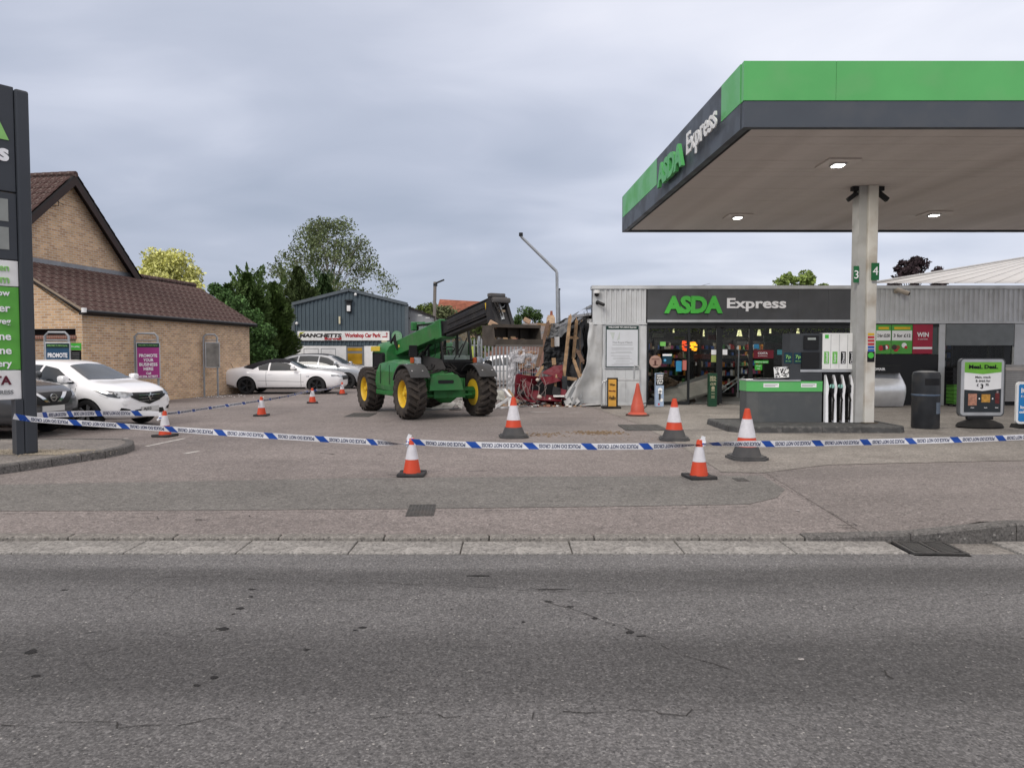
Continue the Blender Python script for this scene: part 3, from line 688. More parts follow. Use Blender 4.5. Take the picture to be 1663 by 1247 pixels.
# ---- the pump
PY = 15.2
pump = thing('fuel_pump', 'grey and green fuel pump with four nozzles under the canopy', 'fuel pump', at(1325, 684, PY))
PGREY = mat('pump_grey', (.082, .088, .092), .45, var=.06, dirt=.25, dirtcol=(.2, .19, .17), ds=2)
PDARK = mat('pump_dark', (.045, .049, .055), .45)
def pb(name, x0, y0, x1, y1, d, m, off=0.0, r=0):
    b = MB(); pbox(b, x0, y0, x1, y1, PY - off, d); return b.build(name, m, pump)
b = MB(); a0 = at(1231, 683, PY); a1 = at(1335, 636, PY); b.box((a0.x, PY, .152), (a1.x, PY + .62, a1.z)); a2 = at(1216, 683, PY)
b.prism([(a2.x, PY + .16), (a0.x - .001, PY), (a0.x - .001, PY + .62), (a2.x, PY + .62)], .152, a1.z, 'z'); b.build('lower_cabinet', PGREY, pump)
b = MB(); z0, z1 = at(1300, 636, PY).z + .003, at(1300, 619, PY).z
b.box((a0.x, PY - .015, z0), (a1.x, PY + .62, z1)); b.prism([(a2.x - .012, PY + .15), (a0.x - .001, PY - .015), (a0.x - .001, PY + .62), (a2.x - .012, PY + .62)], z0, z1, 'z'); b.build('green_band', GREEN, pump)
b = MB(); b.prism([(a2.x - .02, PY + .14), (a0.x, PY - .03), (at(1300, 600, PY).x, PY - .03), (at(1300, 600, PY).x, PY + .62), (a2.x - .02, PY + .62)], z1 + .002, z1 + .03, 'z'); b.build('counter_top', ALU, pump)
pb('head_cabinet', 1283, 541.5, 1335.5, 618, .45, PDARK, .0)
pb('display_housing', 1306, 545, 1330, 567, .03, BLACKP, .035)
pb('display', 1312, 548.5, 1325, 552, .004, mat('lcd', (.35, .38, .36), .3), .04)
pb('card_terminal', 1302, 572, 1331, 598, .03, BLACKP, .035)
pb('trim_strip', 1300, 600, 1390, 604, .01, ALU, .012)
pb('nozzle_cabinet', 1336, 600, 1390, 682, .5, BLACKP, -.04)
pb('price_head', 1335.8, 541, 1390.2, 599.6, .5, WHITEP, .02)
for i in range(3):
    x = 1349.3 + i * 13.6; pb('panel_joint', x - .3, 543, x + .3, 598, .004, GREYT, .022)
GLAB = mat('label_green', (.16, .48, .10), .5)
for i, (c, s) in enumerate(((GLAB, 'Unleaded'), (GLAB, 'Super'), (BLACKT, 'Diesel'), (BLACKT, 'Diesel'))):
    x = 1342.5 + i * 13.5; f = pb('grade_label', x - 4, 571, x + 4, 590.5, .004, c, .026)
    b = MB(); put_text(b, s, at(x, 581, PY - .028), wd=.22 if s != 'Super' else .19, h=.055, right=UZ, up=Vector((-1, 0, 0)), weight=.01, depth=.002); b.build('grade_lettering', PALET, pump, fix=False)
pb('brand_badge', 1340, 543.5, 1346, 549.5, .004, GREENT, .024)
for i in range(4):
    x = 1338.5 + i * 13.4; zt, zb = at(x, 604, PY).z, .155; X = at(x, 640, PY).x
    b = MB(); b.prism([(X - .008, zb), (X + .052, zb), (X + .046, zb + .35), (X + .04, zt - .5), (X + .06, zt - .32), (X + .012, zt - .12), (X - .006, zt - .06), (X - .012, zt - .45)], PY - .10, PY + .0, 'y')
    b.build('hose_guard', PALET, pump)
    c = X + .125
    hs = MB(); hs.tube([(c, PY - .09, zt - .42), (c + .01, PY - .16, zt - .6), (c + .005, PY - .15, zb + .45), (c + .01, PY - .12, zb + .06), (c + .05, PY + .02, zb + .10)], .022, 8); h_ = hs.build('hose', BLACKR, pump, smooth=True)
    g = MB(); g.rbox((c - .035, PY - .14, zt - .44), (c + .035, PY - .04, zt - .26), .015); g.tube([(c, PY - .09, zt - .28), (c - .01, PY - .1, zt - .16), (c + .01, PY - .04, zt - .09)], [.028, .022, .014], 8)
    g.tube([(c - .03, PY - .12, zt - .42), (c - .045, PY - .17, zt - .33), (c - .02, PY - .14, zt - .2)], .008, 6)
    g.build('nozzle', BLACKP, pump, smooth=True)
    g = MB(); g.lathe([(0, 0), (.05, 0), (.058, .01), (.05, .02), (0, .022)], 16, Matrix.Translation((c - .02, PY - .13, zt - .30)) @ Matrix.Rotation(R(90), 4, 'X') @ Matrix.Diagonal((1, .8, 1, 1)))
    g.build('splash_guard', [mat('teal_plastic', (.28, .55, .48), .4), mat('teal_plastic', (.28, .55, .48), .4), BLACKP, BLACKP][i], pump)
for x0, x1 in ((1240, 1265), (1301, 1326)):
    pb('notice_label', x0, 622.5, x1, 629, .003, WHITE, .019)
    b = MB()
    for k in range(2): pbox(b, x0 + 1.5, 624 + k * 2.4, x1 - 2 - k * 4, 625 + k * 2.4, PY - .021, .002)
    b.build('notice_print', GREYT, pump, kind='stuff')
pb('coupon_panel', 1273.5, 572.5, 1286.5, 590, .008, mat('navy_print', (.006, .035, .06), .4), .012); pb('coupon_panel', 1289.5, 573, 1302, 590, .008, mat('navy_print'), .012)
for x in (1280, 1296):
    b = MB(); put_text(b, '7p', at(x, 580, PY - .014), h=.09, wd=.11, weight=.02, depth=.003); put_text(b, 'off a litre', at(x, 586.5, PY - .014), wd=.12, depth=.003); b.build('coupon_lettering', TXG, pump, fix=False)
sg = thing('tabletop_sign', 'small speckled black and white card standing on the pump counter', 'sign', at(1270, 617, PY + .1))
b = MB(); M = Matrix.Translation(at(1270, 604.5, PY + .06)) @ Matrix.Rotation(R(-3), 4, 'Y') @ Matrix.Rotation(R(-8), 4, 'X'); b.rbox((-.17, -.008, -.115), (.17, .008, .115), .004, M); b.build('card', WHITEP, sg)
b = MB(); q = random.Random(11)
for _ in range(70):
    x, z = q.uniform(-.15, .15), q.uniform(-.1, .1); s = q.uniform(.006, .02); b.box((x - s, -.0105, z - s * .6), (x + s, -.0085, z + s * .6), M)
b.build('print', BLACKT, sg, kind='stuff')
b = MB(); b.rbox((at(1230, 610, PY).x, PY + .05, z1 + .032), (at(1283, 610, PY).x, PY + .3, z1 + .06), .01); b.build('tray', BLACKP, pump)
# ================================================================== shop
SY = 21.9
SX0 = at(962, 600, SY).x; SX1 = 21.0
shop = thing('shop', 'grey clad filling station shop with dark sign and glass front', 'shop', (9, SY, .036))
def X_(px): return at(px, 576, SY).x
def Z_(py): return at(1150, py, SY).z
def sbox(name, x0, y0, x1, y1, d, m, off=0.0, parent=None):
    b = MB(); b.box((X_(x0), SY - off, Z_(y1) if y1 < 662 else .037), (X_(x1), SY - off + d, Z_(y0))); return b.build(name, m, parent or shop)
def corrugated(mb, x0, x1, z0, z1, y, pitch=.15, dp=.035, inv=False):
    prof = []; x = x0
    while x < x1 - .001:
        for f, d in ((0, 0), (.42, 0), (.5, dp), (.88, dp)):
            if x + f * pitch <= x1: prof.append((x + f * pitch, d))
        x += pitch
    prof.append((x1, 0)); n = len(prof)
    vs = [(px, y - d, z) for z in (z0, z1) for px, d in prof]
    mb.mesh(vs, [(i, i + 1, n + i + 1, n + i) for i in range(n - 1)])
    vs = [(px, y - d + .05, z) for z in (z0, z1) for px, d in prof]
# parapet cap
b = MB(); b.box((SX0 - .03, SY - .07, Z_(469.5)), (SX1, SY + .4, Z_(464))); b.build('parapet_cap', CLAD, shop)
b = MB(); b.box((SX0 + .005, SY + .05, Z_(525)), (SX1, SY + .35, Z_(469.6))); b.build('fascia_core', INT_DARK, shop)
b = MB(); corrugated(b, X_(977), X_(1049), Z_(524.5), Z_(469.8), SY, .152); b.build('fascia_cladding', CLAD, shop)
b = MB(); b.box((SX0, SY - .005, Z_(524.5)), (X_(976.8), SY + .05, Z_(469.8))); b.build('corner_flashing', CLAD, shop)
b = MB(); corrugated(b, X_(1391.5), SX1, Z_(522), Z_(469.8), SY, .152); b.build('fascia_cladding', CLAD, shop)
sbox('fascia_rail', 1391.5, 522.2, 2100, 525.5, .1, CLAD, .06)
sbox('fascia_rail', 962, 524.7, 1050, 527, .08, CLAD, .045)
for i in range(7):
    x = 1050.3 + i * 48.7; sbox('sign_board', x, 470, x + 48.5, 519.5, .06, DARKPANEL, .05)
sbox('sign_rail', 1050, 519.7, 1391, 523.6, .14, ALU, .11)
sbox('sign_soffit', 1050, 523.8, 1391, 526, .14, ANTH, .09)
letters(shop, 'ASDA', (X_(1077), SY - .055, Z_(509.5)), Z_(481) - Z_(509.5), X_(1171) - X_(1077), GREENT, weight=.05, shear=.03, depth=.06, overlap=.96)
letters(shop, 'Express', (X_(1178.5), SY - .055, Z_(506)), Z_(484.5) - Z_(506), X_(1274) - X_(1178.5), PALET, weight=.026, depth=.025)
# left clad pier
for i, (x0, x1) in enumerate(((966, 983), (983.2, 999), (999.2, 1016), (1016.2, 1036), (1036.2, 1050))):
    sbox('wall_panel', x0, 527.2, x1, 664, .06, CLAD, .0 + .004 * (i % 2))
sbox('kick_plate', 984, 655, 1050, 664, .02, CLAD, .02)
# interior
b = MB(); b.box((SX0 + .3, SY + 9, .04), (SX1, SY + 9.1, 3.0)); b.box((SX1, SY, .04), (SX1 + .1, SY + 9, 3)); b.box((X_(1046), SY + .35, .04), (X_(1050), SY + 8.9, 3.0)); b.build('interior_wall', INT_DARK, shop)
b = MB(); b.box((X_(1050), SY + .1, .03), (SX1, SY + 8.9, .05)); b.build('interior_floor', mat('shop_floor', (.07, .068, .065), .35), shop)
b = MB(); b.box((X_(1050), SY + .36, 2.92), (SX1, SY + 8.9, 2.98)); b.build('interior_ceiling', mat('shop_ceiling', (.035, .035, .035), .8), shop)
b = MB(); b.box((SX0 + .05, SY + .35, 3.02), (SX1, SY + 15, 3.1)); b.build('flat_roof', ZINC, shop)
TUBE = mat('strip_light', (1, .97, .9), .3, var=0, emit=42)
for (x, y, L_) in ((5.0, 3.0, 1.2), (6.2, 5.2, 1.2), (4.9, 6.5, 1.2), (8.5, 3.2, 1.2), (8.9, 6.2, 1.2), (11.5, 4.0, 1.2), (14, 5, 1.2)):
    b = MB(); b.box((x, SY + y, 2.86), (x + L_, SY + y + .12, 2.915)); b.build('ceiling_strip_light', TUBE, shop)
# shelving full of goods, each rack a thing
PROD = [mat('goods_' + n, tuple(x * .6 for x in c), .45, var=.2, vs=30) for n, c in (('red', (.4, .04, .03)), ('orange', (.5, .2, .03)), ('cream', (.45, .4, .3)), ('blue', (.04, .1, .3)), ('green', (.07, .22, .06)), ('brown', (.13, .07, .04)), ('white', (.5, .5, .5)), ('black', (.03, .03, .03)), ('pink', (.4, .1, .2)))]
RACK = mat('rack_metal', (.04, .038, .036), .5, .3)
def rack(x, y, wd, label, seed, h=1.9, dens=.85):
    q = random.Random(seed); t = thing('shelf_rack', label, 'shelf rack', (x, y, .05), 0, 'goods racks inside the shop')
    b = MB(); b.box((-wd / 2, .35, 0), (wd / 2, .4, h))
    for s in (-1, 1): b.box((s * wd / 2 - .02, -.02, 0), (s * wd / 2 + .02, .4, h))
    b.build('back_panel', RACK, t, world=False)
    rows = 6
    for r_ in range(rows):
        z = .1 + r_ * (h - .15) / rows; s = MB(); s.box((-wd / 2 + .02, -.02, z), (wd / 2 - .02, .345, z + .025)); s.build('shelf', RACK, t, world=False)
        g = MB(); xx = -wd / 2 + .04
        while xx < wd / 2 - .08:
            ww = q.uniform(.05, .13); hh = q.uniform(.1, .24)
            if q.random() < dens: g.box((xx, q.uniform(0, .05), z + .026), (xx + ww * .92, .3, z + .026 + hh), mi=q.randrange(len(PROD)))
            xx += ww
        g.build('goods', PROD, t, world=False, kind='stuff')
rk = [(4.6, 4.2, 1.3), (6.1, 4.6, 1.4), (7.6, 4.3, 1.3), (5.2, 7.4, 1.7), (7.2, 7.6, 1.7), (9.4, 7.0, 1.7), (12.0, 4.5, 1.6), (13.8, 4.7, 1.6), (15.6, 4.5, 1.5)]
labs = ['nearest the left window pane', 'in line with the automatic door', 'right of the automatic door', 'at the far back on the left', 'at the far back in the middle', 'at the far back by the pump window', 'behind the shuttered serving window', 'second from left behind the serving window', 'third from left behind the serving window']
for i, (x, y, wd) in enumerate(rk): rack(x, SY + y, wd, 'shop shelf rack of packets ' + labs[i], i, 2.1)
# glowing sign inside and hanging leaf garlands
gl = thing('illuminated_sign', 'glowing orange and yellow sign inside the shop', 'sign', at(1125, 590, SY + 2.5))
b = MB(); q = random.Random(3)
for _ in range(9): x_, y_ = q.uniform(1107, 1114), q.uniform(553, 567); pbox(b, x_, y_, x_ + q.uniform(1.5, 4), y_ + q.uniform(1.5, 5), SY + 2.5 + _ * .02, .12)
b.build('red_panel', mat('glow_red', (1, .12, .03), .4, var=.3, vs=5, emit=.8), gl)
b = MB()
for _ in range(12): x_, y_ = q.uniform(1119, 1129), q.uniform(555, 565); pbox(b, x_, y_, x_ + q.uniform(2, 5), y_ + q.uniform(1.5, 5), SY + 2.5 + _ * .02, .12)
b.build('yellow_panel', mat('glow_yellow', (1, .42, .02), .4, var=.5, vs=9, emit=1.5), gl)
b = MB(); pbox(b, 1114, 570, 1126, 640, SY + 2.55, .08); b.build('stand', RACK, gl)
GARL = mat('garland', (.34, .42, .10), .7, island=.5)
for k, (x0, x1) in enumerate(((1054, 1116), (1120, 1164), (1172, 1216), (1224, 1385))):
    gb = MB(); q = random.Random(40 + k)
    for _ in range(int((x1 - x0) * 3.2)):
        p = at(q.uniform(x0, x1), 530 + abs(q.gauss(0, 4.5)), SY + .5); s = q.uniform(.02, .055); a = Vector((q.uniform(-1, 1), q.uniform(-.5, .5), q.uniform(-1, 1))).normalized() * s; c = a.orthogonal().normalized() * s * .5
        gb.face([p - a, p + c, p + a, p - c])
    t_ = solo(gb, 'leaf_garland', GARL, ['artificial leaf garland hanging inside the left window pane', 'artificial leaf garland inside the left door leaf', 'artificial leaf garland inside the right door leaf', 'artificial leaf garland inside the wide pump-side window'][k], 'garland', 'garlands at the top of the windows')
# pendant lamps, promotional boards and a heap of sacks behind the glass
LMP = mat('pendant_glow', (.95, .9, .45), .4, var=.3, vs=20, emit=.9)
for k, (px, py, w_) in enumerate(((1094, 535, 2), (1233, 540, 5), (1296, 538, 4), (1143, 541, 2), (1201, 541, 7), (1251, 536, 2))):
    b = MB(); c = at(px, py, SY + .8); hw = w_ * .012; b.prism([(c.x - hw, c.z - .10), (c.x + hw, c.z - .10), (c.x + hw * .45, c.z + .1), (c.x - hw * .45, c.z + .1)], SY + .78, SY + .83, 'y')
    solo(b, 'pendant_lamp', LMP, '%s of the yellow lit hanging lamps behind the shop glass' % ('leftmost', 'fourth from the left', 'rightmost', 'second from the left', 'third from the left', 'second from the right')[k], 'pendant lamp', 'hanging lamps behind the shop glass')
sk = MB(); q = random.Random(88)
for _ in range(34):
    x, z = q.gauss(at(1085, 600, SY + .9).x, .42), q.uniform(.1, 1.0); z *= max(.25, 1 - abs(x - at(1085, 600, SY + .9).x) * .8)
    sk.rbox((x - .16, SY + q.uniform(1.2, 1.6), z - .09), (x + .16, SY + q.uniform(1.7, 1.9), z + .09), .05, Matrix.Translation((x, SY, z)) @ Matrix.Rotation(q.uniform(-.5, .5), 4, 'Y') @ Matrix.Translation((-x, -SY, -z)))
o = solo(sk, 'sack_heap', mat('sack_brown', (.11, .07, .045), .7, var=.5, vs=9), 'heap of brown sacks behind the left window pane', 'sacks'); o['kind'] = 'stuff'
for k, (x0, y0, x1, y1, c) in enumerate(((1060, 541, 1078, 548, (.5, .5, .45)), (1150, 544, 1163, 552, (.12, .03, .02)), (1176, 548, 1215, 551, (.35, .32, .25)), (1240, 545, 1280, 556, (.10, .13, .10)), (1095, 546, 1112, 551, (.14, .2, .05)), (1122, 575, 1160, 583, (.16, .05, .035)), (1174, 577, 1214, 582, (.12, .1, .07)))):
    b = MB(); pbox(b, x0, y0, x1, y1, SY + 2.2 + k * .1, .03); solo(b, 'hanging_board', mat('board_%d' % k, c, .5, var=.4, vs=14), ('white', 'deep red', 'long cream', 'dull green', 'olive', 'brown red', 'tan')[k] + ' promotional board hung inside the shop behind the glass', 'hanging board')
# frames
FR = ANTH
for x0, x1, y0, y1, off in ((1050, 1053, 526, 657, .03), (1116.8, 1120, 526, 657, .03), (1163, 1168.5, 530, 657, .05), (1168.8, 1173, 530, 655, .02), (1216, 1222, 526, 657, .04), (1283, 1286, 527, 620, .03), (1387, 1391, 526, 657, .03)):
    sbox('window_mullion', x0, y0, x1, y1, .09, FR, off)
sbox('window_head', 1050, 526.2, 1391, 533.5, .08, FR, .02)
sbox('door_rail', 1053, 652, 1116.8, 657, .07, FR, .02); sbox('door_rail', 1222, 640, 1387, 657, .07, FR, .02)
sbox('threshold', 1050, 657.2, 1391, 664, .3, CONC, .05)
for x0, x1 in ((1053, 1116.8), (1120, 1163), (1173, 1216), (1222, 1283), (1286, 1387)):
    sbox('window_pane', x0, 533.5, x1, 652, .01, GLASS, -.02)
sbox('door_sensor', 1162, 529, 1176, 532, .06, BLACKP, .06)
# stickers in the window
def sticker(x0, y0, x1, y1, m, nm='window_sticker', off=-.012): return sbox(nm, x0, y0, x1, y1, .004, m, off + .02)
b = MB(); c = Vector((X_(1064.5), SY - .005, Z_(587))); b.lathe([(0, 0), (.19, 0), (.19, .004), (0, .004)], 28, Matrix.Translation(c) @ Matrix.Rotation(R(90), 4, 'X')); b.build('window_sticker', mat('sticker_pink', (.35, .22, .18), .6), shop)
b = MB(); b.box((c.x - .035, SY - .013, c.z - .11), (c.x + .025, SY - .0095, c.z + .03)); b.box((c.x - .08, SY - .013, c.z - .12), (c.x + .08, SY - .0095, c.z - .10)); b.box((c.x - .12, SY - .013, c.z + .06), (c.x + .12, SY - .0095, c.z + .08)); b.build('sticker_print', mat('sticker_brown', (.08, .03, .025), .6), shop)
NAVY = mat('navy_print'); BLU = mat('sticker_blue', (.03, .22, .42), .5); REDP = mat('red_print')
sticker(1076, 578, 1091, 591, NAVY); sticker(1076, 575, 1091, 578.6, PALET); sticker(1098, 586, 1107, 603, BLU); sticker(1108.5, 585, 1115, 601, mat('sticker_coral', (.45, .14, .12), .5))
b = MB(); c = Vector((X_(1080), SY - .006, Z_(585))); b.lathe([(0, 0), (.04, 0), (.04, .003), (0, .003)], 16, Matrix.Translation(c) @ Matrix.Rotation(R(90), 4, 'X')); b.build('sticker_print', mat('sticker_sky', (.1, .35, .6), .5), shop)
sticker(1155, 568, 1163, 576, PALET); sticker(1155, 577, 1163, 588, mat('sticker_lime', (.35, .42, .12), .5)); sticker(1173, 567.5, 1181, 576, PALET)
sticker(1072, 555, 1081, 562, GLAB, off=-.03)
sticker(1223.5, 568.5, 1256, 582, mat('coffee_red', (.17, .012, .025), .5)); sticker(1225, 585.5, 1248, 590, GREENT); sticker(1226, 592, 1238, 601, GREENT); sticker(1224, 559, 1232, 566, BLU); sticker(1262, 568, 1273, 576, mat('sticker_teal', (.05, .25, .3), .5))
b = MB(); put_text(b, 'COSTA', (X_(1238.5), SY - .008, Z_(573.5)), h=.065, wd=.30, weight=.02); put_text(b, 'EXPRESS', (X_(1238.5), SY - .008, Z_(578)), h=.03, wd=.28, weight=0); b.build('sticker_lettering', PALET, shop, fix=False)
b = MB(); put_text(b, "We're open", (X_(1236.5), SY - .008, Z_(588)), h=.05, wd=.38); put_text(b, 'Pop', (X_(1232), SY - .008, Z_(594.5)), h=.045, wd=.12); put_text(b, 'in', (X_(1232), SY - .008, Z_(598.5)), h=.04, wd=.06); b.build('sticker_lettering', PALET, shop, fix=False)
# fallen ceiling panel leaning inside, and the grab rails at the door
fp = MB(); fp.bar(at(1070, 650, SY + .5), at(1166, 622, SY + 1.2), .9, .07, up=(0, -.35, 1)); solo(fp, 'loose_board', mat('pale_board', (.34, .31, .28), .7, dirt=.3), 'long pale board leaning on the floor inside the left window', 'board')
fp = MB(); fp.bar(at(1075, 643, SY + .9), at(1160, 612, SY + 1.7), .5, .05, up=(0, -.6, 1)); solo(fp, 'loose_board', mat('grey_board', (.13, .13, .13), .6), 'dark grey board lying behind the pale leaning board', 'board')
gr = MB(); gr.tube([at(1172, 630, SY + .8), at(1200, 612, SY + 1.0)], .02); gr.tube([at(1174, 637, SY + .8), at(1208, 612, SY + 1.1)], .02); gr.tube([at(1200, 568, SY + .95), at(1198, 645, SY + .95)], .025); solo(gr, 'entrance_rail', ALU, 'tilted steel rail and post inside the right door leaf', 'rail')
# side wall running back, eaves and pitched roof behind
CR = mat('dark_membrane', (.125, .128, .132), .75, var=.35, vs=3, dirt=.4, dirtcol=(.22, .21, .2), ds=3)
# right-hand part: posters, black wall, shutter
sbox('poster_window_frame', 1422, 526, 1532, 531, .08, ANTH, .0)
LGREEN = mat('poster_green', (.09, .36, .06), .5)
for k, (x0, x1, t1) in enumerate(((1421, 1445.5, '2 for £3.50'), (1446.5, 1480, '3 for £12'))):
    p = thing('window_poster', ('green multibuy offer poster touching the canopy column', 'green multibuy offer poster touching the red WIN poster')[k], 'poster', (X_((x0 + x1) / 2), SY, Z_(575)))
    b = MB(); b.box((X_(x0), SY - .03, Z_(574.5)), (X_(x1), SY - .022, Z_(527.5))); b.build('sheet', LGREEN, p)
    b = MB(); b.box((X_(x0 + .6), SY - .0345, Z_(553)), (X_(x1 - .6), SY - .031, Z_(537))); b.build('white_band', WHITE, p)
    b = MB(); b.box((X_(x0 + 4), SY - .034, Z_(535)), (X_(x1 - 3.5), SY - .031, Z_(531))); b.build('yellow_strip', YELLOW, p)
    b = MB(); put_text(b, t1, (X_((x0 + x1) / 2), SY - .0348, Z_(545)), h=.10, wd=(X_(x1) - X_(x0)) * .82, weight=.02); b.build('lettering', BLACKT, p, fix=False)
    q = random.Random(k); 
    for j in range(5):
        b = MB(); xx = q.uniform(x0 + 4, x1 - 4); b.lathe([(0, 0), (q.uniform(.05, .09), 0), (.04, .003), (0, .003)], 10, Matrix.Translation((X_(xx), SY - .031 - j * .001, Z_(q.uniform(560, 569)))) @ Matrix.Rotation(R(90), 4, 'X')); b.build('food_picture', [REDP, mat('food_brown', (.25, .1, .04), .6), WHITE, mat('food_dark', (.06, .05, .04), .6)][j % 4], p)
p = thing('window_poster', 'red poster reading WIN in the shop window', 'poster', (X_(1497), SY, Z_(575)))
b = MB(); b.box((X_(1481), SY - .03, Z_(574.5)), (X_(1513), SY - .022, Z_(527))); b.build('sheet', mat('poster_red', (.36, .02, .05), .5), p)
b = MB(); put_text(b, 'WIN', (X_(1497), SY - .031, Z_(543.5)), h=.14, wd=.36, weight=.03); b.build('lettering', WHITE, p, fix=False)
b = MB(); b.box((X_(1481.5), SY - .034, Z_(567)), (X_(1512.5), SY - .031, Z_(563.5))); b.build('white_band', PALET, p)
b = MB(); put_text(b, 'a prize', (X_(1497), SY - .031, Z_(551)), h=.04, wd=.3); b.build('lettering', PALET, p, fix=False)
sbox('black_wall', 1421, 575.5, 1530, 662, .1, BLACKP, .0)
sbox('window_backing', 1513.2, 527, 1530, 575.3, .06, mat('tinted_pane', (.06, .08, .075), .2), -.03)
sbox('wall_pier', 1524, 526, 1534, 662, .12, CLAD, .02)
sbox('shutter_box', 1534.5, 526.5, 1644, 561, .2, mat('shutter_housing', (.17, .185, .19), .5, var=.1), .05)
sbox('window_pane', 1534.5, 561.5, 1644, 600, .01, GLASS, -.03)
for x0, x1 in ((1606, 1609), (1630, 1641)): sbox('window_mullion', x0, 561, x1, 600, .08, ANTH, .0)
sbox('wall_pier', 1646, 526, 1663, 600, .1, CLAD, .03)
sbox('wall_pier', 1664, 526, 1690, 662, .1, CLAD, .03)
sbox('lower_wall', 1534.5, 600.5, 1690, 662, .1, BLACKP, -.02)
# slatted shutters below the serving window
SH = mat('shutter_slat', (.38, .37, .355), .5, .3, var=.1)
sl = MB(); sl.rbox((0, 0, 0), (1.55, .03, .062), .008); sld = sl.data('shutter_slat', SH)
for i in range(17):
    o = bpy.data.objects.new('shutter_slat', sld); COL.objects.link(o); o.parent = shop; o.location = Vector((X_(1630), SY - .12, .16 + i * .067)) - root_loc(shop)
sbox('shutter_head', 1630, 596, 1712, 602, .12, mat('cream_trim', (.5, .46, .42), .6), .14)
# stacked green crates and black tray stack
for k in range(5):
    t = thing('produce_crate', 'green plastic crate, %s in the stack beside the meal deal sign' % ('bottom one', 'second from the bottom', 'middle one', 'second from the top', 'top one')[k], 'crate', (X_(1545), SY - .45, .12 + k * .115), 0, 'green crates by the shop wall')
    g = MB()
    for z in (0, .045, .09): 
        for s in (-1, 1): g.box((-.29, s * .18 - .008, z), (.29, s * .18 + .008, z + .022)); g.box((s * .28 - .008, -.171, z), (s * .28 + .008, .171, z + .022))
    g.build('side_slats', mat('crate_green', (.12, .36, .05), .5), t, world=False)
    g = MB(); g.box((-.272, -.171, .002), (.272, .171, .012)); g.build('floor', mat('crate_green'), t, world=False)
for k in range(4):
    t = thing('black_tray', 'black bread tray, %s above the green crates' % ('lowest', 'second', 'third', 'topmost')[k], 'tray', (X_(1543), SY - .45, .71 + k * .13), 0, 'black trays by the shop wall')
    g = MB(); g.box((-.29, -.19, 0), (.29, .19, .012))
    for s in (-1, 1): g.box((-.29, s * .18 - .008, .013), (.29, s * .18 + .008, .1)); g.box((s * .28 - .008, -.17, .013), (s * .28 + .008, .17, .1))
    g.build('tray_shell', BLACKP, t, world=False)
t = thing('wheeled_dolly', 'low black wheeled dolly under the green crates', 'dolly', (X_(1545), SY - .45, .036))
g = MB(); g.box((-.3, -.2, .05), (.3, .2, .08)); g.build('deck', BLACKP, t, world=False)
for sx in (-1, 1):
    for sy in (-1, 1): g = MB(); g.lathe([(0, -.012), (.026, -.012), (.026, .012), (0, .012)], 12, Matrix.Translation((sx * .24, sy * .14, .026)) @ Matrix.Rotation(R(90), 4, 'X')); g.build('castor', BLACKR, t, world=False)
# white cylinder-fronted air and vacuum unit
vu = thing('air_unit', 'white curved vacuum and air unit against the black wall', 'air machine', at(1440, 659, 20.9))
vy = 20.9; vx0, vx1 = at(1407, 600, vy).x, at(1476, 600, vy).x; VZ = at(1440, 606, vy).z
WM = mat('air_unit_white', (.80, .81, .82), .28, .45, var=.08)
b = MB(); b.box((vx0, vy + .3, .06), (vx1 - .12, vy + .6, VZ)); b.grid(lambda u, v: Vector((vx0 + (vx1 - vx0 + .03 * math.sin(math.pi * v) - .12 * max(0, v - .6) / .4) * math.sin(u * math.pi / 2) ** .8, vy + .32 - .32 * math.sin(math.pi * (.12 + .8 * v)) * math.cos(u * math.pi / 2 * .9) ** .5, .06 + (VZ - .06) * v)), 16, 16); b.build('casing', WM, vu, smooth=True)
b = MB(); b.prism([(vx0, VZ + .003), (vx1 - .12, VZ + .003), (vx1 - .15, VZ + .22), (vx0, VZ + .22)], vy + .02, vy + .6, 'y'); b.build('head', BLACKP, vu)
b = MB(); put_text(b, 'KOMAIR', (at(1424, 597, vy).x + .05, vy + .018, VZ + .12), h=.08, wd=.42, weight=.03); b.build('lettering', PALET, vu, fix=False)
b = MB(); b.box((vx0, vy - .015, .1), (vx0 + .12, vy - .001, VZ - .05)); b.build('instruction_panel', BLACKP, vu)
b = MB(); b.box((vx0, vy - .022, .5), (vx0 + .12, vy - .016, .72)); b.build('blue_label', BLU, vu)
# pale sheet roof rising to the right behind the parapet
PR = mat('pale_roof', (.52, .51, .49), .6, var=.06, vs=1.5)
b = MB(); rs = at(1425, 458, SY + .6); re_ = at(1663, 418, SY + 12)
def roofrun(name, x0, x1, za, zb):
    m_ = MB(); corrugated(m_, x0, x1, 0, 1, 0, .35, .03)
    m_.v = [Vector((v.x, SY + .5 + (v.z) * 12, za + (zb - za) * (v.z) - v.y + (v.x - x0) * 0)) for v in m_.v]; return m_.build(name, PR, shop)
zr = at(1663, 418, SY + 12.5).z
# ridge climbs to the right: a hipped slope, corner low at the left
b = MB(); c0 = at(1420, 460, SY + .5); c1 = at(1662, 419, SY + 12.5); c2 = Vector((c1.x + 12, c1.y + 2, c1.z + .35)); c3 = Vector((c1.x + 12, SY + .5, c0.z))
b.grid(lambda u, v: (c0.lerp(c3, u)).lerp(c0.lerp(c1, min(1, u * 1.0)) if False else (c1.lerp(c2, u)), v), 40, 1)
b.build('rear_roof', PR, shop)
rb = MB()
for k in range(1, 40):
    u = k / 40; p = c0.lerp(c3, u); q_ = c1.lerp(c2, u); rb.bar(p + UZ * .01, q_ + UZ * .01, .02, .02)
rb.bar(c0 + UZ * .03, c1 + UZ * .03, .12, .05); rb.build('roof_rib', PR, shop, kind='stuff')
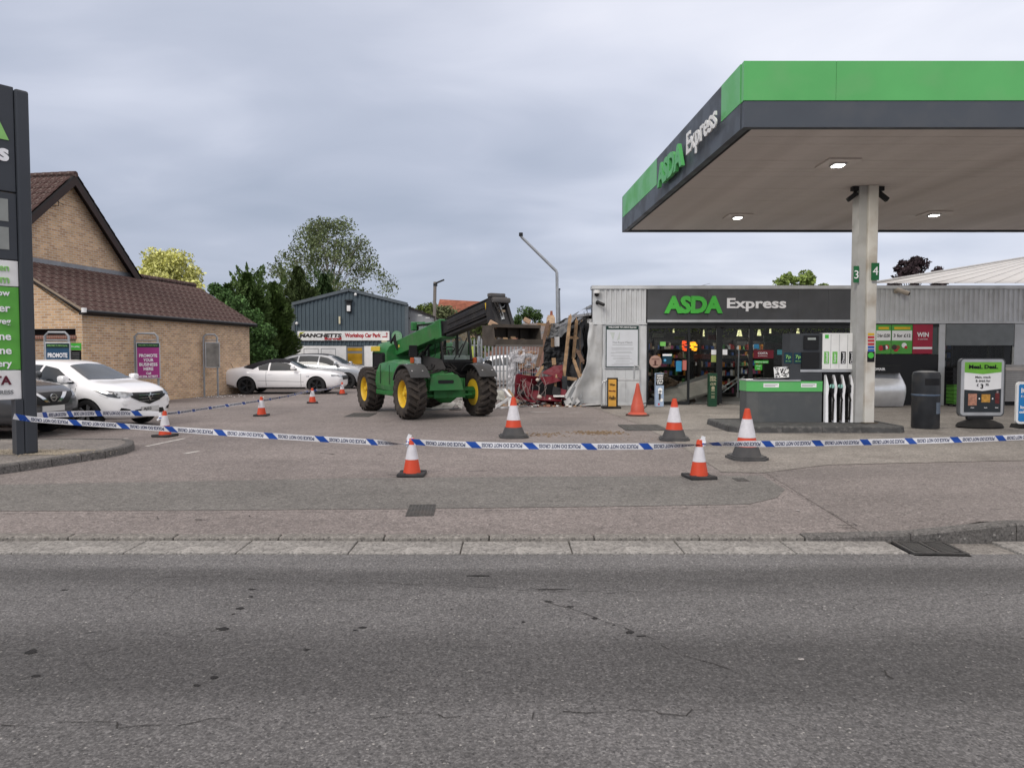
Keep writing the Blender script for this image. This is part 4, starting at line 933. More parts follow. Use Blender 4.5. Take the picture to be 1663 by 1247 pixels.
# cctv on the shop
def dome_cam(px, py, lab):
    p = at(px, py, SY - .05); t = thing('dome_camera', lab, 'camera', p)
    b = MB(); M = Matrix.Translation(p + Vector((0, -.04, 0))); b.lathe([(0, .10), (.09, .10), (.10, .02), (.09, 0)], 18, M); b.build('housing', WHITEP, t, smooth=True)
    b = MB(); b.lathe([(.078, -.001), (.07, -.05), (.04, -.085), (0, -.095)], 18, M); b.build('dome', BLACKP, t, smooth=True)
dome_cam(969, 477, 'white dome camera at the top left corner of the shop')
def bullet(px, py, lab, m, s=1, L_=.3, Y=None):
    p = at(px, py, SY - .04 if Y is None else Y); t = thing('security_camera', lab, 'camera', p)
    b = MB(); b.lathe([(0, 0), (.05 * s, 0), (.05 * s, .03), (0, .03)], 12, Matrix.Translation(p) @ Matrix.Rotation(R(90), 4, 'X')); b.tube([p, p + Vector((.02, -.1, -.02)) * s], .015 * s); b.build('bracket', m, t)
    b = MB(); b.tube([p + Vector((-.02, -.06, .03)) * s, p + Vector((.16, -.2, -.07)) * s], .045 * s, 14); b.build('housing', m, t, smooth=True)
    b = MB(); b.tube([p + Vector((.16, -.2, -.07)) * s, p + Vector((.166, -.205, -.0735)) * s], .034 * s, 14); b.build('lens', BLACKT, t)
bullet(970, 492, 'dark bullet camera under the dome camera on the shop corner', BLACKP, 1.1)
bullet(1455, 473, 'beige bullet camera on the cladding right of the column', mat('beige_metal', (.38, .33, .27), .5), 1.5)
# notice board on the pier
nb = thing('notice_board', 'framed white poster board on the pier left of the entrance', 'notice board', at(1010, 600, SY))
b = MB(); b.box((X_(982.5), SY - .05, Z_(598.5)), (X_(1037.5), SY - .006, Z_(527.5))); b.build('frame', ALU, nb)
b = MB(); b.box((X_(983.5), SY - .058, Z_(596.5)), (X_(1036.5), SY - .051, Z_(529))); b.build('border', mat('dark_green_print', (.01, .035, .03), .5), nb)
b = MB(); b.box((X_(984.8), SY - .064, Z_(595)), (X_(1035.2), SY - .059, Z_(535.5))); b.build('sheet', mat('poster_white', (.60, .62, .66), .35, var=.05), nb)
b = MB(); put_text(b, 'WELCOME TO ASDA Express', (X_(1010), SY - .059, Z_(532)), h=.06, wd=.86, weight=.02, depth=.002); b.build('heading', PALET, nb, fix=False)
b = MB(); put_text(b, 'The Royal Match', (X_(1010), SY - .065, Z_(556.5)), h=.075, wd=.62, weight=0, depth=.002); b.build('title_lettering', GREYT, nb, fix=False)
b = MB(); q = random.Random(5)
for y in (560, 565.5, 567.5, 571, 573, 577.5, 580.5, 583, 586.5, 590, 592): b.box((X_(1010) - q.uniform(.2, .36), SY - .0665, Z_(y) - .006), (X_(1010) + q.uniform(.2, .36), SY - .0645, Z_(y) + .004))
b.build('small_print', GREYT, nb, kind='stuff')
b = MB(); b.mesh([(X_(1006), SY - .0662, Z_(538)), (X_(1001), SY - .0662, Z_(553)), (X_(1006), SY - .0662, Z_(551))], [(0, 1, 2)]); b.mesh([(X_(990), SY - .0662, Z_(540)), (X_(995), SY - .0662, Z_(553)), (X_(998), SY - .0662, Z_(540))], [(0, 1, 2)]); b.build('picture', mat('pale_grey_print', (.48, .52, .5), .5), nb)
# hoop rail and panel sign by the pier
hr = thing('hoop_rail', 'bent steel hoop rail standing before the clad pier', 'barrier rail', at(1010, 662, SY - .5)); hy = SY - .5
b = MB(); b.tube([at(1040, 664, hy), at(1040, 602, hy), at(1037, 595, hy), at(1031, 594, hy), at(1030, 600, hy), at(1030, 617, hy)], .026, 10)
b.tube([at(1038, 617, hy), at(987, 617, hy), at(979, 620, hy), at(977, 628, hy), at(977, 664, hy)], .026, 10); b.tube([at(984, 664, hy + .1), at(984, 618, hy + .1)], .024, 8); b.build('rail', ALU, hr, smooth=True)
ps = thing('pavement_sign', 'narrow yellow swing sign reading Hello beside the hoop rail', 'sign', at(995, 667, SY - 1.3)); py_ = SY - 1.3
b = MB(); pbox(b, 986.2, 613.5, 1003.5, 664, py_, .05); b.build('frame', BLACKP, ps)
b = MB(); pbox(b, 988, 616, 1000.8, 660, py_ - .012, .011); b.build('panel', mat('sign_amber', (.62, .33, .06), .5, var=.1), ps)
b = MB(); put_text(b, 'When', at(994.4, 624.5, py_ - .013), h=.07, wd=.16, weight=.02); put_text(b, 'Hello', at(994.4, 646, py_ - .013), h=.12, wd=.2, weight=.02); b.build('lettering', BLACKT, ps, fix=False)
b = MB(); put_text(b, 'Monday', at(994.4, 635, py_ - .013), h=.06, wd=.2, weight=.03); b.build('lettering', MAROON, ps, fix=False)
b = MB(); c = at(995, 667, py_ + .05); b.rbox((c.x - .32, c.y - .22, .037), (c.x + .22, c.y + .2, .10), .02); b.build('foot', BLACKR, ps)
# bollard covers either side of the door
def bollard(px0, px1, py0, py1, Y, lab, m, cap=None):
    c = at((px0 + px1) / 2, py1, Y); t = thing('bollard', lab, 'bollard', (c.x, Y, .038), 0, 'advert bollards before the shop')
    wd = (at(px1, 600, Y).x - at(px0, 600, Y).x) / 2; h = at(1100, py0, Y).z - .038
    b = MB(); b.rbox((-wd, -wd * .7, 0), (wd, wd * .7, h), .015); b.build('cover', m, t, world=False)
    return t, wd, h
t, wd, h = bollard(1063.5, 1077, 606, 665, SY - .55, 'blue and white printed bollard cover before the left window', mat('bollard_blue', (.33, .42, .56), .45, var=.15, vs=3))
b = MB(); b.box((-wd * .98, -wd * .7 - .004, h * .64), (wd * .98, -wd * .7 - .001, h * .985)); b.build('black_panel', BLACKT, t, world=False)
for k, s in enumerate(('HIGH', 'POINT', "LET'S", 'TRY')): b = MB(); put_text(b, s, (0, -wd * .7 - .005, h * (.93 - k * .075)), h=.055, wd=wd * 1.5, weight=.04); b.build('lettering', WHITE, t, world=False, fix=False)
b = MB()
for zc, r_ in ((.50, .07), (.42, .06), (.2, .05)): b.lathe([(0, 0), (r_, 0), (r_, .003), (0, .003)], 14, Matrix.Translation((.01 if zc > .3 else .05, -wd * .7 - .001, h * zc)) @ Matrix.Rotation(R(90), 4, 'X'))
b.build('picture', WHITE, t, world=False)
b = MB(); b.box((-.03, -wd * .7 - .004, h * .2), (.03, -wd * .7 - .001, h * .4)); b.build('picture', mat('food_dark', (.06, .05, .04), .6), t, world=False)
b = MB(); b.box((-.05, -wd * .7 - .004, h * .05), (0, -wd * .7 - .001, h * .1)); b.build('picture', REDP, t, world=False)
t, wd, h = bollard(1149.5, 1163, 606, 664.5, SY - .5, 'dark green printed bollard cover before the sliding door', mat('bollard_green', (.012, .055, .028), .45))
PGO = mat('pale_gold_print', (.45, .42, .28), .5)
for s, zf, wf in (('MEAL', .88, 1.5), ('DEAL', .80, 1.5), ('£3.95', .68, 1.3)): b = MB(); put_text(b, s, (0, -wd * .7 - .001, h * zf), h=.07, wd=wd * wf, weight=.03); b.build('lettering', PGO, t, world=False, fix=False)
b = MB()
for k, z in enumerate((.54, .5, .46, .38, .3, .26)): b.box((-wd * .4, -wd * .7 - .004, h * z), (wd * .4, -wd * .7 - .001, h * z + .018))
b.lathe([(0, 0), (.05, 0), (.05, .003), (0, .003)], 12, Matrix.Translation((0, -wd * .7 - .001, h * .56)) @ Matrix.Rotation(R(90), 4, 'X')); o = b.build('small_print', PGO, t, world=False, fix=False); o['kind'] = 'stuff'
# bin
BC = gnd(1514, 697, .037); bn = thing('litter_bin', 'tall round black litter bin right of the pump', 'bin', (BC.x, BC.y + .26, .037)); r_ = .27; BH = 1.22
BINB = mat('bin_black', (.022, .024, .028), .35, var=.2, dirt=.2)
b = MB(); b.lathe([(0, 0), (r_ * .96, 0), (r_, .03), (r_, .72)], 32); b.build('body', BINB, bn, world=False, smooth=True)
b = MB(); b.lathe([(r_ * .99, .725), (r_ * 1.005, .73), (r_ * 1.005, 1.12), (r_ * .93, 1.19), (r_ * .5, BH), (0, BH + .005)], 32); b.build('hood', BINB, bn, world=False, smooth=True)
b = MB(); b.lathe([(r_ * 1.01, .69), (r_ * 1.03, .70), (r_ * 1.03, .72), (r_ * 1.01, .73)], 32); b.build('band', mat('blue_grey_band', (.08, .11, .16), .4), bn, world=False)
b = MB(); b.lathe([(r_ * 1.008, .92), (r_ * 1.012, .93), (r_ * 1.012, 1.05), (r_ * 1.008, 1.06)], 12, a0=R(-125), a1=R(-55)); b.build('opening', BLACKT, bn, world=False)
b = MB(); b.lathe([(r_ * 1.012, .32), (r_ * 1.015, .32), (r_ * 1.015, .56), (r_ * 1.012, .56)], 8, a0=R(-75), a1=R(-38)); b.build('label', mat('label_slate', (.12, .15, .19), .5), bn, world=False)
# meal deal sign on a dome base
MY = gnd(1592, 696, .037).y + .25
ms = thing('forecourt_sign', 'rounded meal deal swing sign on a black dome base', 'sign', (at(1592, 640, MY).x, MY, .037))
def rrect(x0, x1, z0, z1, r, n=6):
    return [(cx + r * math.cos(a), cz + r * math.sin(a)) for cx, cz, a0 in ((x1 - r, z1 - r, 0), (x0 + r, z1 - r, 90), (x0 + r, z0 + r, 180), (x1 - r, z0 + r, 270)) for a in [R(a0 + 90 * k / n) for k in range(n + 1)]]
mx0, mx1 = at(1556, 640, MY).x, at(1630, 640, MY).x; mz0, mz1 = at(1592, 676, MY).z, at(1592, 582, MY).z
b = MB(); b.prism(rrect(mx0, mx1, mz0, mz1, .09), MY - .03, MY + .05); b.build('rim', mat('sign_rim', (.10, .105, .11), .4), ms)
b = MB(); b.prism(rrect(mx0 + .025, mx1 - .04, mz0 + .025, mz1 - .02, .075), MY - .05, MY - .032); b.build('frame', ALU, ms)
px0, px1 = at(1563, 640, MY).x, at(1622.5, 640, MY).x
def mz(py): return at(1592, py, MY).z
b = MB(); b.box((px0, MY - .056, mz(669)), (px1, MY - .051, mz(588))); b.build('poster', WHITE, ms)
xm = (px0 + px1) / 2
b = MB(); b.prism([(px0, mz(588)), (px1, mz(588)), (px1, mz(604)), (xm, mz(607.5)), (px0, mz(604.5))], MY - .060, MY - .057); b.build('poster_header', mat('poster_lime', (.17, .47, .05), .5), ms)
b = MB(); b.prism([(px0, mz(669)), (px1, mz(669)), (px1, mz(631)), (xm, mz(634.5)), (px0, mz(632.5))], MY - .060, MY - .057); b.build('poster_footer', mat('poster_dark', (.022, .028, .033), .5), ms)
for s, dx, dy, y, h_, w_, g in (('MeaL DeaL', 0, .061, 595.5, .085, .62, .035), ('Main, snack', 0, .057, 612.5, .05, .33, .005), ('& drink for', 0, .057, 618.2, .05, .31, .005), ('£', -.11, .057, 625, .06, None, .01), ('3', -.02, .057, 627, .105, None, .03), ('.95', .085, .057, 624.5, .05, None, .01)):
    b = MB(); put_text(b, s, (xm + dx, MY - dy, mz(y)), h=h_, wd=w_, weight=g); b.build('lettering', BLACKT, ms, fix=False)
for x0, x1, y0, y1, c in ((1569.5, 1583.5, 639, 658, (.45, .22, .15)), (1591, 1605, 640, 653, (.5, .26, .05)), (1613, 1620, 638, 655, (.12, .02, .02)), (1615, 1618, 634.5, 638, (.3, .25, .25))):
    b = MB(); b.box((at(x0, 640, MY).x, MY - .064, mz(y1)), (at(x1, 640, MY).x, MY - .061, mz(y0))); b.build('food_picture', mat('food_%d' % x0, c, .5, var=.3, vs=20), ms)
b = MB()
for x in (1587.5, 1609): b.lathe([(0, 0), (.016, 0), (.016, .003), (0, .003)], 10, Matrix.Translation((at(x, 640, MY).x, MY - .061, mz(647))) @ Matrix.Rotation(R(90), 4, 'X'))
b.build('plus_dots', PALET, ms, fix=False)
for x, s in ((1576.5, 'Main'), (1598, 'Snack'), (1616, 'Drink')): b = MB(); put_text(b, s, (at(x, 640, MY).x, MY - .061, mz(661.5)), h=.022, wd=.07); b.build('small_print', PALET, ms, fix=False)
b = MB(); b.lathe([(0, 0), (.46, 0), (.48, .03), (.44, .09), (.3, .15), (.16, .18), (0, .19)], 36, Matrix.Diagonal((1, .7, 1, 1))); b.build('dome_base', BLACKR, ms, world=False, smooth=True)
b = MB(); b.rbox((-.28, -.03, .17), (.28, .05, mz0 - .03), .01); b.build('stem', BLACKP, ms, world=False)
# blue sign at the right edge
BY = gnd(1660, 696, .037).y + .15
bs = thing('forecourt_sign', 'blue poster sign in a white rounded frame at the right edge', 'sign', (at(1690, 640, BY).x, BY, .037))
qx0, qx1 = at(1650, 640, BY).x, at(1730, 640, BY).x; qz0, qz1 = at(1690, 688, BY).z, at(1690, 620, BY).z
b = MB(); b.prism(rrect(qx0, qx1, qz0, qz1, .08), BY - .02, BY + .03); b.build('frame', WHITEP, bs)
b = MB(); b.prism(rrect(qx0 + .045, qx1 - .045, qz0 + .05, qz1 - .05, .04), BY - .026, BY - .021); b.build('poster', mat('poster_blue', (.02, .20, .50), .4), bs)
b = MB(); put_text(b, 'ICE', (qx0 + .09, BY - .027, at(1, 634, BY).z), h=.11, weight=.03, align='l'); put_text(b, 'Fresh', (qx0 + .09, BY - .027, at(1, 643.5, BY).z), h=.05, weight=0, align='l'); put_text(b, 'Ice', (qx0 + .08, BY - .027, at(1, 661, BY).z), h=.07, weight=.03, align='l'); put_text(b, 'cold', (qx0 + .06, BY - .027, at(1, 668.5, BY).z), h=.065, weight=.03, align='l'); b.build('lettering', WHITE, bs, fix=False)
b = MB(); b.prism([(qx0 - .02, .037), (qx1 + .02, .037), (qx1 - .02, qz0 - .003), (qx0 + .02, qz0 - .003)], BY - .15, BY + .15); b.build('foot', BLACKR, bs)
# ================================================================== brick building on the left
BA = Vector((-12.5, 20.7, .03)); BRZ = math.atan2(9.1, 1.5); BL = 9.22
out_ = thing('brick_outbuilding', 'low buff brick building with brown tiled lean-to roof beside the car park', 'building', BA, BRZ)
EV, RG, DEP = 2.78, 4.42, 2.65
b = MB(); b.box((0, 0, 0), (BL, .22, EV - .02)); b.build('long_wall', BUFF, out_, world=False)
b = MB(); b.prism([(.0, 2.08), (.0, EV - .02), (-.0 + DEP, RG - .1), (DEP, 2.08)], 0, .0, 'x') if False else None
b = MB(); b.mesh([(0, .221, 2.32), (0, DEP + 6, 2.32), (0, DEP + 6, RG - .1), (0, DEP, RG - .08), (0, .221, EV - .02), (.22, .221, 2.32), (.22, DEP + 6, 2.32), (.22, DEP + 6, RG - .1), (.22, DEP, RG - .08), (.22, .221, EV - .02)],
    [(0, 1, 2, 3, 4), (5, 9, 8, 7, 6), (0, 5, 6, 1), (0, 4, 9, 5)]); b.build('end_wall', BUFF, out_, world=False)
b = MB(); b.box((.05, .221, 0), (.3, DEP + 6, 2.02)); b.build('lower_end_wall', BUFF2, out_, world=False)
b = MB(); b.box((.3, .3, 1.9), (.9, DEP + 6, 2.6)); b.build('dark_opening', BLACKT, out_, world=False)
cb_ = MB(); cb_.rbox((-.06, 0, 0), (.26, .066, .11), .006); cbd2 = cb_.data('coping_brick', REDB)
for i in range(50):
    o = bpy.data.objects.new('coping_brick', cbd2); COL.objects.link(o); o.parent = out_; o.location = (.03, .20 + i * .075, 2.022)
b = MB(); b.mesh([(BL - .22, .0, EV - .02), (BL - .22, DEP, RG - .08), (BL - .22, DEP + .2, 0), (BL - .22, .221, 0), (BL, .221, EV - .02), (BL, DEP, RG - .08), (BL, DEP + .2, 0), (BL, .221, 0)], [(0, 3, 2, 1), (4, 5, 6, 7), (0, 1, 5, 4)]); b.build('far_wall', BUFF, out_, world=False)
# gutter and soffit
b = MB(); b.box((-.12, -.16, EV - .06), (BL + .12, -.003, EV + .02)); b.build('soffit_board', DKWOOD, out_, world=False)
b = MB(); b.tube([(-.14, -.24, EV + .03), (BL + .14, -.24, EV + .03)], .055, 10); b.build('gutter', BLACKP, out_, world=False, smooth=True)
b = MB(); b.tube([(-.16, -.21, EV + .0), (-.16, -.21, EV + .13)], .07, 12); b.build('gutter_end', WHITEP, out_, world=False)
def tile_mesh(wd=.33, ln=.40):
    m_ = MB(); N_ = 8; top = []; 
    prof = [(0, .0), (.06, .03), (.12, .035), (.17, .006), (.19, 0), (.24, .03), (.30, .035), (.34, .004)]
    vs = [(x, y, z + (.018 if y == 0 else 0) + dz) for dz in (0, -.014) for y in (0, ln) for x, z in prof]; n = len(prof)
    fs = [(i, i + 1, n + i + 1, n + i) for i in range(n - 1)] + [(2 * n + i, 2 * n + i + 1, i + 1, i) for i in range(n - 1)]
    m_.mesh(vs, fs); return m_.data('roof_tile', TILE)
TD = tile_mesh()
def tile_slope(parent, O, ux, uy, ncol, nrow, skip=None, seed=0):
    """tiles on a slope: O eave corner, ux along the eave, uy up the slope"""
    q = random.Random(seed); ux, uy = Vector(ux).normalized(), Vector(uy).normalized(); n = ux.cross(uy)
    M = Matrix((ux, uy, n)).transposed().to_4x4()
    for r_ in range(nrow):
        for c in range(ncol):
            if skip and skip(c, r_): continue
            o = bpy.data.objects.new('roof_tile', TD); COL.objects.link(o); o.parent = parent
            o.matrix_local = Matrix.Translation(Vector(O) + ux * c * .33 + uy * r_ * .335 + n * (.012 + q.uniform(0, .006))) @ M
sl = Vector((0, DEP + .2, RG - EV - .0 + .06))
tile_slope(out_, (-.15, -.22, EV + .02), (1, 0, 0), sl, 29, 9, seed=1)
b = MB(); s2 = sl.normalized(); b.mesh([(-.14, -.2, EV + .0), (BL + .3, -.2, EV + .0), (BL + .3, DEP + .1, RG + .06), (-.14, DEP + .1, RG + .06)] + [(-.14, -.2, EV - .05), (BL + .3, -.2, EV - .05), (BL + .3, DEP + .1, RG), (-.14, DEP + .1, RG)], [(0, 1, 2, 3), (4, 7, 6, 5), (0, 4, 5, 1), (1, 5, 6, 2), (3, 7, 4, 0)]); b.build('roof_deck', DKWOOD, out_, world=False)
b = MB(); b.tube([(5.9, DEP + .02, RG + .10), (BL + .3, DEP + .02, RG + .10)], .11, 8); b.build('ridge_tiles', TILE, out_, world=False)
b = MB(); b.bar((-.1, -.2, EV + .04), (-.1, DEP + .1, RG + .10), .1, .06); b.build('verge_trim', mat('verge_cream', (.3, .24, .18), .8), out_, world=False)
b = MB(); b.box((-.3, DEP - .06, RG + .02), (5.9, DEP - .004, RG + .17)); b.build('lead_flashing', ZINC, out_, world=False)
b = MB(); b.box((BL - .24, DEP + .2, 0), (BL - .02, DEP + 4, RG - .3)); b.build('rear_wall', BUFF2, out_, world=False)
# tall gabled house behind it
hs = thing('gabled_brick_house', 'tall buff brick gable with brown tiled roof at the left', 'house', BA, BRZ)
GE0, GE1, GA, GZ, GAZ = -.55, 5.42, 2.55, 4.65, 7.5
b = MB(); pg = [(GE0, 0), (GE1, 0), (GE1, GZ), (GA + .05, GAZ - .08), (GE0, GZ)]
b.prism(pg, DEP + .003, DEP + 7, 'y'); b.build('gable_wall', BUFF, hs, world=False)
for sgn, e_x in ((-1, GE0 - .32), (1, GE1 + .32)):
    dx, dz = GA + .05 - e_x, GAZ - (GZ - .28); L_ = math.hypot(dx, dz)
    b = MB(); nn = Vector((-dz * (1 if dx > 0 else -1), 0, abs(dx))).normalized()
    p0 = Vector((e_x, DEP - .32, GZ - .28)); p1 = Vector((GA + .05, DEP - .32, GAZ)); q0, q1 = p0 + Vector((0, 7.5, 0)), p1 + Vector((0, 7.5, 0)); dn = Vector((0, 0, -.09))
    b.mesh([p0, p1, q1, q0, p0 + dn, p1 + dn, q1 + dn, q0 + dn], [(0, 1, 2, 3), (4, 7, 6, 5), (0, 4, 5, 1), (0, 3, 7, 4)]); b.build('roof_deck', DKWOOD, hs, world=False)
    b = MB(); b.mesh([p0 + dn * 1.01 + Vector((0, .0, 0)), p1 + dn * 1.01, p1 + Vector((0, 0, -.36)), p0 + Vector((0, 0, -.33))] + [v + Vector((0, .03, 0)) for v in (p0 + dn * 1.01, p1 + dn * 1.01, p1 + Vector((0, 0, -.36)), p0 + Vector((0, 0, -.33)))], [(0, 1, 2, 3), (7, 6, 5, 4), (0, 4, 5, 1), (3, 2, 6, 7), (0, 3, 7, 4)])
    b.build('bargeboard', mat('bargeboard_brown', (.035, .022, .02), .7), hs, world=False)
nr = Vector((GA + .05 - (GE0 - .32), 0, GAZ - GZ + .28))
tile_slope(hs, (GE0 - .34, DEP + 3.30, GZ - .26), (0, -1, 0), nr, 11, 13, seed=2)
tile_slope(hs, (GE1 + .34, DEP - .34, GZ - .26), (0, 1, 0), (-(GE1 + .32 - GA - .05), 0, GAZ - GZ + .28), 3, 13, seed=3)
rtd = MB(); rtd.lathe([(.10, 0), (.11, .30), (.10, .31)], 8, Matrix.Rotation(R(-90), 4, 'X')); rd = rtd.data('ridge_tile', TILE)
for i in range(10):
    o = bpy.data.objects.new('ridge_tile', rd); COL.objects.link(o); o.parent = hs; o.location = (GA + .05, DEP - .34 + i * .31, GAZ + .0)
b = MB(); b.tube([(GE0 + .6, DEP + .9, GZ + 1.75), (GE0 + .6, DEP + .9, GZ + 1.9)], .2, 14); b.build('roof_vent', WHITEP, hs, world=False)
b = MB(); b.tube([(2.0, DEP - .01, 6.35), (2.0, DEP - .2, 6.35), (2.0, DEP - .2, 6.5)], .012, 6); b.tube([(1.85, DEP - .2, 6.5), (2.2, DEP - .2, 6.42)], .01, 5); b.build('wall_bracket', BLACKP, hs, world=False)

# ---- advert frames in front of the brick wall
def advert(px0, px1, py0, py1, Y, lab, colm, txt, rz, foot_py, head=True):
    c = at((px0 + px1) / 2, (py0 + py1) / 2, Y); t = thing('advert_frame', lab, 'advert sign', (c.x, Y, .03), rz, 'advert frames before the brick wall')
    s = F_PX / Y; wd = (px1 - px0) / s / math.cos(rz) / 2 * 1.0; z0 = at(0, py1, Y).z - .03; z1 = at(0, py0, Y).z - .03
    b = MB(); zt = z1 + .28
    b.tube([(-wd - .03, .06, 0), (-wd - .03, .06, zt - .1), (-wd + .06, .06, zt), (wd - .16, .06, zt), (wd - .07, .06, zt - .1), (wd - .07, .06, 0)], .035, 8); b.tube([(-wd, .06, zt - .22), (wd - .07, .06, zt - .22)], .02, 6); b.build('post', STEEL, t, world=False, smooth=True)
    b = MB(); b.rbox((-wd, -.03, z0), (wd, .02, z1), .008); b.build('frame', ALU, t, world=False)
    b = MB(); b.box((-wd + .03, -.037, z0 + .03), (wd - .03, -.031, z1 - .03)); b.build('poster', colm, t, world=False)
    if head:
        b = MB(); b.box((-wd + .03, -.042, z1 - .16), (wd - .03, -.038, z1 - .03)); b.build('heading_band', mat('dark_green_print'), t, world=False)
        b = MB(); put_text(b, 'WELCOME TO ASDA Express', (0, -.043, z1 - .095), h=.05, wd=wd * 1.6, weight=.02); b.build('heading', TXG, t, world=False, fix=False)
    if txt:
        for s_, zf, h_, wf in txt: b = MB(); put_text(b, s_, (0, -.038, z1 - zf), h=h_, wd=wd * wf, weight=.03); b.build('lettering', PALET, t, world=False, fix=False)
    return t
MAG = mat('poster_magenta', (.36, .04, .22), .45, var=.05)
advert(76.5, 113.5, 556, 625, 19.9, 'blue PROMOTE YOUR BUSINESS poster in a steel frame behind the white car', mat('poster_navy', (.02, .07, .14), .45, var=.05), [('PROMOTE', .36, .13, 1.55), ('YOUR', .56, .13, .95), ('BUSINESS', .76, .12, 1.55), ('HERE', .95, .12, .95)], R(10), 660)
advert(225, 257, 556, 615, 22.6, 'magenta PROMOTE YOUR BUSINESS HERE poster in a steel frame', MAG, [('PROMOTE', .42, .10, 1.5), ('YOUR', .56, .10, .85), ('BUSINESS', .70, .10, 1.5), ('HERE', .84, .10, .8), ('Call', .98, .07, .4), ('01206 577877', 1.08, .07, 1.55)], R(24), 650)
advert(336, 354, 555.5, 597, 26.5, 'empty grey advert frame at the far end of the brick wall', mat('blank_board', (.22, .21, .19), .6, var=.3, vs=4), None, R(38), 650, head=False)
b = MB(); pk = at(122, 574, 20.3); t = thing('parking_notice', 'green and black parking notice on the brick wall beside the blue poster', 'notice', pk)
b = MB(); pbox(b, 113.5, 557, 131.5, 568.5, 20.3, .02); b.build('green_panel', GREENT, t)
b = MB(); pbox(b, 113.5, 568.8, 131.5, 592, 20.3, .02); b.build('black_panel', BLACKT, t)
b = MB(); put_text(b, 'Our parking', at(122.5, 563, 20.295), h=.07, wd=.24, weight=.01); b.build('lettering', PALET, t, fix=False)
b = MB()
for y in (573, 576, 579, 582, 586, 588.5): pbox(b, 117, y, 129, y + 1, 20.294, .002)
b.build('small_print', GREYT, t, kind='stuff')

# ================================================================== workshop
WY = 42.0
ws = thing('workshop', 'slate grey corrugated workshop with white lower wall and long sign', 'workshop', at(568, 617, WY))
def wz(py): return at(568, py, WY).z
def wx(px): return at(px, 560, WY).x
b = MB(); prof = []; x = wx(477.5); p_ = .235; xe = wx(660.5); xa = wx(568); ze, za = wz(494), wz(471.5)
top = lambda x: za + (ze - za) * abs(x - xa) / (xe - xa) - .03
while x < xe - .01:
    for f, d in ((0, 0), (.45, 0), (.55, .05), (.9, .05)): prof.append((min(xe, x + f * p_), d))
    x += p_
prof.append((xe, 0)); n = len(prof)
b.mesh([(x, WY - d, wz(561.5)) for x, d in prof] + [(x, WY - d, top(x)) for x, d in prof], [(i, i + 1, n + i + 1, n + i) for i in range(n - 1)]); b.build('gable_cladding', CORR, ws)
b = MB(); b.bar((wx(476), WY - .06, ze + .0), (xa, WY - .06, za + .03), .2, .17); b.bar((xa, WY - .06, za + .03), (wx(662), WY - .06, ze), .2, .17); b.build('verge_trim', mat('slate_trim', (.10, .12, .135), .5), ws)
for px in (477.2, 660.8): b = MB(); b.box((wx(px) - .1, WY - .08, .1), (wx(px) + .1, WY + .1, ze)); b.build('corner_flashing', mat('slate_trim'), ws)
b = MB(); b.prism([(wx(477), .0), (wx(661), .0), (wx(661), ze - .1), (xa, za - .1), (wx(477), ze - .1)], WY + .06, WY + 9, 'y'); b.build('shell', CORR, ws)
b = MB(); b.box((wx(479), WY - .04, .0), (wx(562.5), WY + .05, wz(561.8))); b.box((wx(591.5), WY - .04, 0), (wx(612), WY + .05, wz(561.8))); b.box((wx(562.6), WY - .04, 0), (wx(591.4), WY + .05, wz(594.5))); b.build('lower_wall', WHITEP, ws)
b = MB(); b.box((wx(612.1), WY - .02, 0), (wx(660), WY + .05, wz(561.8))); b.build('dark_door', mat('workshop_door', (.05, .06, .065), .5), ws)
for x0 in (493.5, 521.5):
    b = MB()
    for a_, c_ in (((x0, 566), (x0 + 24, 566.8)), ((x0, 566), (x0 + .8, 600)), ((x0 + 23.2, 566), (x0 + 24, 600))): b.box((wx(a_[0]), WY - .05, wz(c_[1])), (wx(c_[0]), WY - .042, wz(a_[1])))
    b.build('panel_outline', GREYT, ws)
b = MB(); b.box((wx(562.8), WY - .07, wz(594)), (wx(591.2), WY - .0, wz(562.4))); b.build('window', mat('upvc_grey', (.20, .21, .22), .4), ws); wn_ = b
YGL = mat('amber_pane', (.42, .24, .02), .25, var=.45, vs=1.2)
for y0, y1 in ((565, 570), (574, 591.5)):
    b = MB(); b.box((wx(565), WY - .085, wz(y1)), (wx(588.5), WY - .072, wz(y0))); b.build('window_pane', YGL, ws)
b = MB(); b.box((wx(484.5), WY - .14, wz(553)), (wx(633), WY - .07, wz(538))); b.build('sign_board', WHITEP, ws)
b = MB(); put_text(b, 'MANCHETTS', (wx(487.5), WY - .141, wz(545)), h=.24, wd=wx(556) - wx(487.5), weight=.06, align='l', shear=.15); b.build('sign_lettering', mat('sign_black', (.05, .045, .045), .5), ws, fix=False)
RED2 = mat('sign_red', (.42, .02, .03), .5)
b = MB(); put_text(b, 'Burwell', (wx(542), WY - .150, wz(550)), h=.16, wd=wx(555.5) - wx(528), weight=.05); put_text(b, 'Workshop Car Park', (wx(561), WY - .141, wz(545.6)), h=.32, wd=wx(619.5) - wx(561), weight=.05, align='l')
b.box((wx(621.5), WY - .146, wz(548)), (wx(629.5), WY - .141, wz(546.3))); b.box((wx(628.5), WY - .147, wz(547)), (wx(629.8), WY - .1415, wz(542))); b.mesh([(wx(627), WY - .147, wz(542.5)), (wx(631), WY - .147, wz(542.5)), (wx(629), WY - .147, wz(539.8))], [(0, 1, 2)]); b.build('sign_lettering', RED2, ws, fix=False)
b = MB(); b.mesh([(wx(485), WY - .142, wz(551)), (wx(488), WY - .142, wz(540)), (wx(497), WY - .142, wz(539)), (wx(488), WY - .142, wz(545))], [(0, 1, 2, 3)]); b.build('sign_emblem', mat('sign_lime', (.4, .42, .05), .5), ws)
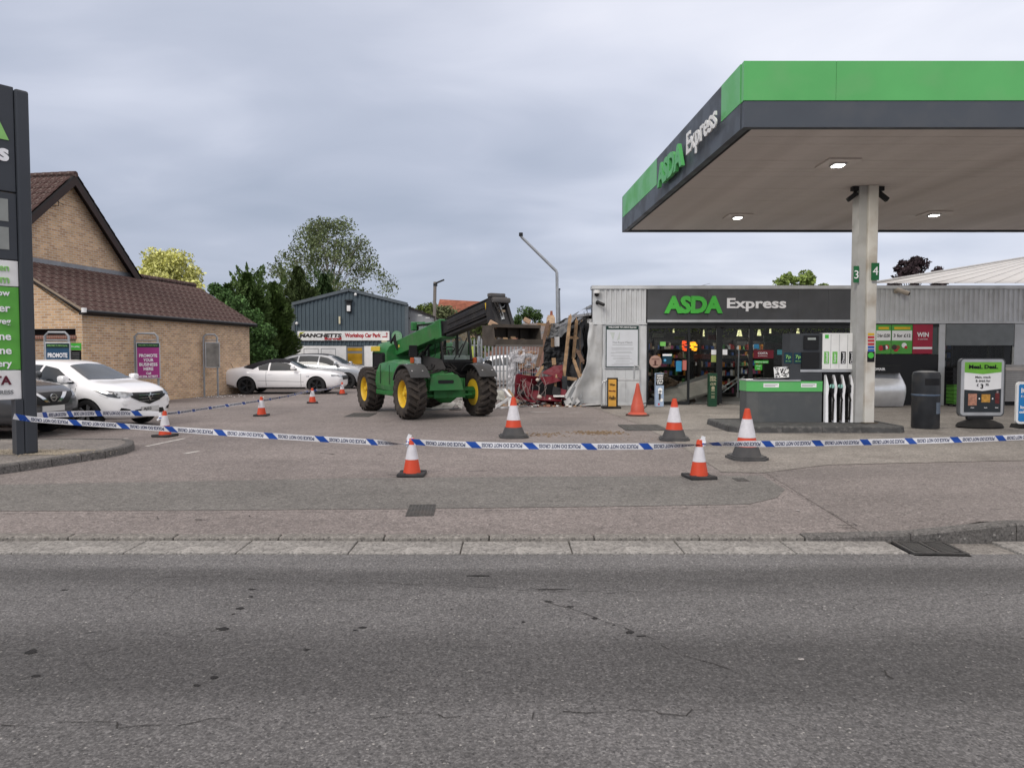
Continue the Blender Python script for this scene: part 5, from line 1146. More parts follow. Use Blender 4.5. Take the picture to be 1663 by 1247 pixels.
b = MB(); c = Vector((wx(645), WY - .08, wz(546))); b.lathe([(0, 0), (.31, 0), (.31, .03), (0, .03)], 28, Matrix.Translation(c) @ Matrix.Rotation(R(90), 4, 'X')); b.build('round_sign', mat('round_green', (.16, .33, .19), .5, var=.1), ws)
b = MB()
for k, s in enumerate(('LOCAL', 'INDEPENDENT', 'GARAGE')): put_text(b, s, c + Vector((0, -.031, .12 - k * .12)), h=.06, wd=(.3, .46, .36)[k])
b.build('sign_lettering', mat('pale_green_print', (.35, .5, .36), .5), ws, fix=False)
b = MB(); b.box((wx(562), WY - .3, wz(489.5)), (wx(574), WY - .07, wz(487.3))); b.box((wx(564), WY - .2, wz(507)), (wx(572), WY - .07, wz(490))); b.build('alarm_hood', ANTH, ws)
b = MB(); b.box((wx(565.5), WY - .27, wz(505.8)), (wx(571), WY - .201, wz(496.5))); b.build('alarm_box', WHITEP, ws)
b = MB(); b.box((wx(551.5), WY - .16, wz(526)), (wx(554), WY - .07, wz(514.2))); b.build('wall_lamp', mat('lamp_cream', (.65, .6, .42), .4), ws)
b = MB(); b.box((wx(621), WY - .3, wz(555.8)), (wx(630), WY - .15, wz(553.6))); b.build('wall_lamp', mat('lamp_cream'), ws)
for px, py in ((483.5, 525.5), (579, 478.8)):
    b = MB(); b.lathe([(0, -.09), (.06, -.06), (.085, 0), (.06, .07), (0, .1)], 12, Matrix.Translation((wx(px), WY - .14, wz(py)))); b.build('wall_camera', WHITEP, ws, smooth=True)
# grey lean-to on its right
ln = thing('grey_lean_to', 'pale grey panelled lean-to joined to the workshop', 'building', at(682, 617, WY + .5)); LY = WY + .6
LG = mat('lean_to_grey', (.30, .31, .32), .55, var=.08)
def lx(px): return at(px, 560, LY).x
def lz(py): return at(680, py, LY).z
b = MB(); b.prism([(lx(661.5), 0), (lx(701), 0), (lx(701), lz(514)), (lx(661.5), lz(499))], LY, LY + 6, 'y'); b.build('wall', LG, ln)
b = MB(); b.bar((lx(660.5), LY + 2.9, lz(497.3)), (lx(703), LY + 2.9, lz(513.6)), 6.2, .09); b.build('roof', DKWOOD, ln)
for x0, x1, y0, y1 in ((663.5, 664, 507, 560), (676, 676.4, 505, 560), (688, 688.4, 509, 560)):
    b = MB(); b.box((lx(x0), LY - .01, lz(y1)), (lx(x1), LY - .002, lz(y0))); b.build('panel_seam', GREYT, ln)
for x0, y0 in ((679, 511), (691.5, 515)):
    b = MB(); b.box((lx(x0), LY - .015, lz(y0 + 2)), (lx(x0 + 7), LY - .003, lz(y0))); b.build('roof_light', WHITEP, ln)
b = MB(); b.box((lx(664.3), LY - .03, lz(518)), (lx(666), LY - .003, lz(516))); b.build('latch', BLACKP, ln)

# ================================================================== trees
def leafmat(name, c=(.1, .1, .1), v=.35): 
    m = mat(name, c, .75, var=.28, vs=.9, island=v, spec=.25)
    return m
def leaves(mb, rg, pts, n, size, spread, squash=.8, long=1.6, droop=0.0):
    for _ in range(n):
        c, r = rg.choice(pts)
        d = Vector((rg.gauss(0, 1), rg.gauss(0, 1), rg.gauss(0, 1))).normalized() * (rg.random() ** .45) * r
        d.z *= squash; p = c + d
        a = Vector((rg.uniform(-1, 1), rg.uniform(-1, 1), rg.uniform(-1, 1) - droop)).normalized(); s = size * rg.uniform(.6, 1.35)
        e_ = a.orthogonal().normalized(); e_.rotate(Matrix.Rotation(rg.uniform(0, 6.28), 3, a)); e_ *= s * .5
        mb.face([p - a * s * long * .5, p + e_ - a * s * .1, p + a * s * long * .5, p - e_ + a * s * .1])
def limb_tree(name, lab, foot, height, spread, ncl, clr, nleaf, size, lm, bm_, seed, first=.35, trunk_r=.16, outline=None, squash=.8, long=1.6, bright=None, stems=1):
    rg = random.Random(seed); t = thing(name, lab, 'tree', foot); tr = MB(); cl = []
    for i in range(ncl):
        for _ in range(40):
            zf = rg.uniform(first, 1.0); w_ = outline(zf) if outline else math.sin(math.pi * min(1, (zf - first) / (1 - first) * .85 + .12)) ** .6
            x, y = rg.uniform(-1, 1), rg.uniform(-1, 1)
            if x * x + y * y <= 1: break
        cl.append((foot + Vector((x * w_ * spread, y * w_ * spread * .8, zf * height)), clr * rg.uniform(.6, 1.25)))
    for k in range(stems):
        o_ = Vector((rg.uniform(-.3, .3), rg.uniform(-.3, .3), 0)) * (stems > 1) * 2
        tr.tube([foot + o_ * .3, foot + o_ + Vector((.05, 0, height * .3)), foot + o_ * 2 + Vector((-.08, 0, height * .6)), foot + o_ * 2.6 + Vector((.05, .05, height * .93))], [trunk_r, trunk_r * .8, trunk_r * .45, .02], 8)
    for c, r in cl[:70]:
        zb = max(.15 * height, (c.z - foot.z) * rg.uniform(.45, .75)); s = foot + Vector((0, 0, zb)); mid = s.lerp(c, .5) + Vector((0, 0, .15 * (c - s).length))
        tr.tube([s, mid, c], [trunk_r * .3, trunk_r * .17, .012], 5)
        for _ in range(3): tr.tube([c, c + Vector((rg.gauss(0, 1), rg.gauss(0, 1), rg.gauss(.3, 1))).normalized() * r * .9], [.012, .004], 3)
    tr.build('trunk', bm_, t, smooth=True)
    cr = MB(); leaves(cr, rg, cl, nleaf, size, 1, squash, long); cr.build('crown', lm, t, fix=False)
    return t
YF = 62
limb_tree('birch_tree', 'tall airy birch with sparse leaves behind the workshop', at(536, 600, YF) * 1, 12.7, 6.4, 185, 1.05, 17500, .13, leafmat('birch_leaf', (.135, .17, .075)), BIRCHB, 21, first=.25, trunk_r=.15,
          outline=lambda z: (.55 + .45 * math.sin(math.pi * min(1, z / .62) * .8)) if z < .6 else max(.18, .98 - (z - .6) * 1.9), stems=3)
limb_tree('golden_maple', 'yellow green variegated tree behind the brown tiled roof', at(272, 590, 44), 6.5, 3.0, 110, .75, 26000, .13, leafmat('golden_leaf', (.60, .60, .22), .5), BARK, 22, first=.25, outline=lambda z: .95 if z < .75 else max(.25, .95 - (z - .75) * 2.8))
# tall conifers and ivy between the brick building and the workshop
def conifer(lab, px, Y, h, rad, n, col, seed, lean=0, name='conifer'):
    rg = random.Random(seed); f = at(px, 600, Y); f.z = 0; t = thing(name, lab, 'tree', f)
    tr = MB(); tr.tube([f, f + Vector((lean * .5, 0, h * .5)), f + Vector((lean, 0, h * .95))], [.16, .1, .02], 7); tr.build('trunk', BARK, t)
    cr = MB()
    for k in range(n):
        zf = rg.random() ** .9; a = rg.uniform(0, 6.283); w_ = rad * (1.0 - (max(0, zf - .45) / .55) ** 1.6 * .97) * (.75 + .25 * math.sin(zf * 19 + a * 2)); rr = w_ * (rg.random() ** .35)
        p = f + Vector((lean * zf + rr * math.cos(a), rr * math.sin(a) * .8, zf * h)); d = Vector((math.cos(a) * .8, math.sin(a) * .8, rg.uniform(.0, .9))).normalized(); s = rg.uniform(.10, .30)
        e_ = d.cross(Vector((rg.uniform(-1, 1), rg.uniform(-1, 1), 1))).normalized() * s * .28
        cr.face([p - d * s * .5, p + e_, p + d * s * .8, p - e_])
    for k in range(26):      # upswept tips that break the outline
        a = rg.uniform(0, 6.283); z_ = rg.uniform(.6, 1.02); rr = rad * rg.uniform(.3, .95) * (1.25 - z_ * .6); b0 = f + Vector((lean * z_ + rr * math.cos(a) * .8, rr * math.sin(a) * .6, z_ * h - .3)); dd = Vector((math.cos(a) * .5, math.sin(a) * .4, 1)).normalized(); ln_ = rg.uniform(.5, 1.1)
        for j in range(60):
            u = rg.random(); p = b0 + dd * u * ln_ + Vector((rg.gauss(0, 1), rg.gauss(0, 1), rg.gauss(0, 1))) * .13 * (1.1 - u); d = (dd + Vector((rg.gauss(0, .4), rg.gauss(0, .4), rg.gauss(0, .3)))).normalized(); s = rg.uniform(.08, .2); e_ = d.orthogonal().normalized() * s * .25
            cr.face([p - d * s * .5, p + e_, p + d * s * .7, p - e_])
    cr.build('crown', leafmat('conifer_%s' % seed, col, .4), t, fix=False); return t
conifer('dark conifer touching the far end of the brick building', 372, 34, 4.9, 1.1, 8500, (.075, .125, .032), 31)
conifer('tallest dark conifer, second behind the brick building', 404, 35.5, 5.6, 1.5, 12000, (.070, .12, .030), 32)
conifer('conifer against the left side of the workshop', 446, 38, 5.4, 1.45, 10000, (.085, .135, .036), 33)
conifer('conifer with browned tips behind the workshop roof', 486, 49, 7.6, 2.3, 11000, (.075, .105, .034), 34)
conifer('bright green conifer behind the workshop roof', 528, 52, 7.4, 2.2, 9000, (.055, .095, .030), 35)
ivy = MB(); rg = random.Random(9); leaves(ivy, rg, [(at(px, py, 32.6), r_) for px, py, r_ in ((385, 495, .55), (395, 520, .6), (410, 545, .6), (420, 570, .55), (432, 540, .5), (425, 590, .45), (440, 600, .4), (412, 515, .5), (362, 480, .45), (350, 470, .35), (407, 590, .35), (404, 565, .3), (436, 575, .45))], 7500, .10, 1, .9, 1.1)
solo(ivy, 'ivy', leafmat('ivy_leaf', (.075, .15, .045), .5), 'glossy ivy spilling over the end of the brick building', 'climbing plant')
back = MB(); back.box((at(405, 600, 33.4).x, 33.4, 0), (at(474, 600, 33.4).x, 33.55, 1.4)); solo(back, 'timber_fence', mat('old_fence', (.09, .05, .035), .85, var=.3), 'dark brown timber fence behind the white convertible', 'fence')
limb_tree('round_tree', 'small round tree between the workshop lean-to and the lamp post', at(688, 600, 60), 5.7, 1.8, 30, .6, 5000, .13, leafmat('round_leaf', (.11, .15, .035)), BARK, 41, first=.3)
limb_tree('leafy_shrub_tree', 'grey green tree before the orange tiled roof', at(728, 600, 52), 4.6, 2.0, 34, .7, 6500, .13, leafmat('greygreen_leaf', (.12, .14, .065)), BARK, 42, first=.15)
limb_tree('leafy_tree', 'mid green tree right of the loader bucket', at(858, 600, 70), 5.8, 1.8, 30, .62, 5000, .15, leafmat('mid_leaf', (.06, .11, .03)), BARK, 43, first=.3)
limb_tree('leafy_tree', 'low tree seen beneath the black boom', at(776, 600, 46), 3.9, 1.6, 26, .6, 4500, .12, leafmat('under_leaf', (.12, .16, .05)), BARK, 44, first=.15)
limb_tree('bushy_tree', 'pale green tree top above the shop sign', at(1300, 600, 42), 5.6, 2.3, 50, .45, 6500, .15, leafmat('lime_leaf', (.20, .27, .07)), BARK, 45, first=.4)
limb_tree('purple_tree', 'dark purple leaved tree above the right roof', at(1478, 600, 48), 7.4, 1.5, 44, .42, 4200, .15, leafmat('purple_leaf', (.045, .030, .034)), BARK, 46, first=.5)
limb_tree('purple_tree', 'small dark purple tree top at the foot of the pale roof', at(1524, 600, 50), 7.0, .55, 10, .4, 900, .17, leafmat('purple_leaf'), BARK, 47, first=.72)

# ================================================================== houses, fence and gate in the middle distance
ho = thing('orange_roof_house', 'house with weathered orange tiled roof beyond the boom', 'house', at(750, 600, 66)); HY = 66
hx = lambda px: at(px, 520, HY).x; hz = lambda py: at(750, py, HY).z
b = MB(); b.box((hx(710), HY, 0), (hx(800), HY + 5, hz(512))); b.build('wall', BUFF2, ho)
b = MB(); b.mesh([(hx(706), HY - .3, hz(516)), (hx(808), HY - .3, hz(519)), (hx(800), HY + 3, hz(487)), (hx(709), HY + 3, hz(482))], [(0, 1, 2, 3)]); b.build('roof', ORTILE, ho)
tb_ = MB()
for k in range(14):
    u = (k + .5) / 14; p = Vector((hx(706), HY - .32, hz(516))).lerp(Vector((hx(709), HY + 2.98, hz(482))), u); q_ = Vector((hx(808), HY - .32, hz(519))).lerp(Vector((hx(800), HY + 2.98, hz(487))), u); tb_.bar(p, q_, .09, .05)
tb_.build('tile_courses', ORTILE, ho, kind='stuff')
h2 = thing('grey_roof_house', 'low grey brown roof with brick chimney left of the wrecked wall', 'house', at(880, 600, 58)); HY = 58
b = MB(); b.box((hx(828), HY, 0), (hx(950), HY + 5, hz(556))); b.build('wall', REDB, h2)
b = MB(); b.mesh([(hx(832), HY - .3, hz(558)), (hx(955), HY - .3, hz(558)), (hx(960), HY + 4, hz(522)), (hx(852), HY + 4, hz(521))], [(0, 1, 2, 3)]); b.build('roof', mat('grey_brown_tile', (.17, .145, .135), .85, var=.2, bump=.3, bs=8), h2)
b = MB(); b.box((hx(892), HY + 3.8, hz(530)), (hx(906), HY + 4.5, hz(511))); b.box((hx(893.5), HY + 3.9, hz(511)), (hx(904.5), HY + 4.4, hz(507.5))); b.build('chimney', BUFF, h2)
b = MB(); b.tube([(hx(900), HY + 4.1, hz(507.5)), (hx(900), HY + 4.1, hz(500))], [.13, .1], 10); b.build('chimney_pot', mat('clay', (.3, .1, .06), .8), h2)
gw = MB(); gw.box((at(700, 600, 50).x, 50, 0), (at(900, 600, 50).x, 50.25, at(800, 556, 50).z)); solo(gw, 'garden_wall', REDB, 'long red brick wall behind the palisade fence', 'wall')
# green container and lime banner seen through the cab
gc_ = MB(); gc_.box((at(722, 600, 33).x, 33, .03), (at(743, 600, 33).x, 35, at(730, 547, 33).z)); 
solo(gc_, 'green_cabinet', mat('cabinet_green', (.05, .16, .08), .5), 'tall green metal cabinet seen through the cab glass', 'cabinet')
lb = thing('lime_banner', 'lime yellow banner fixed to the palisade fence', 'banner', at(756, 600, 30.2))
b = MB(); pbox(b, 743, 562, 769, 592, 30.2, .03); b.build('sheet', mat('banner_lime', (.42, .50, .10), .6, var=.08), lb)
b = MB(); pbox(b, 745, 567, 752, 575, 30.17, .02); b.build('emblem', GREYT, lb)
FY = 30.6
pf = thing('palisade_fence', 'galvanised palisade fence and gate behind the loader', 'fence', at(795, 610, FY))
fz = lambda py: at(800, py, FY).z; fx = lambda px: at(px, 600, FY).x
b = MB()
for y in (560, 602): b.box((fx(728), FY + .03, fz(y + 1.5)), (fx(846), FY + .07, fz(y)))
b.build('rail', STEEL, pf)
pm = MB(); hh = fz(549); pm.mesh([(-.035, 0, .05), (0, -.015, .05), (.035, 0, .05), (-.035, 0, hh - .12), (0, -.015, hh - .08), (.035, 0, hh - .12), (0, -.005, hh), (-.035, .01, .05), (.035, .01, .05), (-.035, .01, hh - .12), (.035, .01, hh - .12)],
    [(0, 1, 4, 3), (1, 2, 5, 4), (3, 4, 6), (4, 5, 6), (7, 9, 10, 8), (0, 3, 9, 7), (2, 8, 10, 5), (3, 6, 9), (5, 10, 6)]); pmd = pm.data('pale', STEEL)
x = fx(729)
while x < fx(846):
    o = bpy.data.objects.new('pale', pmd); COL.objects.link(o); o.parent = pf; o.location = Vector((x, FY, 0)) - root_loc(pf); x += .157
for px in (778, 846):
    b = MB(); b.rbox((fx(px) - .05, FY + .08, .03), (fx(px) + .05, FY + .18, fz(546)), .008); b.build('post', STEEL, pf)
# lamp post and the camera masts
def pole(name, lab, cat, pts, r, m, extras=()):
    t = thing(name, lab, cat, (pts[0].x, pts[0].y, .03)); b = MB(); b.tube(pts, r, 10); b.build('post', m, t, smooth=True); return t
lp = pole('lamp_post', 'slim wooden lamp post with twin black floodlights', 'lamp post', [at(704, 612, 44), at(706.5, 458, 44)], .10, mat('weathered_pole', (.20, .18, .16), .8))
b = MB(); p = at(707, 462, 44); b.box(p - Vector((.12, .1, .1)), p + Vector((.12, .1, .05))); b.rbox(p + Vector((.1, -.12, .02)), p + Vector((.62, .12, .1)), .02, Matrix.Translation(p) @ Matrix.Rotation(R(-22), 4, 'Y') @ Matrix.Translation(-p)); b.build('floodlight', ANTH, lp)
MYY = 26.0
mp = [at(907, 640, MYY), at(904.5, 443, MYY), at(903, 440, MYY), at(848, 386, MYY), at(846, 383, MYY), at(846, 380, MYY)]
cm = pole('camera_mast', 'tall galvanised mast with long cranked arm over the wreckage', 'camera mast', mp, [.06, .055, .055, .05, .05, .05], STEEL)
b = MB(); p = at(846, 381, MYY); b.tube([p - UZ * .06, p + UZ * .06], .075, 12); b.build('camera_head', BLACKP, cm)
m2 = pole('short_mast', 'short thin galvanised mast beside the cranked mast', 'mast', [at(911, 640, MYY + .1), at(908, 471, MYY + .1)], .035, STEEL)
b = MB(); p = at(908, 470, MYY + .1); b.tube([p - UZ * .02, p + UZ * .03], .05, 10); b.build('cap', BLACKP, m2)
b = MB(); b.bar(at(904.7, 489, MYY), at(908.4, 489, MYY + .1), .05); b.build('clamp', STEEL, m2)

# ================================================================== the wrecked corner of the shop
side_ = thing('wrecked_side_wall', 'torn dark felt side wall of the shop with bent sheets', 'wall', (2.3, 26, .03))
rg = random.Random(77)
def crumple(mb, A, B, C, D, nu, nv, amp, seed, sc_=1.6):
    """sheet between four corners, folded and dented"""
    A, B, C, D = map(Vector, (A, B, C, D)); nrm = (B - A).cross(D - A).normalized()
    def fn(u, v):
        p = A.lerp(B, u).lerp(D.lerp(C, u), v); k = Vector((p.x * sc_ + seed * 7.3, p.y * sc_, p.z * sc_))
        a_ = noise.noise(k) + .5 * abs(noise.noise(k * 2.3)) + .25 * noise.noise(k * 5); s_ = noise.noise(k * 1.3 + Vector((9, 9, 9)))
        return p + nrm * amp * a_ + Vector((0, 0, amp * .5 * s_)) + (B - A).normalized() * amp * .3 * noise.noise(k * 1.7)
    mb.grid(fn, nu, nv)
def sheetobj(name, m, parent, corners, nu=14, nv=10, amp=.12, seed=1, world=True, sc_=1.6):
    b = MB(); crumple(b, *corners, nu, nv, amp, seed, sc_); o = b.build(name, m, parent, world=world, smooth=False, fix=False)
    md = o.modifiers.new('thick', 'SOLIDIFY'); md.thickness = .012; return o
b = MB(); b.box((SX0 - .0, 25.2, .03), (SX0 + .25, 38, 2.9)); b.build('inner_wall', CR, side_)
sheetobj('felt_sheet', CR, side_, [(2.42, 24.2, .1), (2.38, 38, .1), (2.38, 38, 3.0), (2.42, 24.2, 3.05)], 40, 16, .18, 3)
sheetobj('felt_sheet', mat('grey_membrane', (.17, .175, .18), .7, var=.3, vs=3, dirt=.4), side_, [(2.2, 24.3, 1.4), (2.0, 34, 1.2), (2.15, 34, 2.75), (2.3, 24.3, 2.9)], 30, 12, .25, 5)
sheetobj('hanging_felt', mat('dark_felt', (.045, .046, .05), .85, var=.3), side_, [(2.25, 23.2, .3), (1.9, 26.5, .6), (2.0, 26.5, 2.3), (2.35, 23.2, 2.8)], 16, 12, .2, 6)
for k_, (m_, q4) in enumerate(((CR, ((878, 641), (918, 643), (920, 588), (882, 590))), (mat('dark_felt'), ((880, 600), (918, 604), (920, 545), (886, 548))), (CR, ((884, 562), (926, 560), (926, 516), (896, 528))), (mat('grey_membrane'), ((892, 545), (912, 552), (922, 520), (900, 530))))):
    sheetobj('hanging_felt', m_, side_, [at(*p_, 24.3 + .25 * k_) for p_ in q4], 26, 26, .28, 90 + k_, sc_=2.2)
sheetobj('hanging_felt', CR, side_, [at(898, 590, 25.5), at(925, 580, 24.5), at(922, 535, 24.5), at(900, 545, 25.5)], 12, 10, .18, 9)
sheetobj('hanging_felt', mat('grey_membrane'), side_, [at(882, 560, 26.5), at(905, 590, 25.5), at(912, 548, 25.5), at(893, 535, 26.5)], 12, 10, .2, 12)
sheetobj('hanging_felt', CR, side_, [at(886, 600, 25.5), at(915, 612, 24.6), at(920, 572, 24.6), at(890, 570, 25.6)], 12, 10, .2, 14)
# tilted roof edge
RSH = mat('roof_sheet_grey', (.24, .25, .265), .5, .2, var=.15, vs=2, dirt=.3)
sheetobj('roof_sheet', RSH, side_, [(2.1, 25.2, 2.95), (2.1, 38, 2.9), (7, 38, 4.1), (7, 25.2, 4.1)], 20, 8, .05, 2)
sheetobj('roof_sheet', RSH, side_, [at(897, 531, 27), at(917, 519, 25.0), at(940, 510, 24.6), at(914, 524, 27)], 8, 5, .04, 21)
BS = mat('sky_sheet', (.50, .56, .66), .25, .3)
sheetobj('roof_sheet', BS, side_, [at(934, 512, 23.0), at(960, 509, 22.3), at(960.5, 498, 22.6), at(942, 504, 23.3)], 5, 4, .03, 4)
b = MB(); b.bar(at(906, 527, 26.5), at(960, 497, 22.4), .05, .07); b.bar(at(916, 534, 25.5), at(948, 514, 23.0), .05, .09); b.bar(at(934, 513.5, 22.9), at(961, 510, 22.2), .06, .08); b.build('bent_eaves_rail', ALU, side_)
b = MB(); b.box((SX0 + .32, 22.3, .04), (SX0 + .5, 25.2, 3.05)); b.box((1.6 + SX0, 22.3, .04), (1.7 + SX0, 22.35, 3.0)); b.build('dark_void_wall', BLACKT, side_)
sheetobj('roof_sheet', RSH, side_, [at(880, 552, 25.6), at(926, 524, 23.9), at(946, 508, 23.6), at(896, 530, 26.2)], 14, 8, .10, 61)
sheetobj('roof_sheet', mat('grey_membrane'), side_, [at(884, 560, 25.2), at(922, 540, 23.8), at(926, 522, 23.8), at(882, 550, 25.4)], 14, 8, .12, 62)
b = MB(); b.bar(at(861, 549, 26.4), at(926, 521, 24.0), .04, .06); b.build('bent_eaves_rail', ALU, side_)
# timbers, each a thing
tim = [((926, 513), (915.5, 612), .105, 23.0, 22.6, 'thick pale stud leaning beside the dark void, tallest of the timbers'), ((936.5, 520), (931, 583), .10, 23.3, 23.1, 'upright stud just right of the tallest timber'),
       ((932, 585), (943, 616), .10, 22.9, 22.6, 'short stud slanting down to the splintered post'), ((944, 524), (943, 612), .07, 23.8, 23.6, 'thin stud deep in the dark void'), ((890, 524), (872, 596), .12, 23.9, 23.4, 'dark stained board leaning above the red machine'),
       ((893, 529), (889, 545), .10, 24.1, 24.0, 'short pale offcut high on the leaning board'), ((872.5, 526.5), (892, 528), .08, 24.0, 24.0, 'short pale batten lying across the top of the leaning board'), ((925, 548), (938, 549), .08, 23.2, 23.2, 'short cross piece nailed between two studs'),
       ((938, 570), (947, 588), .12, 22.9, 22.7, 'grey weathered board slanting in the void'), ((921, 614), (937, 616), .1, 22.5, 22.4, 'level timber beside the black bollard'), ((944, 612), (941, 632), .13, 22.3, 22.2, 'splintered post stump against the torn cladding'),
       ((881, 596), (871, 612), .09, 22.9, 22.6, 'pale lath sticking up left of the red machine'), ((903.5, 612), (900, 640), .075, 22.2, 22.1, 'cream curved batten standing in the red machine'), ((899, 582), (900, 593), .13, 23.6, 23.5, 'stub of timber poking out of the grey felt'),
       ((850, 661.5), (880, 661.5), .07, 21.6, 21.6, 'flat batten lying on the ground before the machine'), ((894, 661), (930, 657), .06, 21.8, 22.2, 'thin lath lying on the ground by the bollard'), ((826, 634), (842, 655), .08, 22.8, 22.4, 'pale splinter among the packaging')]
for (a_, c_, wd, ya, yb, lab) in tim:
    p, q_ = at(*a_, ya), at(*c_, yb); m_ = MB(); seg = 6
    for i in range(1): m_.bar(p, q_, wd, wd * .55, up=(0, 1, 0))
    for _ in range(3):
        d = (q_ - p).normalized(); s_ = rg.choice((p, q_)); e_ = d * (-1 if s_ is p else 1); m_.bar(s_ - e_ * .03, s_ + e_ * rg.uniform(.04, .10) + Vector((rg.uniform(-.02, .02), 0, 0)), wd * .3, wd * .2, up=(0, 1, 0))
    solo(m_, 'timber', TIMBER if 'dark stained' not in lab and 'weathered' not in lab else mat('stained_timber', (.16, .10, .07), .8, var=.3, dirt=.4), lab, 'timber', 'broken timbers at the wrecked corner')
bx = thing('wall_box', 'small white box with wooden side hanging on the felt', 'box', at(903, 560, 24.3)); b = MB(); pbox(b, 900.5, 547, 908.5, 562.5, 24.3, .12); b.build('white_casing', WHITEP, bx); b = MB(); pbox(b, 895, 549, 900.2, 563.5, 24.28, .12); b.build('wooden_side', TIMBER, bx)
# torn light cladding curling out from the shop corner
tc_ = thing('torn_cladding', 'torn pale cladding sheet curling out at the shop corner', 'cladding sheet', (2.3, 21.9, .036))
def curl(u, v):       # v up, u from corner (0) to torn edge (1)
    z = .04 + v * 2.55; wdt = .10 + .62 * (1 - v) ** 1.9 + .03 * math.sin(v * 9) + .05 * noise.noise(Vector((v * 7, 3, 3)))
    x = SX0 + .30 - u * (wdt + .30); y = SY - .02 - .35 * (u ** 2) * (1 - v) + .06 * noise.noise(Vector((u * 3, v * 5, 1))) + .10 * math.sin(u * 4 + v * 2) * (1 - v) * u
    return Vector((x, y, z))
b = MB(); b.grid(curl, 16, 30); o = b.build('sheet', CLADT, tc_, smooth=True, fix=False); md = o.modifiers.new('thick', 'SOLIDIFY'); md.thickness = .008
def curl2(u, v):
    a_ = v * 1.9; r_ = .75; x = SX0 - .05 - u * .38 - .45 * (1 - math.cos(a_)) * .55; return Vector((x - .25 * v, SY - .35 - .1 * u, .05 + r_ * math.sin(min(a_, 1.57)) * (1.1 - .25 * u))) + Vector((0, -.1 * math.sin(a_ * 2), 0))
for k in range(4):
    m_ = MB(); pa = [at(945 - k * 7, 656, 21.5), at(938 - k * 6, 648, 21.6), at(941 - k * 3, 630, 21.8), at(950 - k * 3.5, 612 + k * 3, 21.9)]
    for i in range(3): m_.bar(pa[i], pa[i + 1], .22, .01, up=(.2, 1, .1))
    m_.build('curled_strip', [mat('strip_grey', (.20, .21, .22), .5, .3, dirt=.3), CLADT][k % 2], tc_)
m_ = MB(); m_.bar(at(941, 658, 21.5), at(978, 655.5, 21.7), .5, .012); m_.build('flattened_strip', CLADT, tc_)
m_ = MB(); 
for k in range(9): a_ = at(951 + rg.uniform(-4, 5), 498 + k * 4, 22.0); m_.tube([a_, a_ + Vector((rg.uniform(-.1, .1), 0, -.15)), a_ + Vector((rg.uniform(-.2, .1), 0, -.35))], .008, 4)
m_.build('hanging_wires', BLACKP, tc_, kind='stuff')
m_ = MB(); pbox(m_, 954.5, 518, 960.8, 524.5, 22.1, .15); m_.build('broken_bracket', WHITEP, tc_)
# red cash machine housing, smashed
q = random.Random(17)
RM = mat('machine_red', (.13, .006, .016), .38, var=.15, vs=3, dirt=.35, dirtcol=(.06, .02, .02))
rm = thing('smashed_machine', 'smashed dark red machine housing trailing wires at the wrecked corner', 'cash machine', at(880, 655, 22.4))
def redplate(pts, Y, seed, amp=.05, name='panel', m=RM): return sheetobj(name, m, rm, [at(*p, y_) for p, y_ in zip(pts, Y)], 8, 6, amp, seed)
redplate([(840, 607), (876, 612), (872, 624), (838, 640)], (21.9, 22.0, 22.2, 22.0), 1, .06)
redplate([(876, 613), (899, 611), (913, 618), (885, 626)], (21.9, 22.2, 22.1, 21.9), 2, .05)
redplate([(880, 606), (900, 593), (914, 592), (913, 616)], (22.3, 22.8, 22.9, 22.2), 3, .04)
redplate([(836, 645), (850, 652), (846, 610), (838, 608)], (22.1, 21.8, 21.9, 22.2), 4, .05)
redplate([(872, 650), (912, 652), (910, 643), (874, 640)], (21.4, 21.4, 22.0, 22.0), 5, .04)
redplate([(838, 645), (870, 654), (872, 646), (842, 640)], (21.6, 21.4, 21.9, 22.0), 6, .04)
redplate([(908, 648), (926, 650), (925, 644), (908, 640)], (21.6, 21.6, 22, 22.1), 7, .04)
redplate([(895, 640), (915, 640), (914, 618), (894, 616)], (22.7, 22.7, 22.7, 22.7), 8, .03)
for k_ in range(9): x_ = 842 + k_ * 9 + q.uniform(-3, 3) if k_ else 840; y_ = 632 + (k_ * 37) % 17; redplate([(x_, y_ + 8), (x_ + 12, y_ + 10), (x_ + 14, y_ - 2), (x_ + 1, y_ - 5)], (21.7, 21.6, 21.9, 22.0), 70 + k_, .09, 'fragment', RM if k_ % 3 else BLACKT)
redplate([(850, 632), (861, 650), (862, 622), (852, 616)], (21.8, 21.7, 21.8, 21.9), 9, .05)
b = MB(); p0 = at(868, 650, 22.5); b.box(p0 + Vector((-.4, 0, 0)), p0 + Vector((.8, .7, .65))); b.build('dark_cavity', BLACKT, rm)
b = MB(); q = random.Random(14)
for k in range(13):
    x = q.uniform(838, 892); a_ = at(x, q.uniform(612, 628), 21.8); e_ = at(x + q.uniform(-10, 14), q.uniform(645, 656), 21.5); mid = a_.lerp(e_, .5) + Vector((q.uniform(-.25, .25), -.1, q.uniform(-.05, .25)))
    b.tube([a_, a_.lerp(mid, .5) + Vector((q.uniform(-.08, .08), 0, .05)), mid, mid.lerp(e_, .6) + Vector((q.uniform(-.08, .08), 0, -.04)), e_], .007, 4)
b.build('cable', mat('cable_grey', (.26, .21, .20), .5), rm, kind='stuff')
for px, py, r_ in ((873, 617, .06), (876, 645, .08), (893, 648, .05)):
    b = MB(); b.lathe([(0, -r_), (r_ * .8, -r_ * .5), (r_, 0), (r_ * .7, r_ * .7), (0, r_)], 10, Matrix.Translation(at(px, py, 21.5))); b.build('cream_fitting', mat('cream_plastic', (.55, .48, .42), .5), rm, smooth=True)
b = MB(); p = at(907, 644, 21.45); b.box(p - Vector((.15, .0, .01)), p + Vector((.18, .2, .03))); b.build('white_lid', WHITEP, rm)
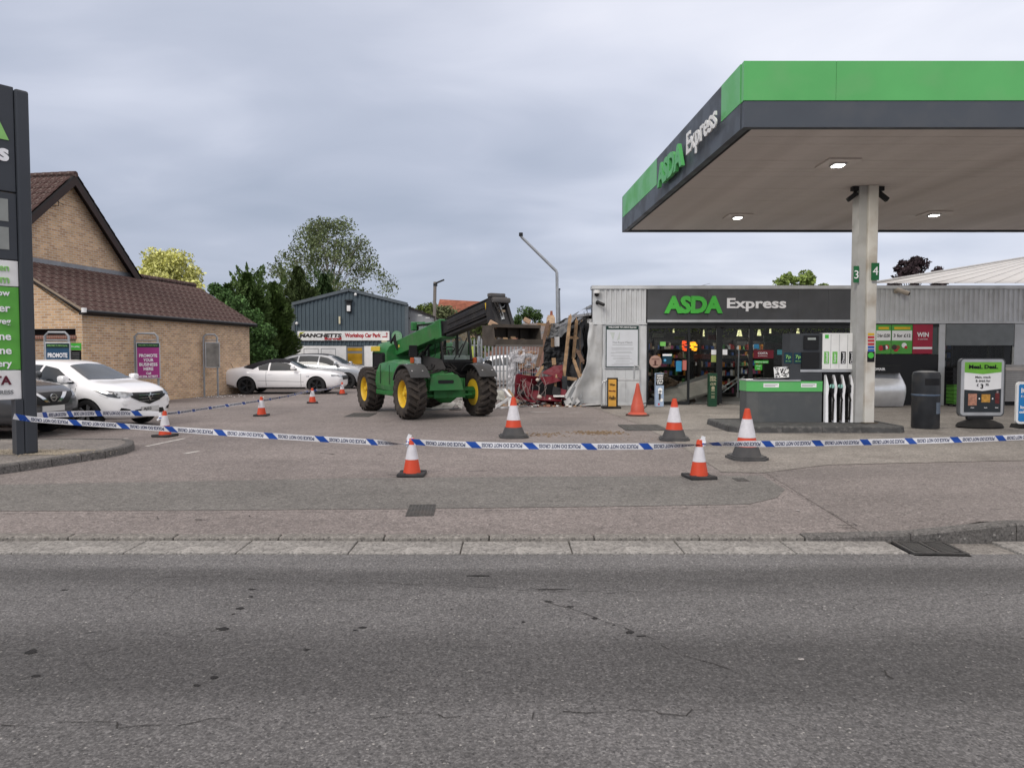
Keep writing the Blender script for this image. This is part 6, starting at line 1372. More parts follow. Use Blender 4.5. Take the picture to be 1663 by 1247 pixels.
# black bollard in front
bl = MB(); c = gnd(917, 657, .037); bl.rbox((c.x - .08, c.y - .0, .03), (c.x + .08, c.y + .16, at(917, 611, c.y).z), .015); solo(bl, 'steel_bollard', mat('bollard_black', (.03, .033, .037), .5, var=.2), 'square black steel bollard standing before the wreck', 'bollard')
# wire cage of packaging behind the bucket
cg_ = thing('wire_cage', 'bent wire cage full of crushed packaging beneath the bucket', 'roll cage', at(848, 650, 24.5)); CYY = 24.5
xa_, xb_ = at(824, 600, CYY).x, at(872, 600, CYY).x; z0_, z1_ = .05, at(850, 562, CYY).z
b = MB()
for i in range(15): x = xa_ + (xb_ - xa_) * i / 14; b.tube([(x, CYY, z0_), (x + .04 * math.sin(i), CYY, z1_ + .05 * math.sin(i * 1.7))], .013 if i in (0, 5, 14) else .009, 4); b.tube([(x, CYY + .8, z0_), (x, CYY + .8, z1_)], .006, 4)
for j in range(11): z = z0_ + (z1_ - z0_) * j / 10; b.tube([(xa_, CYY, z), ((xa_ + xb_) / 2, CYY - .03 * math.sin(j), z + .03), (xb_, CYY, z)], .007, 4); b.tube([(xa_, CYY, z), (xa_, CYY + .8, z)], .007, 4)
b.build('mesh_panel', mat('bright_wire', (.5, .51, .52), .4, .5), cg_, kind='stuff')
WRAP = mat('plastic_wrap', (.50, .49, .51), .3, var=.35, vs=9, spec=.8)
for k, (x0, y0, x1, y1, m_) in enumerate(((826, 572, 842, 640, WRAP), (832, 566, 852, 590, WRAP), (842, 570, 870, 600, mat('cardboard', (.36, .22, .14), .8)), (845, 590, 872, 606, mat('pink_card', (.33, .13, .13), .7)), (842, 604, 870, 630, mat('blue_crush', (.12, .16, .24), .6, var=.5, vs=9)), (850, 575, 873, 595, WRAP), (827, 630, 850, 650, mat('crush_grey', (.25, .24, .24), .7, var=.4, vs=9)), (848, 600, 862, 612, mat('crush_tan', (.4, .3, .2), .7)))):
    sheetobj('crushed_wrap', m_, cg_, [at(x0, y1, CYY + .2), at(x1, y1, CYY + .25), at(x1, y0, CYY + .4), at(x0, y0, CYY + .4)], 12, 12, .13, 30 + k, sc_=5)
# white frames and torn board lying behind the front wheel
wf = thing('broken_window_frame', 'broken white window frame lying behind the loader wheel', 'window frame', at(815, 660, 20.5))
b = MB()
for a_, c_ in (((800, 664), (829, 645)), ((829, 645), (818, 632)), ((818, 632), (800, 633)), ((812, 662), (828, 661)), ((828, 661), (828, 646))): b.bar(at(*a_, 20.6), at(*c_, 20.9), .09, .06)
b.build('frame', WHITE, wf)
sheetobj('torn_pane', mat('milky_pane', (.42, .42, .38), .35, var=.2), wf, [at(803, 650, 20.8), at(822, 650, 20.8), at(818, 634, 21.2), at(803, 634, 21.2)], 8, 8, .1, 50)
ws2 = thing('white_sheet', 'crumpled white sheeting lying under the loader', 'sheeting', at(730, 662, 20))
sheetobj('sheet', mat('white_sheeting', (.58, .57, .54), .5, var=.2, vs=3), ws2, [at(688, 664, 20.3), at(752, 663, 20.0), at(750, 651, 20.6), at(712, 658, 20.8)], 16, 8, .10, 51, sc_=3)
sheetobj('sheet', mat('white_sheeting'), ws2, [at(722, 658, 20.3), at(750, 660, 20.2), at(750, 647, 20.4), at(732, 649, 20.6)], 10, 8, .09, 52, sc_=3)
m_ = MB(); m_.bar(at(688, 666, 19.9), at(752, 662, 20.1), .10, .03); solo(m_, 'fallen_gutter', GREYT, 'flat dark strip lying on the ground under the loader', 'strip')
# scatter of broken bits
q = random.Random(60); pal = [WHITEP, TIMBER, mat('rubble_grey', (.2, .2, .2), .8), RM, mat('rubble_brick', (.35, .17, .12), .8), BLACKP]
rb_ = MB()
for _ in range(420):
    px, py = q.gauss(885, 32), q.uniform(646, 661); p = gnd(min(970, max(815, px)), py, .036); s = q.uniform(.012, .07)
    M = Matrix.Translation(p + UZ * s * .4) @ Matrix.Rotation(q.uniform(0, 3), 4, 'Z') @ Matrix.Rotation(q.uniform(-.5, .5), 4, 'X'); rb_.box((-s, -s * q.uniform(.3, 1), -s * .4), (s * q.uniform(.5, 2), s * .5, s * .3), M, mi=q.choice((0, 0, 1, 1, 2, 2, 3, 4, 5)))
o = rb_.build('rubble', pal); o['kind'] = 'stuff'
# ================================================================== cars
TYRE = mat('car_tyre', (.022, .022, .023), .85, var=.2, bump=.2, bs=30)
CGL = mat('car_glass', (.035, .043, .048), .05, var=.4, vs=2, spec=1.0)
CGLC = mat('car_window_dark', (.02, .026, .03), .05, var=.3, vs=1.5, spec=.7)  # darker glass colour for the right-hand side windows
WELL = mat('wheel_well', (.008, .008, .008), .95, var=0)
HEADL = mat('headlamp', (.30, .32, .34), .1, .3, var=.5, vs=9, spec=.9)
CHROME = mat('chrome', (.55, .56, .57), .12, .95, var=0)
PLATE = mat('number_plate', (.55, .55, .54), .5, var=0)
def subsurf_body(name, stations, paint, arches, parent):
    rings = []; vs = []; fs = []
    for (x, zb, zs, zm, zbelt, zt, ws_, wm_, wb_, wt_) in stations:
        half = [(0, zb), (ws_ * .85, zb), (ws_, zs), (wm_, zm), (wb_, zbelt), (wt_, zt - (zt - zbelt) * .10), (wt_ * .6, zt - .008), (0, zt)]
        i0 = len(vs); vs += [(x, y, z) for y, z in half] + [(x, -y, z) for y, z in half[1:-1]]
        n = 8; ring = [i0 + k for k in range(8)] + [i0 + 8 + (5 - k) for k in range(6)]
        rings.append(ring)
    for a, b_ in zip(rings, rings[1:]):
        for k in range(14): fs.append((a[k], a[(k + 1) % 14], b_[(k + 1) % 14], b_[k]))
    for r_, flip in ((rings[0], 0), (rings[-1], 1)):
        L_ = [r_[k] for k in range(8)]; Rr = [r_[0]] + [r_[13 - k] for k in range(6)] + [r_[7]]
        for k in range(7):
            q = [L_[k], L_[k + 1], Rr[k + 1], Rr[k]]; q = list(dict.fromkeys(q)); fs.append(tuple(q if not flip else q[::-1]))
    me = bpy.data.meshes.new(name); me.from_pydata(vs, [], fs)
    bm = bmesh.new(); bm.from_mesh(me); bmesh.ops.recalc_face_normals(bm, faces=bm.faces[:]); bm.to_mesh(me); bm.free()
    me.materials.append(paint); me.materials.append(WELL)
    o = bpy.data.objects.new(name, me); COL.objects.link(o)
    s = o.modifiers.new('s', 'SUBSURF'); s.levels = s.render_levels = 3
    cut = MB()
    for (x, r_, yi, yo) in arches:
        for sg in (-1, 1): cut.lathe([(0, yi), (r_, yi), (r_, yo), (0, yo)], 32, Matrix.Translation((x, 0, r_ - .055)) @ Matrix.Rotation(R(90 * sg), 4, 'X'), mi=1)
    cme = cut.data('c', [paint, WELL]); co = bpy.data.objects.new('c', cme); COL.objects.link(co)
    bo = o.modifiers.new('b', 'BOOLEAN'); bo.operation = 'DIFFERENCE'; bo.object = co; bo.solver = 'EXACT'; bo.use_self = True
    dg = bpy.context.evaluated_depsgraph_get(); nm = bpy.data.meshes.new_from_object(o.evaluated_get(dg))
    bpy.data.objects.remove(o); bpy.data.objects.remove(co)
    nm.polygons.foreach_set('use_smooth', [True] * len(nm.polygons)); nm.set_sharp_from_angle(angle=R(40))
    o = bpy.data.objects.new('body', nm); COL.objects.link(o); o.parent = parent
    bvh = BVHTree.FromPolygons([v.co.copy() for v in nm.vertices], [tuple(p.vertices) for p in nm.polygons])
    return o, bvh
def patch(bvh, view, up_, lo, lift=.006, nu=14, nv=5):
    """strip between two lines drawn on the body seen from 'R','L','F','B','T'"""
    D = {'R': (Vector((0, 1, 0)), lambda a, c: Vector((a, -3, c))), 'L': (Vector((0, -1, 0)), lambda a, c: Vector((a, 3, c))), 'F': (Vector((-1, 0, 0)), lambda a, c: Vector((5, a, c))),
         'B': (Vector((1, 0, 0)), lambda a, c: Vector((-5, a, c))), 'T': (Vector((0, 0, -1)), lambda a, c: Vector((a, c, 4)))}[view]
    def samp(line, u):
        t_ = u * (len(line) - 1); i = min(int(t_), len(line) - 2); f = t_ - i; return Vector(line[i]).lerp(Vector(line[i + 1]), f)
    mb = MB(); vs = []
    for j in range(nv + 1):
        for i in range(nu + 1):
            p = samp(lo, i / nu).lerp(samp(up_, i / nu), j / nv); o_ = D[1](p.x, p.y); h = bvh.ray_cast(o_, D[0])
            if h[0] is None: h = bvh.find_nearest(o_ + D[0] * 3)
            nn = h[1]; nn = nn if nn.dot(D[0]) < 0 else -nn
            vs.append(h[0] + (nn * .5 - D[0] * .7).normalized() * lift)
    mb.mesh(vs, [(j * (nu + 1) + i, j * (nu + 1) + i + 1, (j + 1) * (nu + 1) + i + 1, (j + 1) * (nu + 1) + i) for j in range(nv) for i in range(nu)])
    return mb
def car_wheel(parent, x, y, r, wd, style, rimm, sg):
    M = Matrix.Translation((x, y, r)) @ Matrix.Rotation(R(90), 4, 'X')      # axis along y; outer face towards sg
    k = -sg      # local z = -y
    b = MB(); h = wd / 2
    b.lathe([(r * .66, -h), (r * .72, -h * 1.02), (r * .93, -h), (r * .99, -h * .8), (r, 0), (r * .99, h * .8), (r * .93, h), (r * .72, h * 1.02), (r * .66, h)], 36, M, closed=True)
    ty = b.build('wheel', TYRE, parent, world=False, smooth=True)
    b = MB(); ho_ = k * h
    b.lathe([(0, ho_ * .25), (r * .6, ho_ * .25), (r * .67, ho_ * .3), (r * .69, ho_ * 1.0), (r * .665, ho_ * .98), (r * .65, ho_ * .45)], 30, M, mi=1)
    for i in range(style):
        a = 2 * math.pi * i / style
        for da in (-.13, .13):
            p0 = Vector((math.cos(a) * r * .10, math.sin(a) * r * .10, ho_ * .72)); p1 = Vector((math.cos(a + da) * r * .66, math.sin(a + da) * r * .66, ho_ * .93))
            b.bar(M @ p0, M @ p1, r * .085, .03, up=M.to_3x3() @ Vector((0, 0, 1)))
    b.lathe([(0, ho_ * .8), (r * .15, ho_ * .8), (r * .17, ho_ * .6)], 14, M)
    b.build('rim', [rimm, WELL], ty, world=False)
def ring_st(x, zb, zbelt, zt, wb, wt, zs=None, ws=None, wm=None, zm=None):
    zs = zs or zb + .10; zm = zm or (zs + zbelt) * .52; return (x, zb, zs, zm, zbelt, zt, ws or wb * .97, wm or wb * 1.02, wb, wt)
def hatch_st(L, W, H):
    w2 = W / 2; k = L / 4.05; s = []
    for x, zb, zbelt, zt, wb, wt in ((-2.02, .42, .72, .80, .66, .50), (-1.96, .25, .90, 1.00, .84, .60), (-1.70, .20, .98, 1.30, .96, .66), (-1.30, .18, 1.00, 1.42, 1.0, .67), (-.6, .17, .98, 1.465, 1.01, .68), (.1, .17, .96, 1.46, 1.01, .67), (.42, .17, .95, 1.41, 1.01, .66), (.80, .17, .94, 1.20, 1.0, .70), (1.12, .17, .92, 1.01, .99, .80), (1.45, .18, .90, .98, .97, .74), (1.78, .19, .82, .91, .92, .66), (1.97, .21, .70, .82, .80, .56), (2.04, .30, .58, .70, .70, .50)):
        s.append(ring_st(x * k, zb, zbelt * H / 1.44, zt * H / 1.44, wb * w2, wt * w2))
    return s
def coupe_st(L, W, H):
    w2 = W / 2; s = []
    for x, zb, zbelt, zt, wb, wt in ((-2.37, .40, .72, .82, .72, .55), (-2.30, .28, .88, .98, .86, .66), (-1.95, .22, .93, 1.05, .95, .74), (-1.45, .2, .93, 1.12, 1.0, .70), (-1.0, .18, .90, 1.30, 1.0, .60), (-.5, .18, .88, 1.40, .99, .60), (0, .18, .88, 1.39, .98, .60), (.25, .18, .88, 1.32, .98, .60), (.62, .18, .89, 1.10, .98, .68), (.9, .18, .90, .99, .98, .80), (1.4, .19, .90, .97, .98, .80), (1.95, .20, .82, .90, .94, .76), (2.25, .22, .70, .80, .84, .68), (2.37, .34, .58, .66, .72, .56)):
        s.append(ring_st(x, zb, zbelt, zt, wb * w2, wt * w2))
    return s
def suv_st(L, W, H):
    w2 = W / 2; k = L / 4.4; h = H / 1.62; s = []
    for x, zb, zbelt, zt, wb, wt in ((-2.20, .5, .85, .95, .7, .52), (-2.12, .32, 1.0, 1.12, .88, .62), (-1.85, .26, 1.08, 1.45, .97, .66), (-1.4, .24, 1.09, 1.60, 1.0, .68), (-.6, .22, 1.07, 1.65, 1.01, .69), (.1, .22, 1.05, 1.63, 1.01, .68), (.45, .22, 1.04, 1.56, 1.0, .67), (.82, .22, 1.03, 1.33, 1.0, .72), (1.12, .22, 1.03, 1.14, .99, .82), (1.55, .23, 1.0, 1.08, .97, .78), (1.95, .24, .90, 1.0, .90, .70), (2.16, .27, .74, .88, .78, .60), (2.22, .4, .62, .74, .68, .52)):
        s.append(ring_st(x * k, zb, zbelt * h, zt * h, wb * w2, wt * w2))
    return s
def car(kind, label, cat, loc, rz, paint, L, W, H, r, fx_, rx_, rimm, style=5, name='parked_car', full=True):
    t = thing(name, label, cat, loc, rz); st = {'hatch': hatch_st, 'coupe': coupe_st, 'suv': suv_st}[kind](L, W, H)
    body, bvh = subsurf_body('body', st, paint, [(fx_, r + .045, W / 2 - .30, W / 2 + .3), (rx_, r + .045, W / 2 - .30, W / 2 + .3)], t)
    for x in (fx_, rx_):
        for sg in (-1, 1): car_wheel(t, x, sg * (W / 2 - .135), r, .215, style, rimm, sg)
    def P(nm, view, up_, lo, m, lift=.006, nu=14, nv=5, sm=True):
        return patch(bvh, view, up_, lo, lift, nu, nv).build(nm, m, t, world=False, smooth=sm, fix=False)
    k = L / 4.05 if kind == 'hatch' else (L / 4.4 if kind == 'suv' else 1.0); h = {'hatch': H / 1.44, 'suv': H / 1.62, 'coupe': 1}[kind]
    if kind == 'hatch':
        sw = [([(.02, 1.33), (.35, 1.27), (.62, 1.12), (.92, .975)], [(.02, .97), (.35, .955), (.62, .95), (.90, .955)]), ([(-.92, 1.35), (-.5, 1.36), (-.04, 1.34)], [(-.92, 1.0), (-.5, .99), (-.04, .975)]), ([(-1.40, 1.22), (-1.0, 1.335)], [(-1.32, 1.05), (-1.0, 1.01)])]
        ws_ = ([(.50, -.50), (.47, 0), (.50, .50)], [(1.08, -.62), (1.14, 0), (1.08, .62)])
    elif kind == 'suv':
        sw = [([(.02, 1.50), (.38, 1.43), (.68, 1.27), (.98, 1.09)], [(.02, 1.09), (.38, 1.075), (.68, 1.07), (.96, 1.07)]), ([(-.95, 1.52), (-.5, 1.53), (-.04, 1.51)], [(-.95, 1.12), (-.5, 1.11), (-.04, 1.095)]), ([(-1.55, 1.37), (-1.02, 1.51)], [(-1.45, 1.16), (-1.02, 1.125)])]
        ws_ = ([(.52, -.50), (.49, 0), (.52, .50)], [(1.08, -.64), (1.15, 0), (1.08, .64)])
    else:
        sw = [([(-.45, 1.24), (-.1, 1.26), (.2, 1.21), (.62, .985)], [(-.45, .93), (-.1, .93), (.2, .93), (.60, .94)]), ([(-.92, 1.08), (-.52, 1.22)], [(-.86, .95), (-.52, .94)])]
        ws_ = ([(.28, -.50), (.26, 0), (.28, .50)], [(.82, -.66), (.90, 0), (.82, .66)])
    for up_, lo in sw:
        for v in 'RL': P('side_window', v, [(x * k, z * h) for x, z in up_], [(x * k, z * h) for x, z in lo], CGLC if v == 'R' and full else CGL)
    P('windscreen', 'T', [(x * k, y * W / 1.8) for x, y in ws_[1]], [(x * k, y * W / 1.8) for x, y in ws_[0]], CGL, .008, 14, 8)
    # shut lines and sills
    if full:
        dl = {'hatch': ((.98, .30, .93), (-.02, .25, .95), (-.98, .55, .98)), 'suv': ((.95, .35, 1.03), (-.02, .32, 1.06), (-1.0, .6, 1.08)), 'coupe': ((.78, .30, .88), (-.58, .30, .9))}[kind]
        for x, za, zb in dl:
            P('door_seam', 'R', [(x * k, za * h), (x * k, zb * h)], [(x * k + .012, za * h), (x * k + .012, zb * h)], WELL, .002, 8, 1); P('door_seam', 'L', [(x * k, za * h), (x * k, zb * h)], [(x * k + .012, za * h), (x * k + .012, zb * h)], WELL, .002, 8, 1)
        P('sill_trim', 'R', [(rx_ + r + .1, .27 * h), (fx_ - r - .1, .27 * h)], [(rx_ + r + .1, .20 * h), (fx_ - r - .1, .20 * h)], BLACKP, .006)
        for x in ((.18, -.78) if kind != 'coupe' else (-.42,)):
            zc = {'hatch': .84, 'suv': .93, 'coupe': .80}[kind] * h; hd = patch(bvh, 'R', [(x * k - .1, zc + .013), (x * k + .08, zc + .013)], [(x * k - .1, zc - .013), (x * k + .08, zc - .013)], .028, 6, 1); hd.build('door_handle', paint, t, world=False, fix=False)
    mx_ = {'hatch': .82, 'suv': .88, 'coupe': .52}[kind] * k; mzz = {'hatch': .98, 'suv': 1.10, 'coupe': .97}[kind] * h
    for sg in (-1, 1):
        b = MB(); b.rbox((mx_ - .09, sg * (W / 2 + .03), mzz), (mx_ + .08, sg * (W / 2 + .20), mzz + .15), .045); b.bar((mx_, sg * (W / 2 - .08), mzz + .03), (mx_, sg * (W / 2 + .08), mzz + .04), .08, .04); b.build('door_mirror', paint, t, world=False, smooth=True)
    return t, P, bvh
WPAINT = mat('white_car_paint', (.88, .88, .89), .28, var=.02, coat=.7)
SILV = mat('silver_car_paint', (.42, .44, .46), .25, .4, var=.03, coat=.7)
GRYP = mat('grey_car_paint', (.085, .088, .095), .28, .5, var=.05, coat=.7)
RIMB = mat('rim_dark', (.04, .042, .045), .3, .6); RIMD = mat('rim_machined', (.40, .41, .42), .3, .5)
# white hatchback
C, P, bv = car('hatch', 'white hatchback with diamond badge facing right beside the totem', 'car', (-9.86, 15.80, .034), R(-12), WPAINT, 4.05, 1.78, 1.44, .315, 1.22, -1.36, RIMD)
P('grille', 'F', [(-.60, .77), (-.3, .76), (0, .75), (.3, .76), (.60, .77)], [(-.50, .66), (-.28, .57), (0, .50), (.28, .57), (.50, .66)], BLACKP, .01, 16, 5)
for z in (.58, .64, .70): P('grille_bar', 'F', [(-.32, z + .006), (.32, z + .006)], [(-.32, z - .006), (.32, z - .006)], CHROME, .018, 8, 1)
for sg, v in ((-1, 'R'), (1, 'L')):
    P('headlight', 'F', [(sg * .46, .76), (sg * .64, .79), (sg * .80, .81)], [(sg * .46, .71), (sg * .64, .67), (sg * .78, .69)], HEADL, .012, 8, 4)
    P('headlight', v, [(1.40, .83), (1.66, .81), (1.93, .765)], [(1.50, .79), (1.72, .70), (1.93, .66)], mat('lamp_dark_glass', (.05, .055, .06), .08, spec=.8), .012, 8, 4); P('running_light', v, [(1.50, .775), (1.70, .705)], [(1.53, .755), (1.72, .675)], WHITE, .018, 6, 2); P('headlight_reflector', v, [(1.55, .80), (1.80, .775)], [(1.60, .775), (1.80, .745)], CHROME, .018, 6, 2); P('arch_lip_shade', v, [(.86, .40), (.96, .56), (1.22, .67), (1.48, .56), (1.58, .40)], [(.875, .40), (.975, .545), (1.22, .65), (1.465, .545), (1.565, .40)], mat('paint_shade2', (.5, .5, .51), .4), .004, 20, 1)  # strip round the arch is white paint with shade put into its colour
    P('running_light', 'F', [(sg * .60, .615), (sg * .72, .60)], [(sg * .62, .52), (sg * .69, .52)], WHITE, .012, 4, 4)
    P('fog_recess', 'F', [(sg * .56, .42), (sg * .72, .46)], [(sg * .52, .37), (sg * .74, .35)], BLACKP, .01, 5, 3)
P('lower_intake', 'F', [(-.42, .40), (0, .41), (.42, .40)], [(-.48, .30), (0, .29), (.48, .30)], BLACKP, .01, 12, 3)
b = MB(); p = bv.ray_cast(Vector((5, 0, .67)), Vector((-1, 0, 0)))[0]; o4 = [(.07, 0), (0, .10), (-.07, 0), (0, -.10)]; i4 = [(.035, 0), (0, .055), (-.035, 0), (0, -.055)]
for a in range(4):
    c_ = (a + 1) % 4; b.mesh([p + Vector((.03, *o4[a])), p + Vector((.03, *o4[c_])), p + Vector((.045, *i4[c_])), p + Vector((.045, *i4[a]))], [(0, 1, 2, 3)])
b.build('badge', CHROME, C, world=False, fix=False)
b = MB(); p = bv.ray_cast(Vector((5, 0, .40)), Vector((-1, 0, 0)))[0]; b.box(p + Vector((.01, -.26, -.055)), p + Vector((.03, .26, .055))); b.build('number_plate', PLATE, C, world=False)
b = MB(); put_text(b, 'AJ22', p + Vector((.03, -.10, 0)), h=.07, wd=.24, right=Vector((0, 1, 0)), weight=.01); b.build('plate_lettering', BLACKT, C, world=False, fix=False)
# grey crossover behind the totem
C, P, bv = car('suv', 'grey crossover with round badge mostly hidden by the totem', 'car', (-10.95, 13.95, .034), R(-10), GRYP, 4.35, 1.8, 1.58, .335, 1.33, -1.32, RIMD)
P('grille', 'F', [(-.55, .84), (0, .85), (.55, .84)], [(-.36, .62), (0, .58), (.36, .62)], BLACKP, .01, 14, 5)
for sg in (-1, 1):
    P('headlight', 'F', [(sg * .56, .86), (sg * .8, .90)], [(sg * .5, .76), (sg * .78, .78)], HEADL, .012, 8, 4)
    P('grille_chrome', 'F', [(sg * .30, .84), (sg * .40, .84)], [(sg * .08, .66), (sg * .17, .66)], CHROME, .02, 4, 6)
    P('fog_recess', 'F', [(sg * .5, .5), (sg * .72, .52)], [(sg * .46, .42), (sg * .72, .40)], BLACKP, .01, 5, 3)
P('lower_intake', 'F', [(-.5, .44), (0, .45), (.5, .44)], [(-.55, .28), (0, .28), (.55, .28)], BLACKP, .01, 12, 3)
b = MB(); p = bv.ray_cast(Vector((5, 0, .75)), Vector((-1, 0, 0)))[0]; b.lathe([(.055, 0), (.075, 0), (.075, .02), (.055, .02)], 20, Matrix.Translation(p + Vector((.02, 0, 0))) @ Matrix.Rotation(R(90), 4, 'Y'), closed=True); b.box(p + Vector((.02, -.09, -.014)), p + Vector((.042, .09, .014))); b.build('badge', CHROME, C, world=False)
b = MB(); p = bv.ray_cast(Vector((5, 0, .54)), Vector((-1, 0, 0)))[0]; b.box(p + Vector((.0, -.26, -.055)), p + Vector((.02, .26, .055))); b.build('number_plate', PLATE, C, world=False)
# white convertible
W0 = gnd(401, 640, .034); a_ = R(2); cw = Vector((math.cos(a_), math.sin(a_), 0)); cl_ = Vector((-math.sin(a_), math.cos(a_), 0)); o_ = W0 + cw * 1.37 + cl_ * .80
C, P, bv = car('coupe', 'white convertible with black fabric roof parked by the brick wall', 'car', o_, a_, WPAINT, 4.78, 1.90, 1.39, .345, 1.38, -1.36, RIMB)
for v in 'RL':
    P('soft_top', v, [(-1.50, 1.07), (-1.2, 1.20), (-.8, 1.35), (-.3, 1.385), (.1, 1.37), (.28, 1.30)], [(-1.50, 1.045), (-1.1, .985), (-.93, 1.09), (-.5, 1.235), (-.1, 1.27), (.26, 1.22)], mat('soft_top_fabric', (.012, .012, .016), .9), .010, 20, 5)
P('soft_top', 'T', [(-1.62, .55), (-1.2, .60), (-.5, .62), (.26, .60)], [(-1.62, -.55), (-1.2, -.60), (-.5, -.62), (.26, -.60)], mat('soft_top_fabric'), .012, 20, 10)
P('headlight', 'R', [(1.95, .77), (2.2, .76)], [(1.98, .70), (2.24, .71)], HEADL, .012, 6, 3); P('headlight', 'F', [(-.78, .76), (-.55, .745)], [(-.78, .68), (-.55, .67)], HEADL, .012, 6, 3); P('headlight', 'F', [(.78, .76), (.55, .745)], [(.78, .68), (.55, .67)], HEADL, .012, 6, 3)
P('grille', 'F', [(-.55, .72), (.55, .72)], [(-.48, .56), (.48, .56)], BLACKP, .01, 10, 4)
P('crease_shade', 'R', [(-.9, .55), (.9, .50)], [(-.9, .53), (.9, .48)], mat('paint_shade', (.45, .455, .47), .4), .004, 12, 1)  # grey strip, the crease's shade put into the paint colour
P('rear_bumper_trim', 'R', [(-2.36, .45), (-1.85, .33)], [(-2.3, .30), (-1.85, .24)], mat('bumper_grey', (.25, .24, .235), .5), .01, 6, 2)
P('tail_light', 'R', [(-2.34, .80), (-2.22, .80)], [(-2.34, .68), (-2.24, .68)], mat('tail_red', (.25, .01, .01), .3), .01, 4, 3)
P('wing_badge', 'R', [(1.0, .72), (1.12, .72)], [(1.0, .695), (1.12, .695)], CHROME, .01, 2, 1)
b = MB(); b.tube([(-2.0, -.5, 1.03), (-2.15, -.5, 1.35)], .008, 5); b.build('aerial', BLACKP, C, world=False)
# silver coupe-like suv behind it
C, P, bv = car('suv', 'silver crossover partly hidden behind the white convertible', 'car', (at(527, 600, 33.5).x, 33.6, .034), R(-6), SILV, 4.45, 1.85, 1.60, .36, 1.38, -1.30, RIMB)
P('roof_panel', 'T', [(-1.5, .5), (.35, .52)], [(-1.5, -.5), (.35, -.52)], BLACKP, .008, 12, 8)
for sg in (-1, 1): P('headlight', 'F', [(sg * .45, .93), (sg * .75, .98)], [(sg * .5, .82), (sg * .75, .86)], HEADL, .012, 6, 3); P('bumper_slot', 'F', [(sg * .6, .72), (sg * .7, .72)], [(sg * .66, .45), (sg * .74, .5)], BLACKP, .012, 4, 4)
P('grille', 'F', [(-.42, .88), (.42, .88)], [(-.36, .66), (.36, .66)], BLACKP, .01, 8, 4)
# white car beyond the fence
C, P, bv = car('hatch', 'white car parked beyond the palisade fence', 'car', (at(807, 600, 36).x, 36.0, .034), R(-158), WPAINT, 4.3, 1.8, 1.52, .32, 1.28, -1.4, RIMD, full=False)
P('bumper_band', 'R', [(-2.0, .5), (2.0, .5)], [(-2.0, .34), (2.0, .34)], BLACKP, .006, 14, 2)

# ================================================================== telehandler
TC = Vector((-2.40, 19.05, .034)); TRZ = math.atan2(-.872, .49)
tv = thing('telehandler', 'green telescopic loader with yellow wheels and raised black boom', 'telehandler', TC, TRZ)
JG = mat('machine_green', (.028, .165, .045), .33, var=.15, vs=2, coat=.2, dirt=.5, dirtcol=(.09, .13, .065), ds=3.5)
JGD = mat('machine_green_dirty', (.022, .15, .035), .5, var=.15, vs=3, dirt=.5, dirtcol=(.06, .07, .04), ds=4)
BMB = mat('boom_black', (.028, .028, .030), .45, .3, var=.2, dirt=.5, dirtcol=(.075, .068, .06), ds=3)
BKT = mat('bucket_steel', (.085, .072, .06), .65, .4, var=.3, vs=4, dirt=.6, dirtcol=(.13, .11, .09), ds=5, bump=.3, bs=20)
MYEL = mat('wheel_yellow', (.70, .46, .03), .45, var=.1, dirt=.7, dirtcol=(.30, .21, .08), ds=4)
ATY = mat('tractor_tyre', (.042, .035, .031), .85, var=.25, vs=5, dirt=.5, dirtcol=(.10, .08, .06), ds=5)
def TB_(name, fn, m, smooth=False, parent=None, label=None):
    b = MB(); fn(b); return b.build(name, m, parent or tv, world=False, smooth=smooth, label=label)
tb = MB(); RT = .615; HW = .225
tb.lathe([(.335, -.19), (.37, -HW * .98), (.46, -HW * 1.05), (.535, -HW), (.552, -.17), (.558, 0), (.552, .17), (.535, HW), (.46, HW * 1.05), (.37, HW * .98), (.335, .19)], 44, closed=True)
NL = 20
for i in range(NL):
    for s in (-1, 1):
        t0 = 2 * math.pi * (i + (.5 if s > 0 else 0)) / NL; ctr = [(-.02 * s, t0, .55, .617), (.09 * s, t0 + .10, .55, .616), (.175 * s, t0 + .19, .545, .606), (.222 * s, t0 + .235, .545, .585), (.240 * s, t0 + .26, .49, .50)]
        vs = []
        for (h, th, ri, ro) in ctr:
            for rr in (ri, ro):
                for dw in (-.042, .042): a = th + dw / (rr); vs.append((rr * math.cos(a), rr * math.sin(a), h))
        fs = []
        for k in range(4):
            A = k * 4; B = A + 4; fs += [(A + 2, A + 3, B + 3, B + 2), (A, A + 2, B + 2, B), (A + 1, B + 1, B + 3, A + 3)]
        fs += [(0, 1, 3, 2), (16, 18, 19, 17)]; tb.mesh(vs, fs)
tyd = tb.data('wheel', ATY, smooth=True)
rbm = MB(); rbm.lathe([(.0, .10), (.09, .10), (.10, .075), (.20, .06), (.235, .075), (.25, .02), (.29, .0), (.30, .12), (.325, .17), (.345, .195), (.352, .185), (.335, .13), (.31, -.15), (.345, -.19)], 40)
for k in range(8): a = 2 * math.pi * k / 8; rbm.lathe([(0, .06), (.016, .06), (.016, .085), (0, .085)], 6, Matrix.Translation((.15 * math.cos(a), .15 * math.sin(a), 0)))
rmd = rbm.data('rim', MYEL, smooth=True)
hbm = MB(); hbm.lathe([(0, .10), (.055, .10), (.06, .16), (.03, .18), (0, .18)], 16); hbd = hbm.data('hub', MYEL, smooth=True)
for x in (1.5, -1.5):
    for sg in (1, -1):
        o = bpy.data.objects.new('wheel', tyd); COL.objects.link(o); o.parent = tv; o.location = (x, sg * .95, RT - .004); o.rotation_euler = (R(-90 if sg > 0 else 90), 0, 0)
        o.rotation_euler = (R(-90), 0, 0) if sg > 0 else (R(90), 0, 0)
        for nm, d in (('rim', rmd), ('hub', hbd)): c = bpy.data.objects.new(nm, d); COL.objects.link(c); c.parent = o
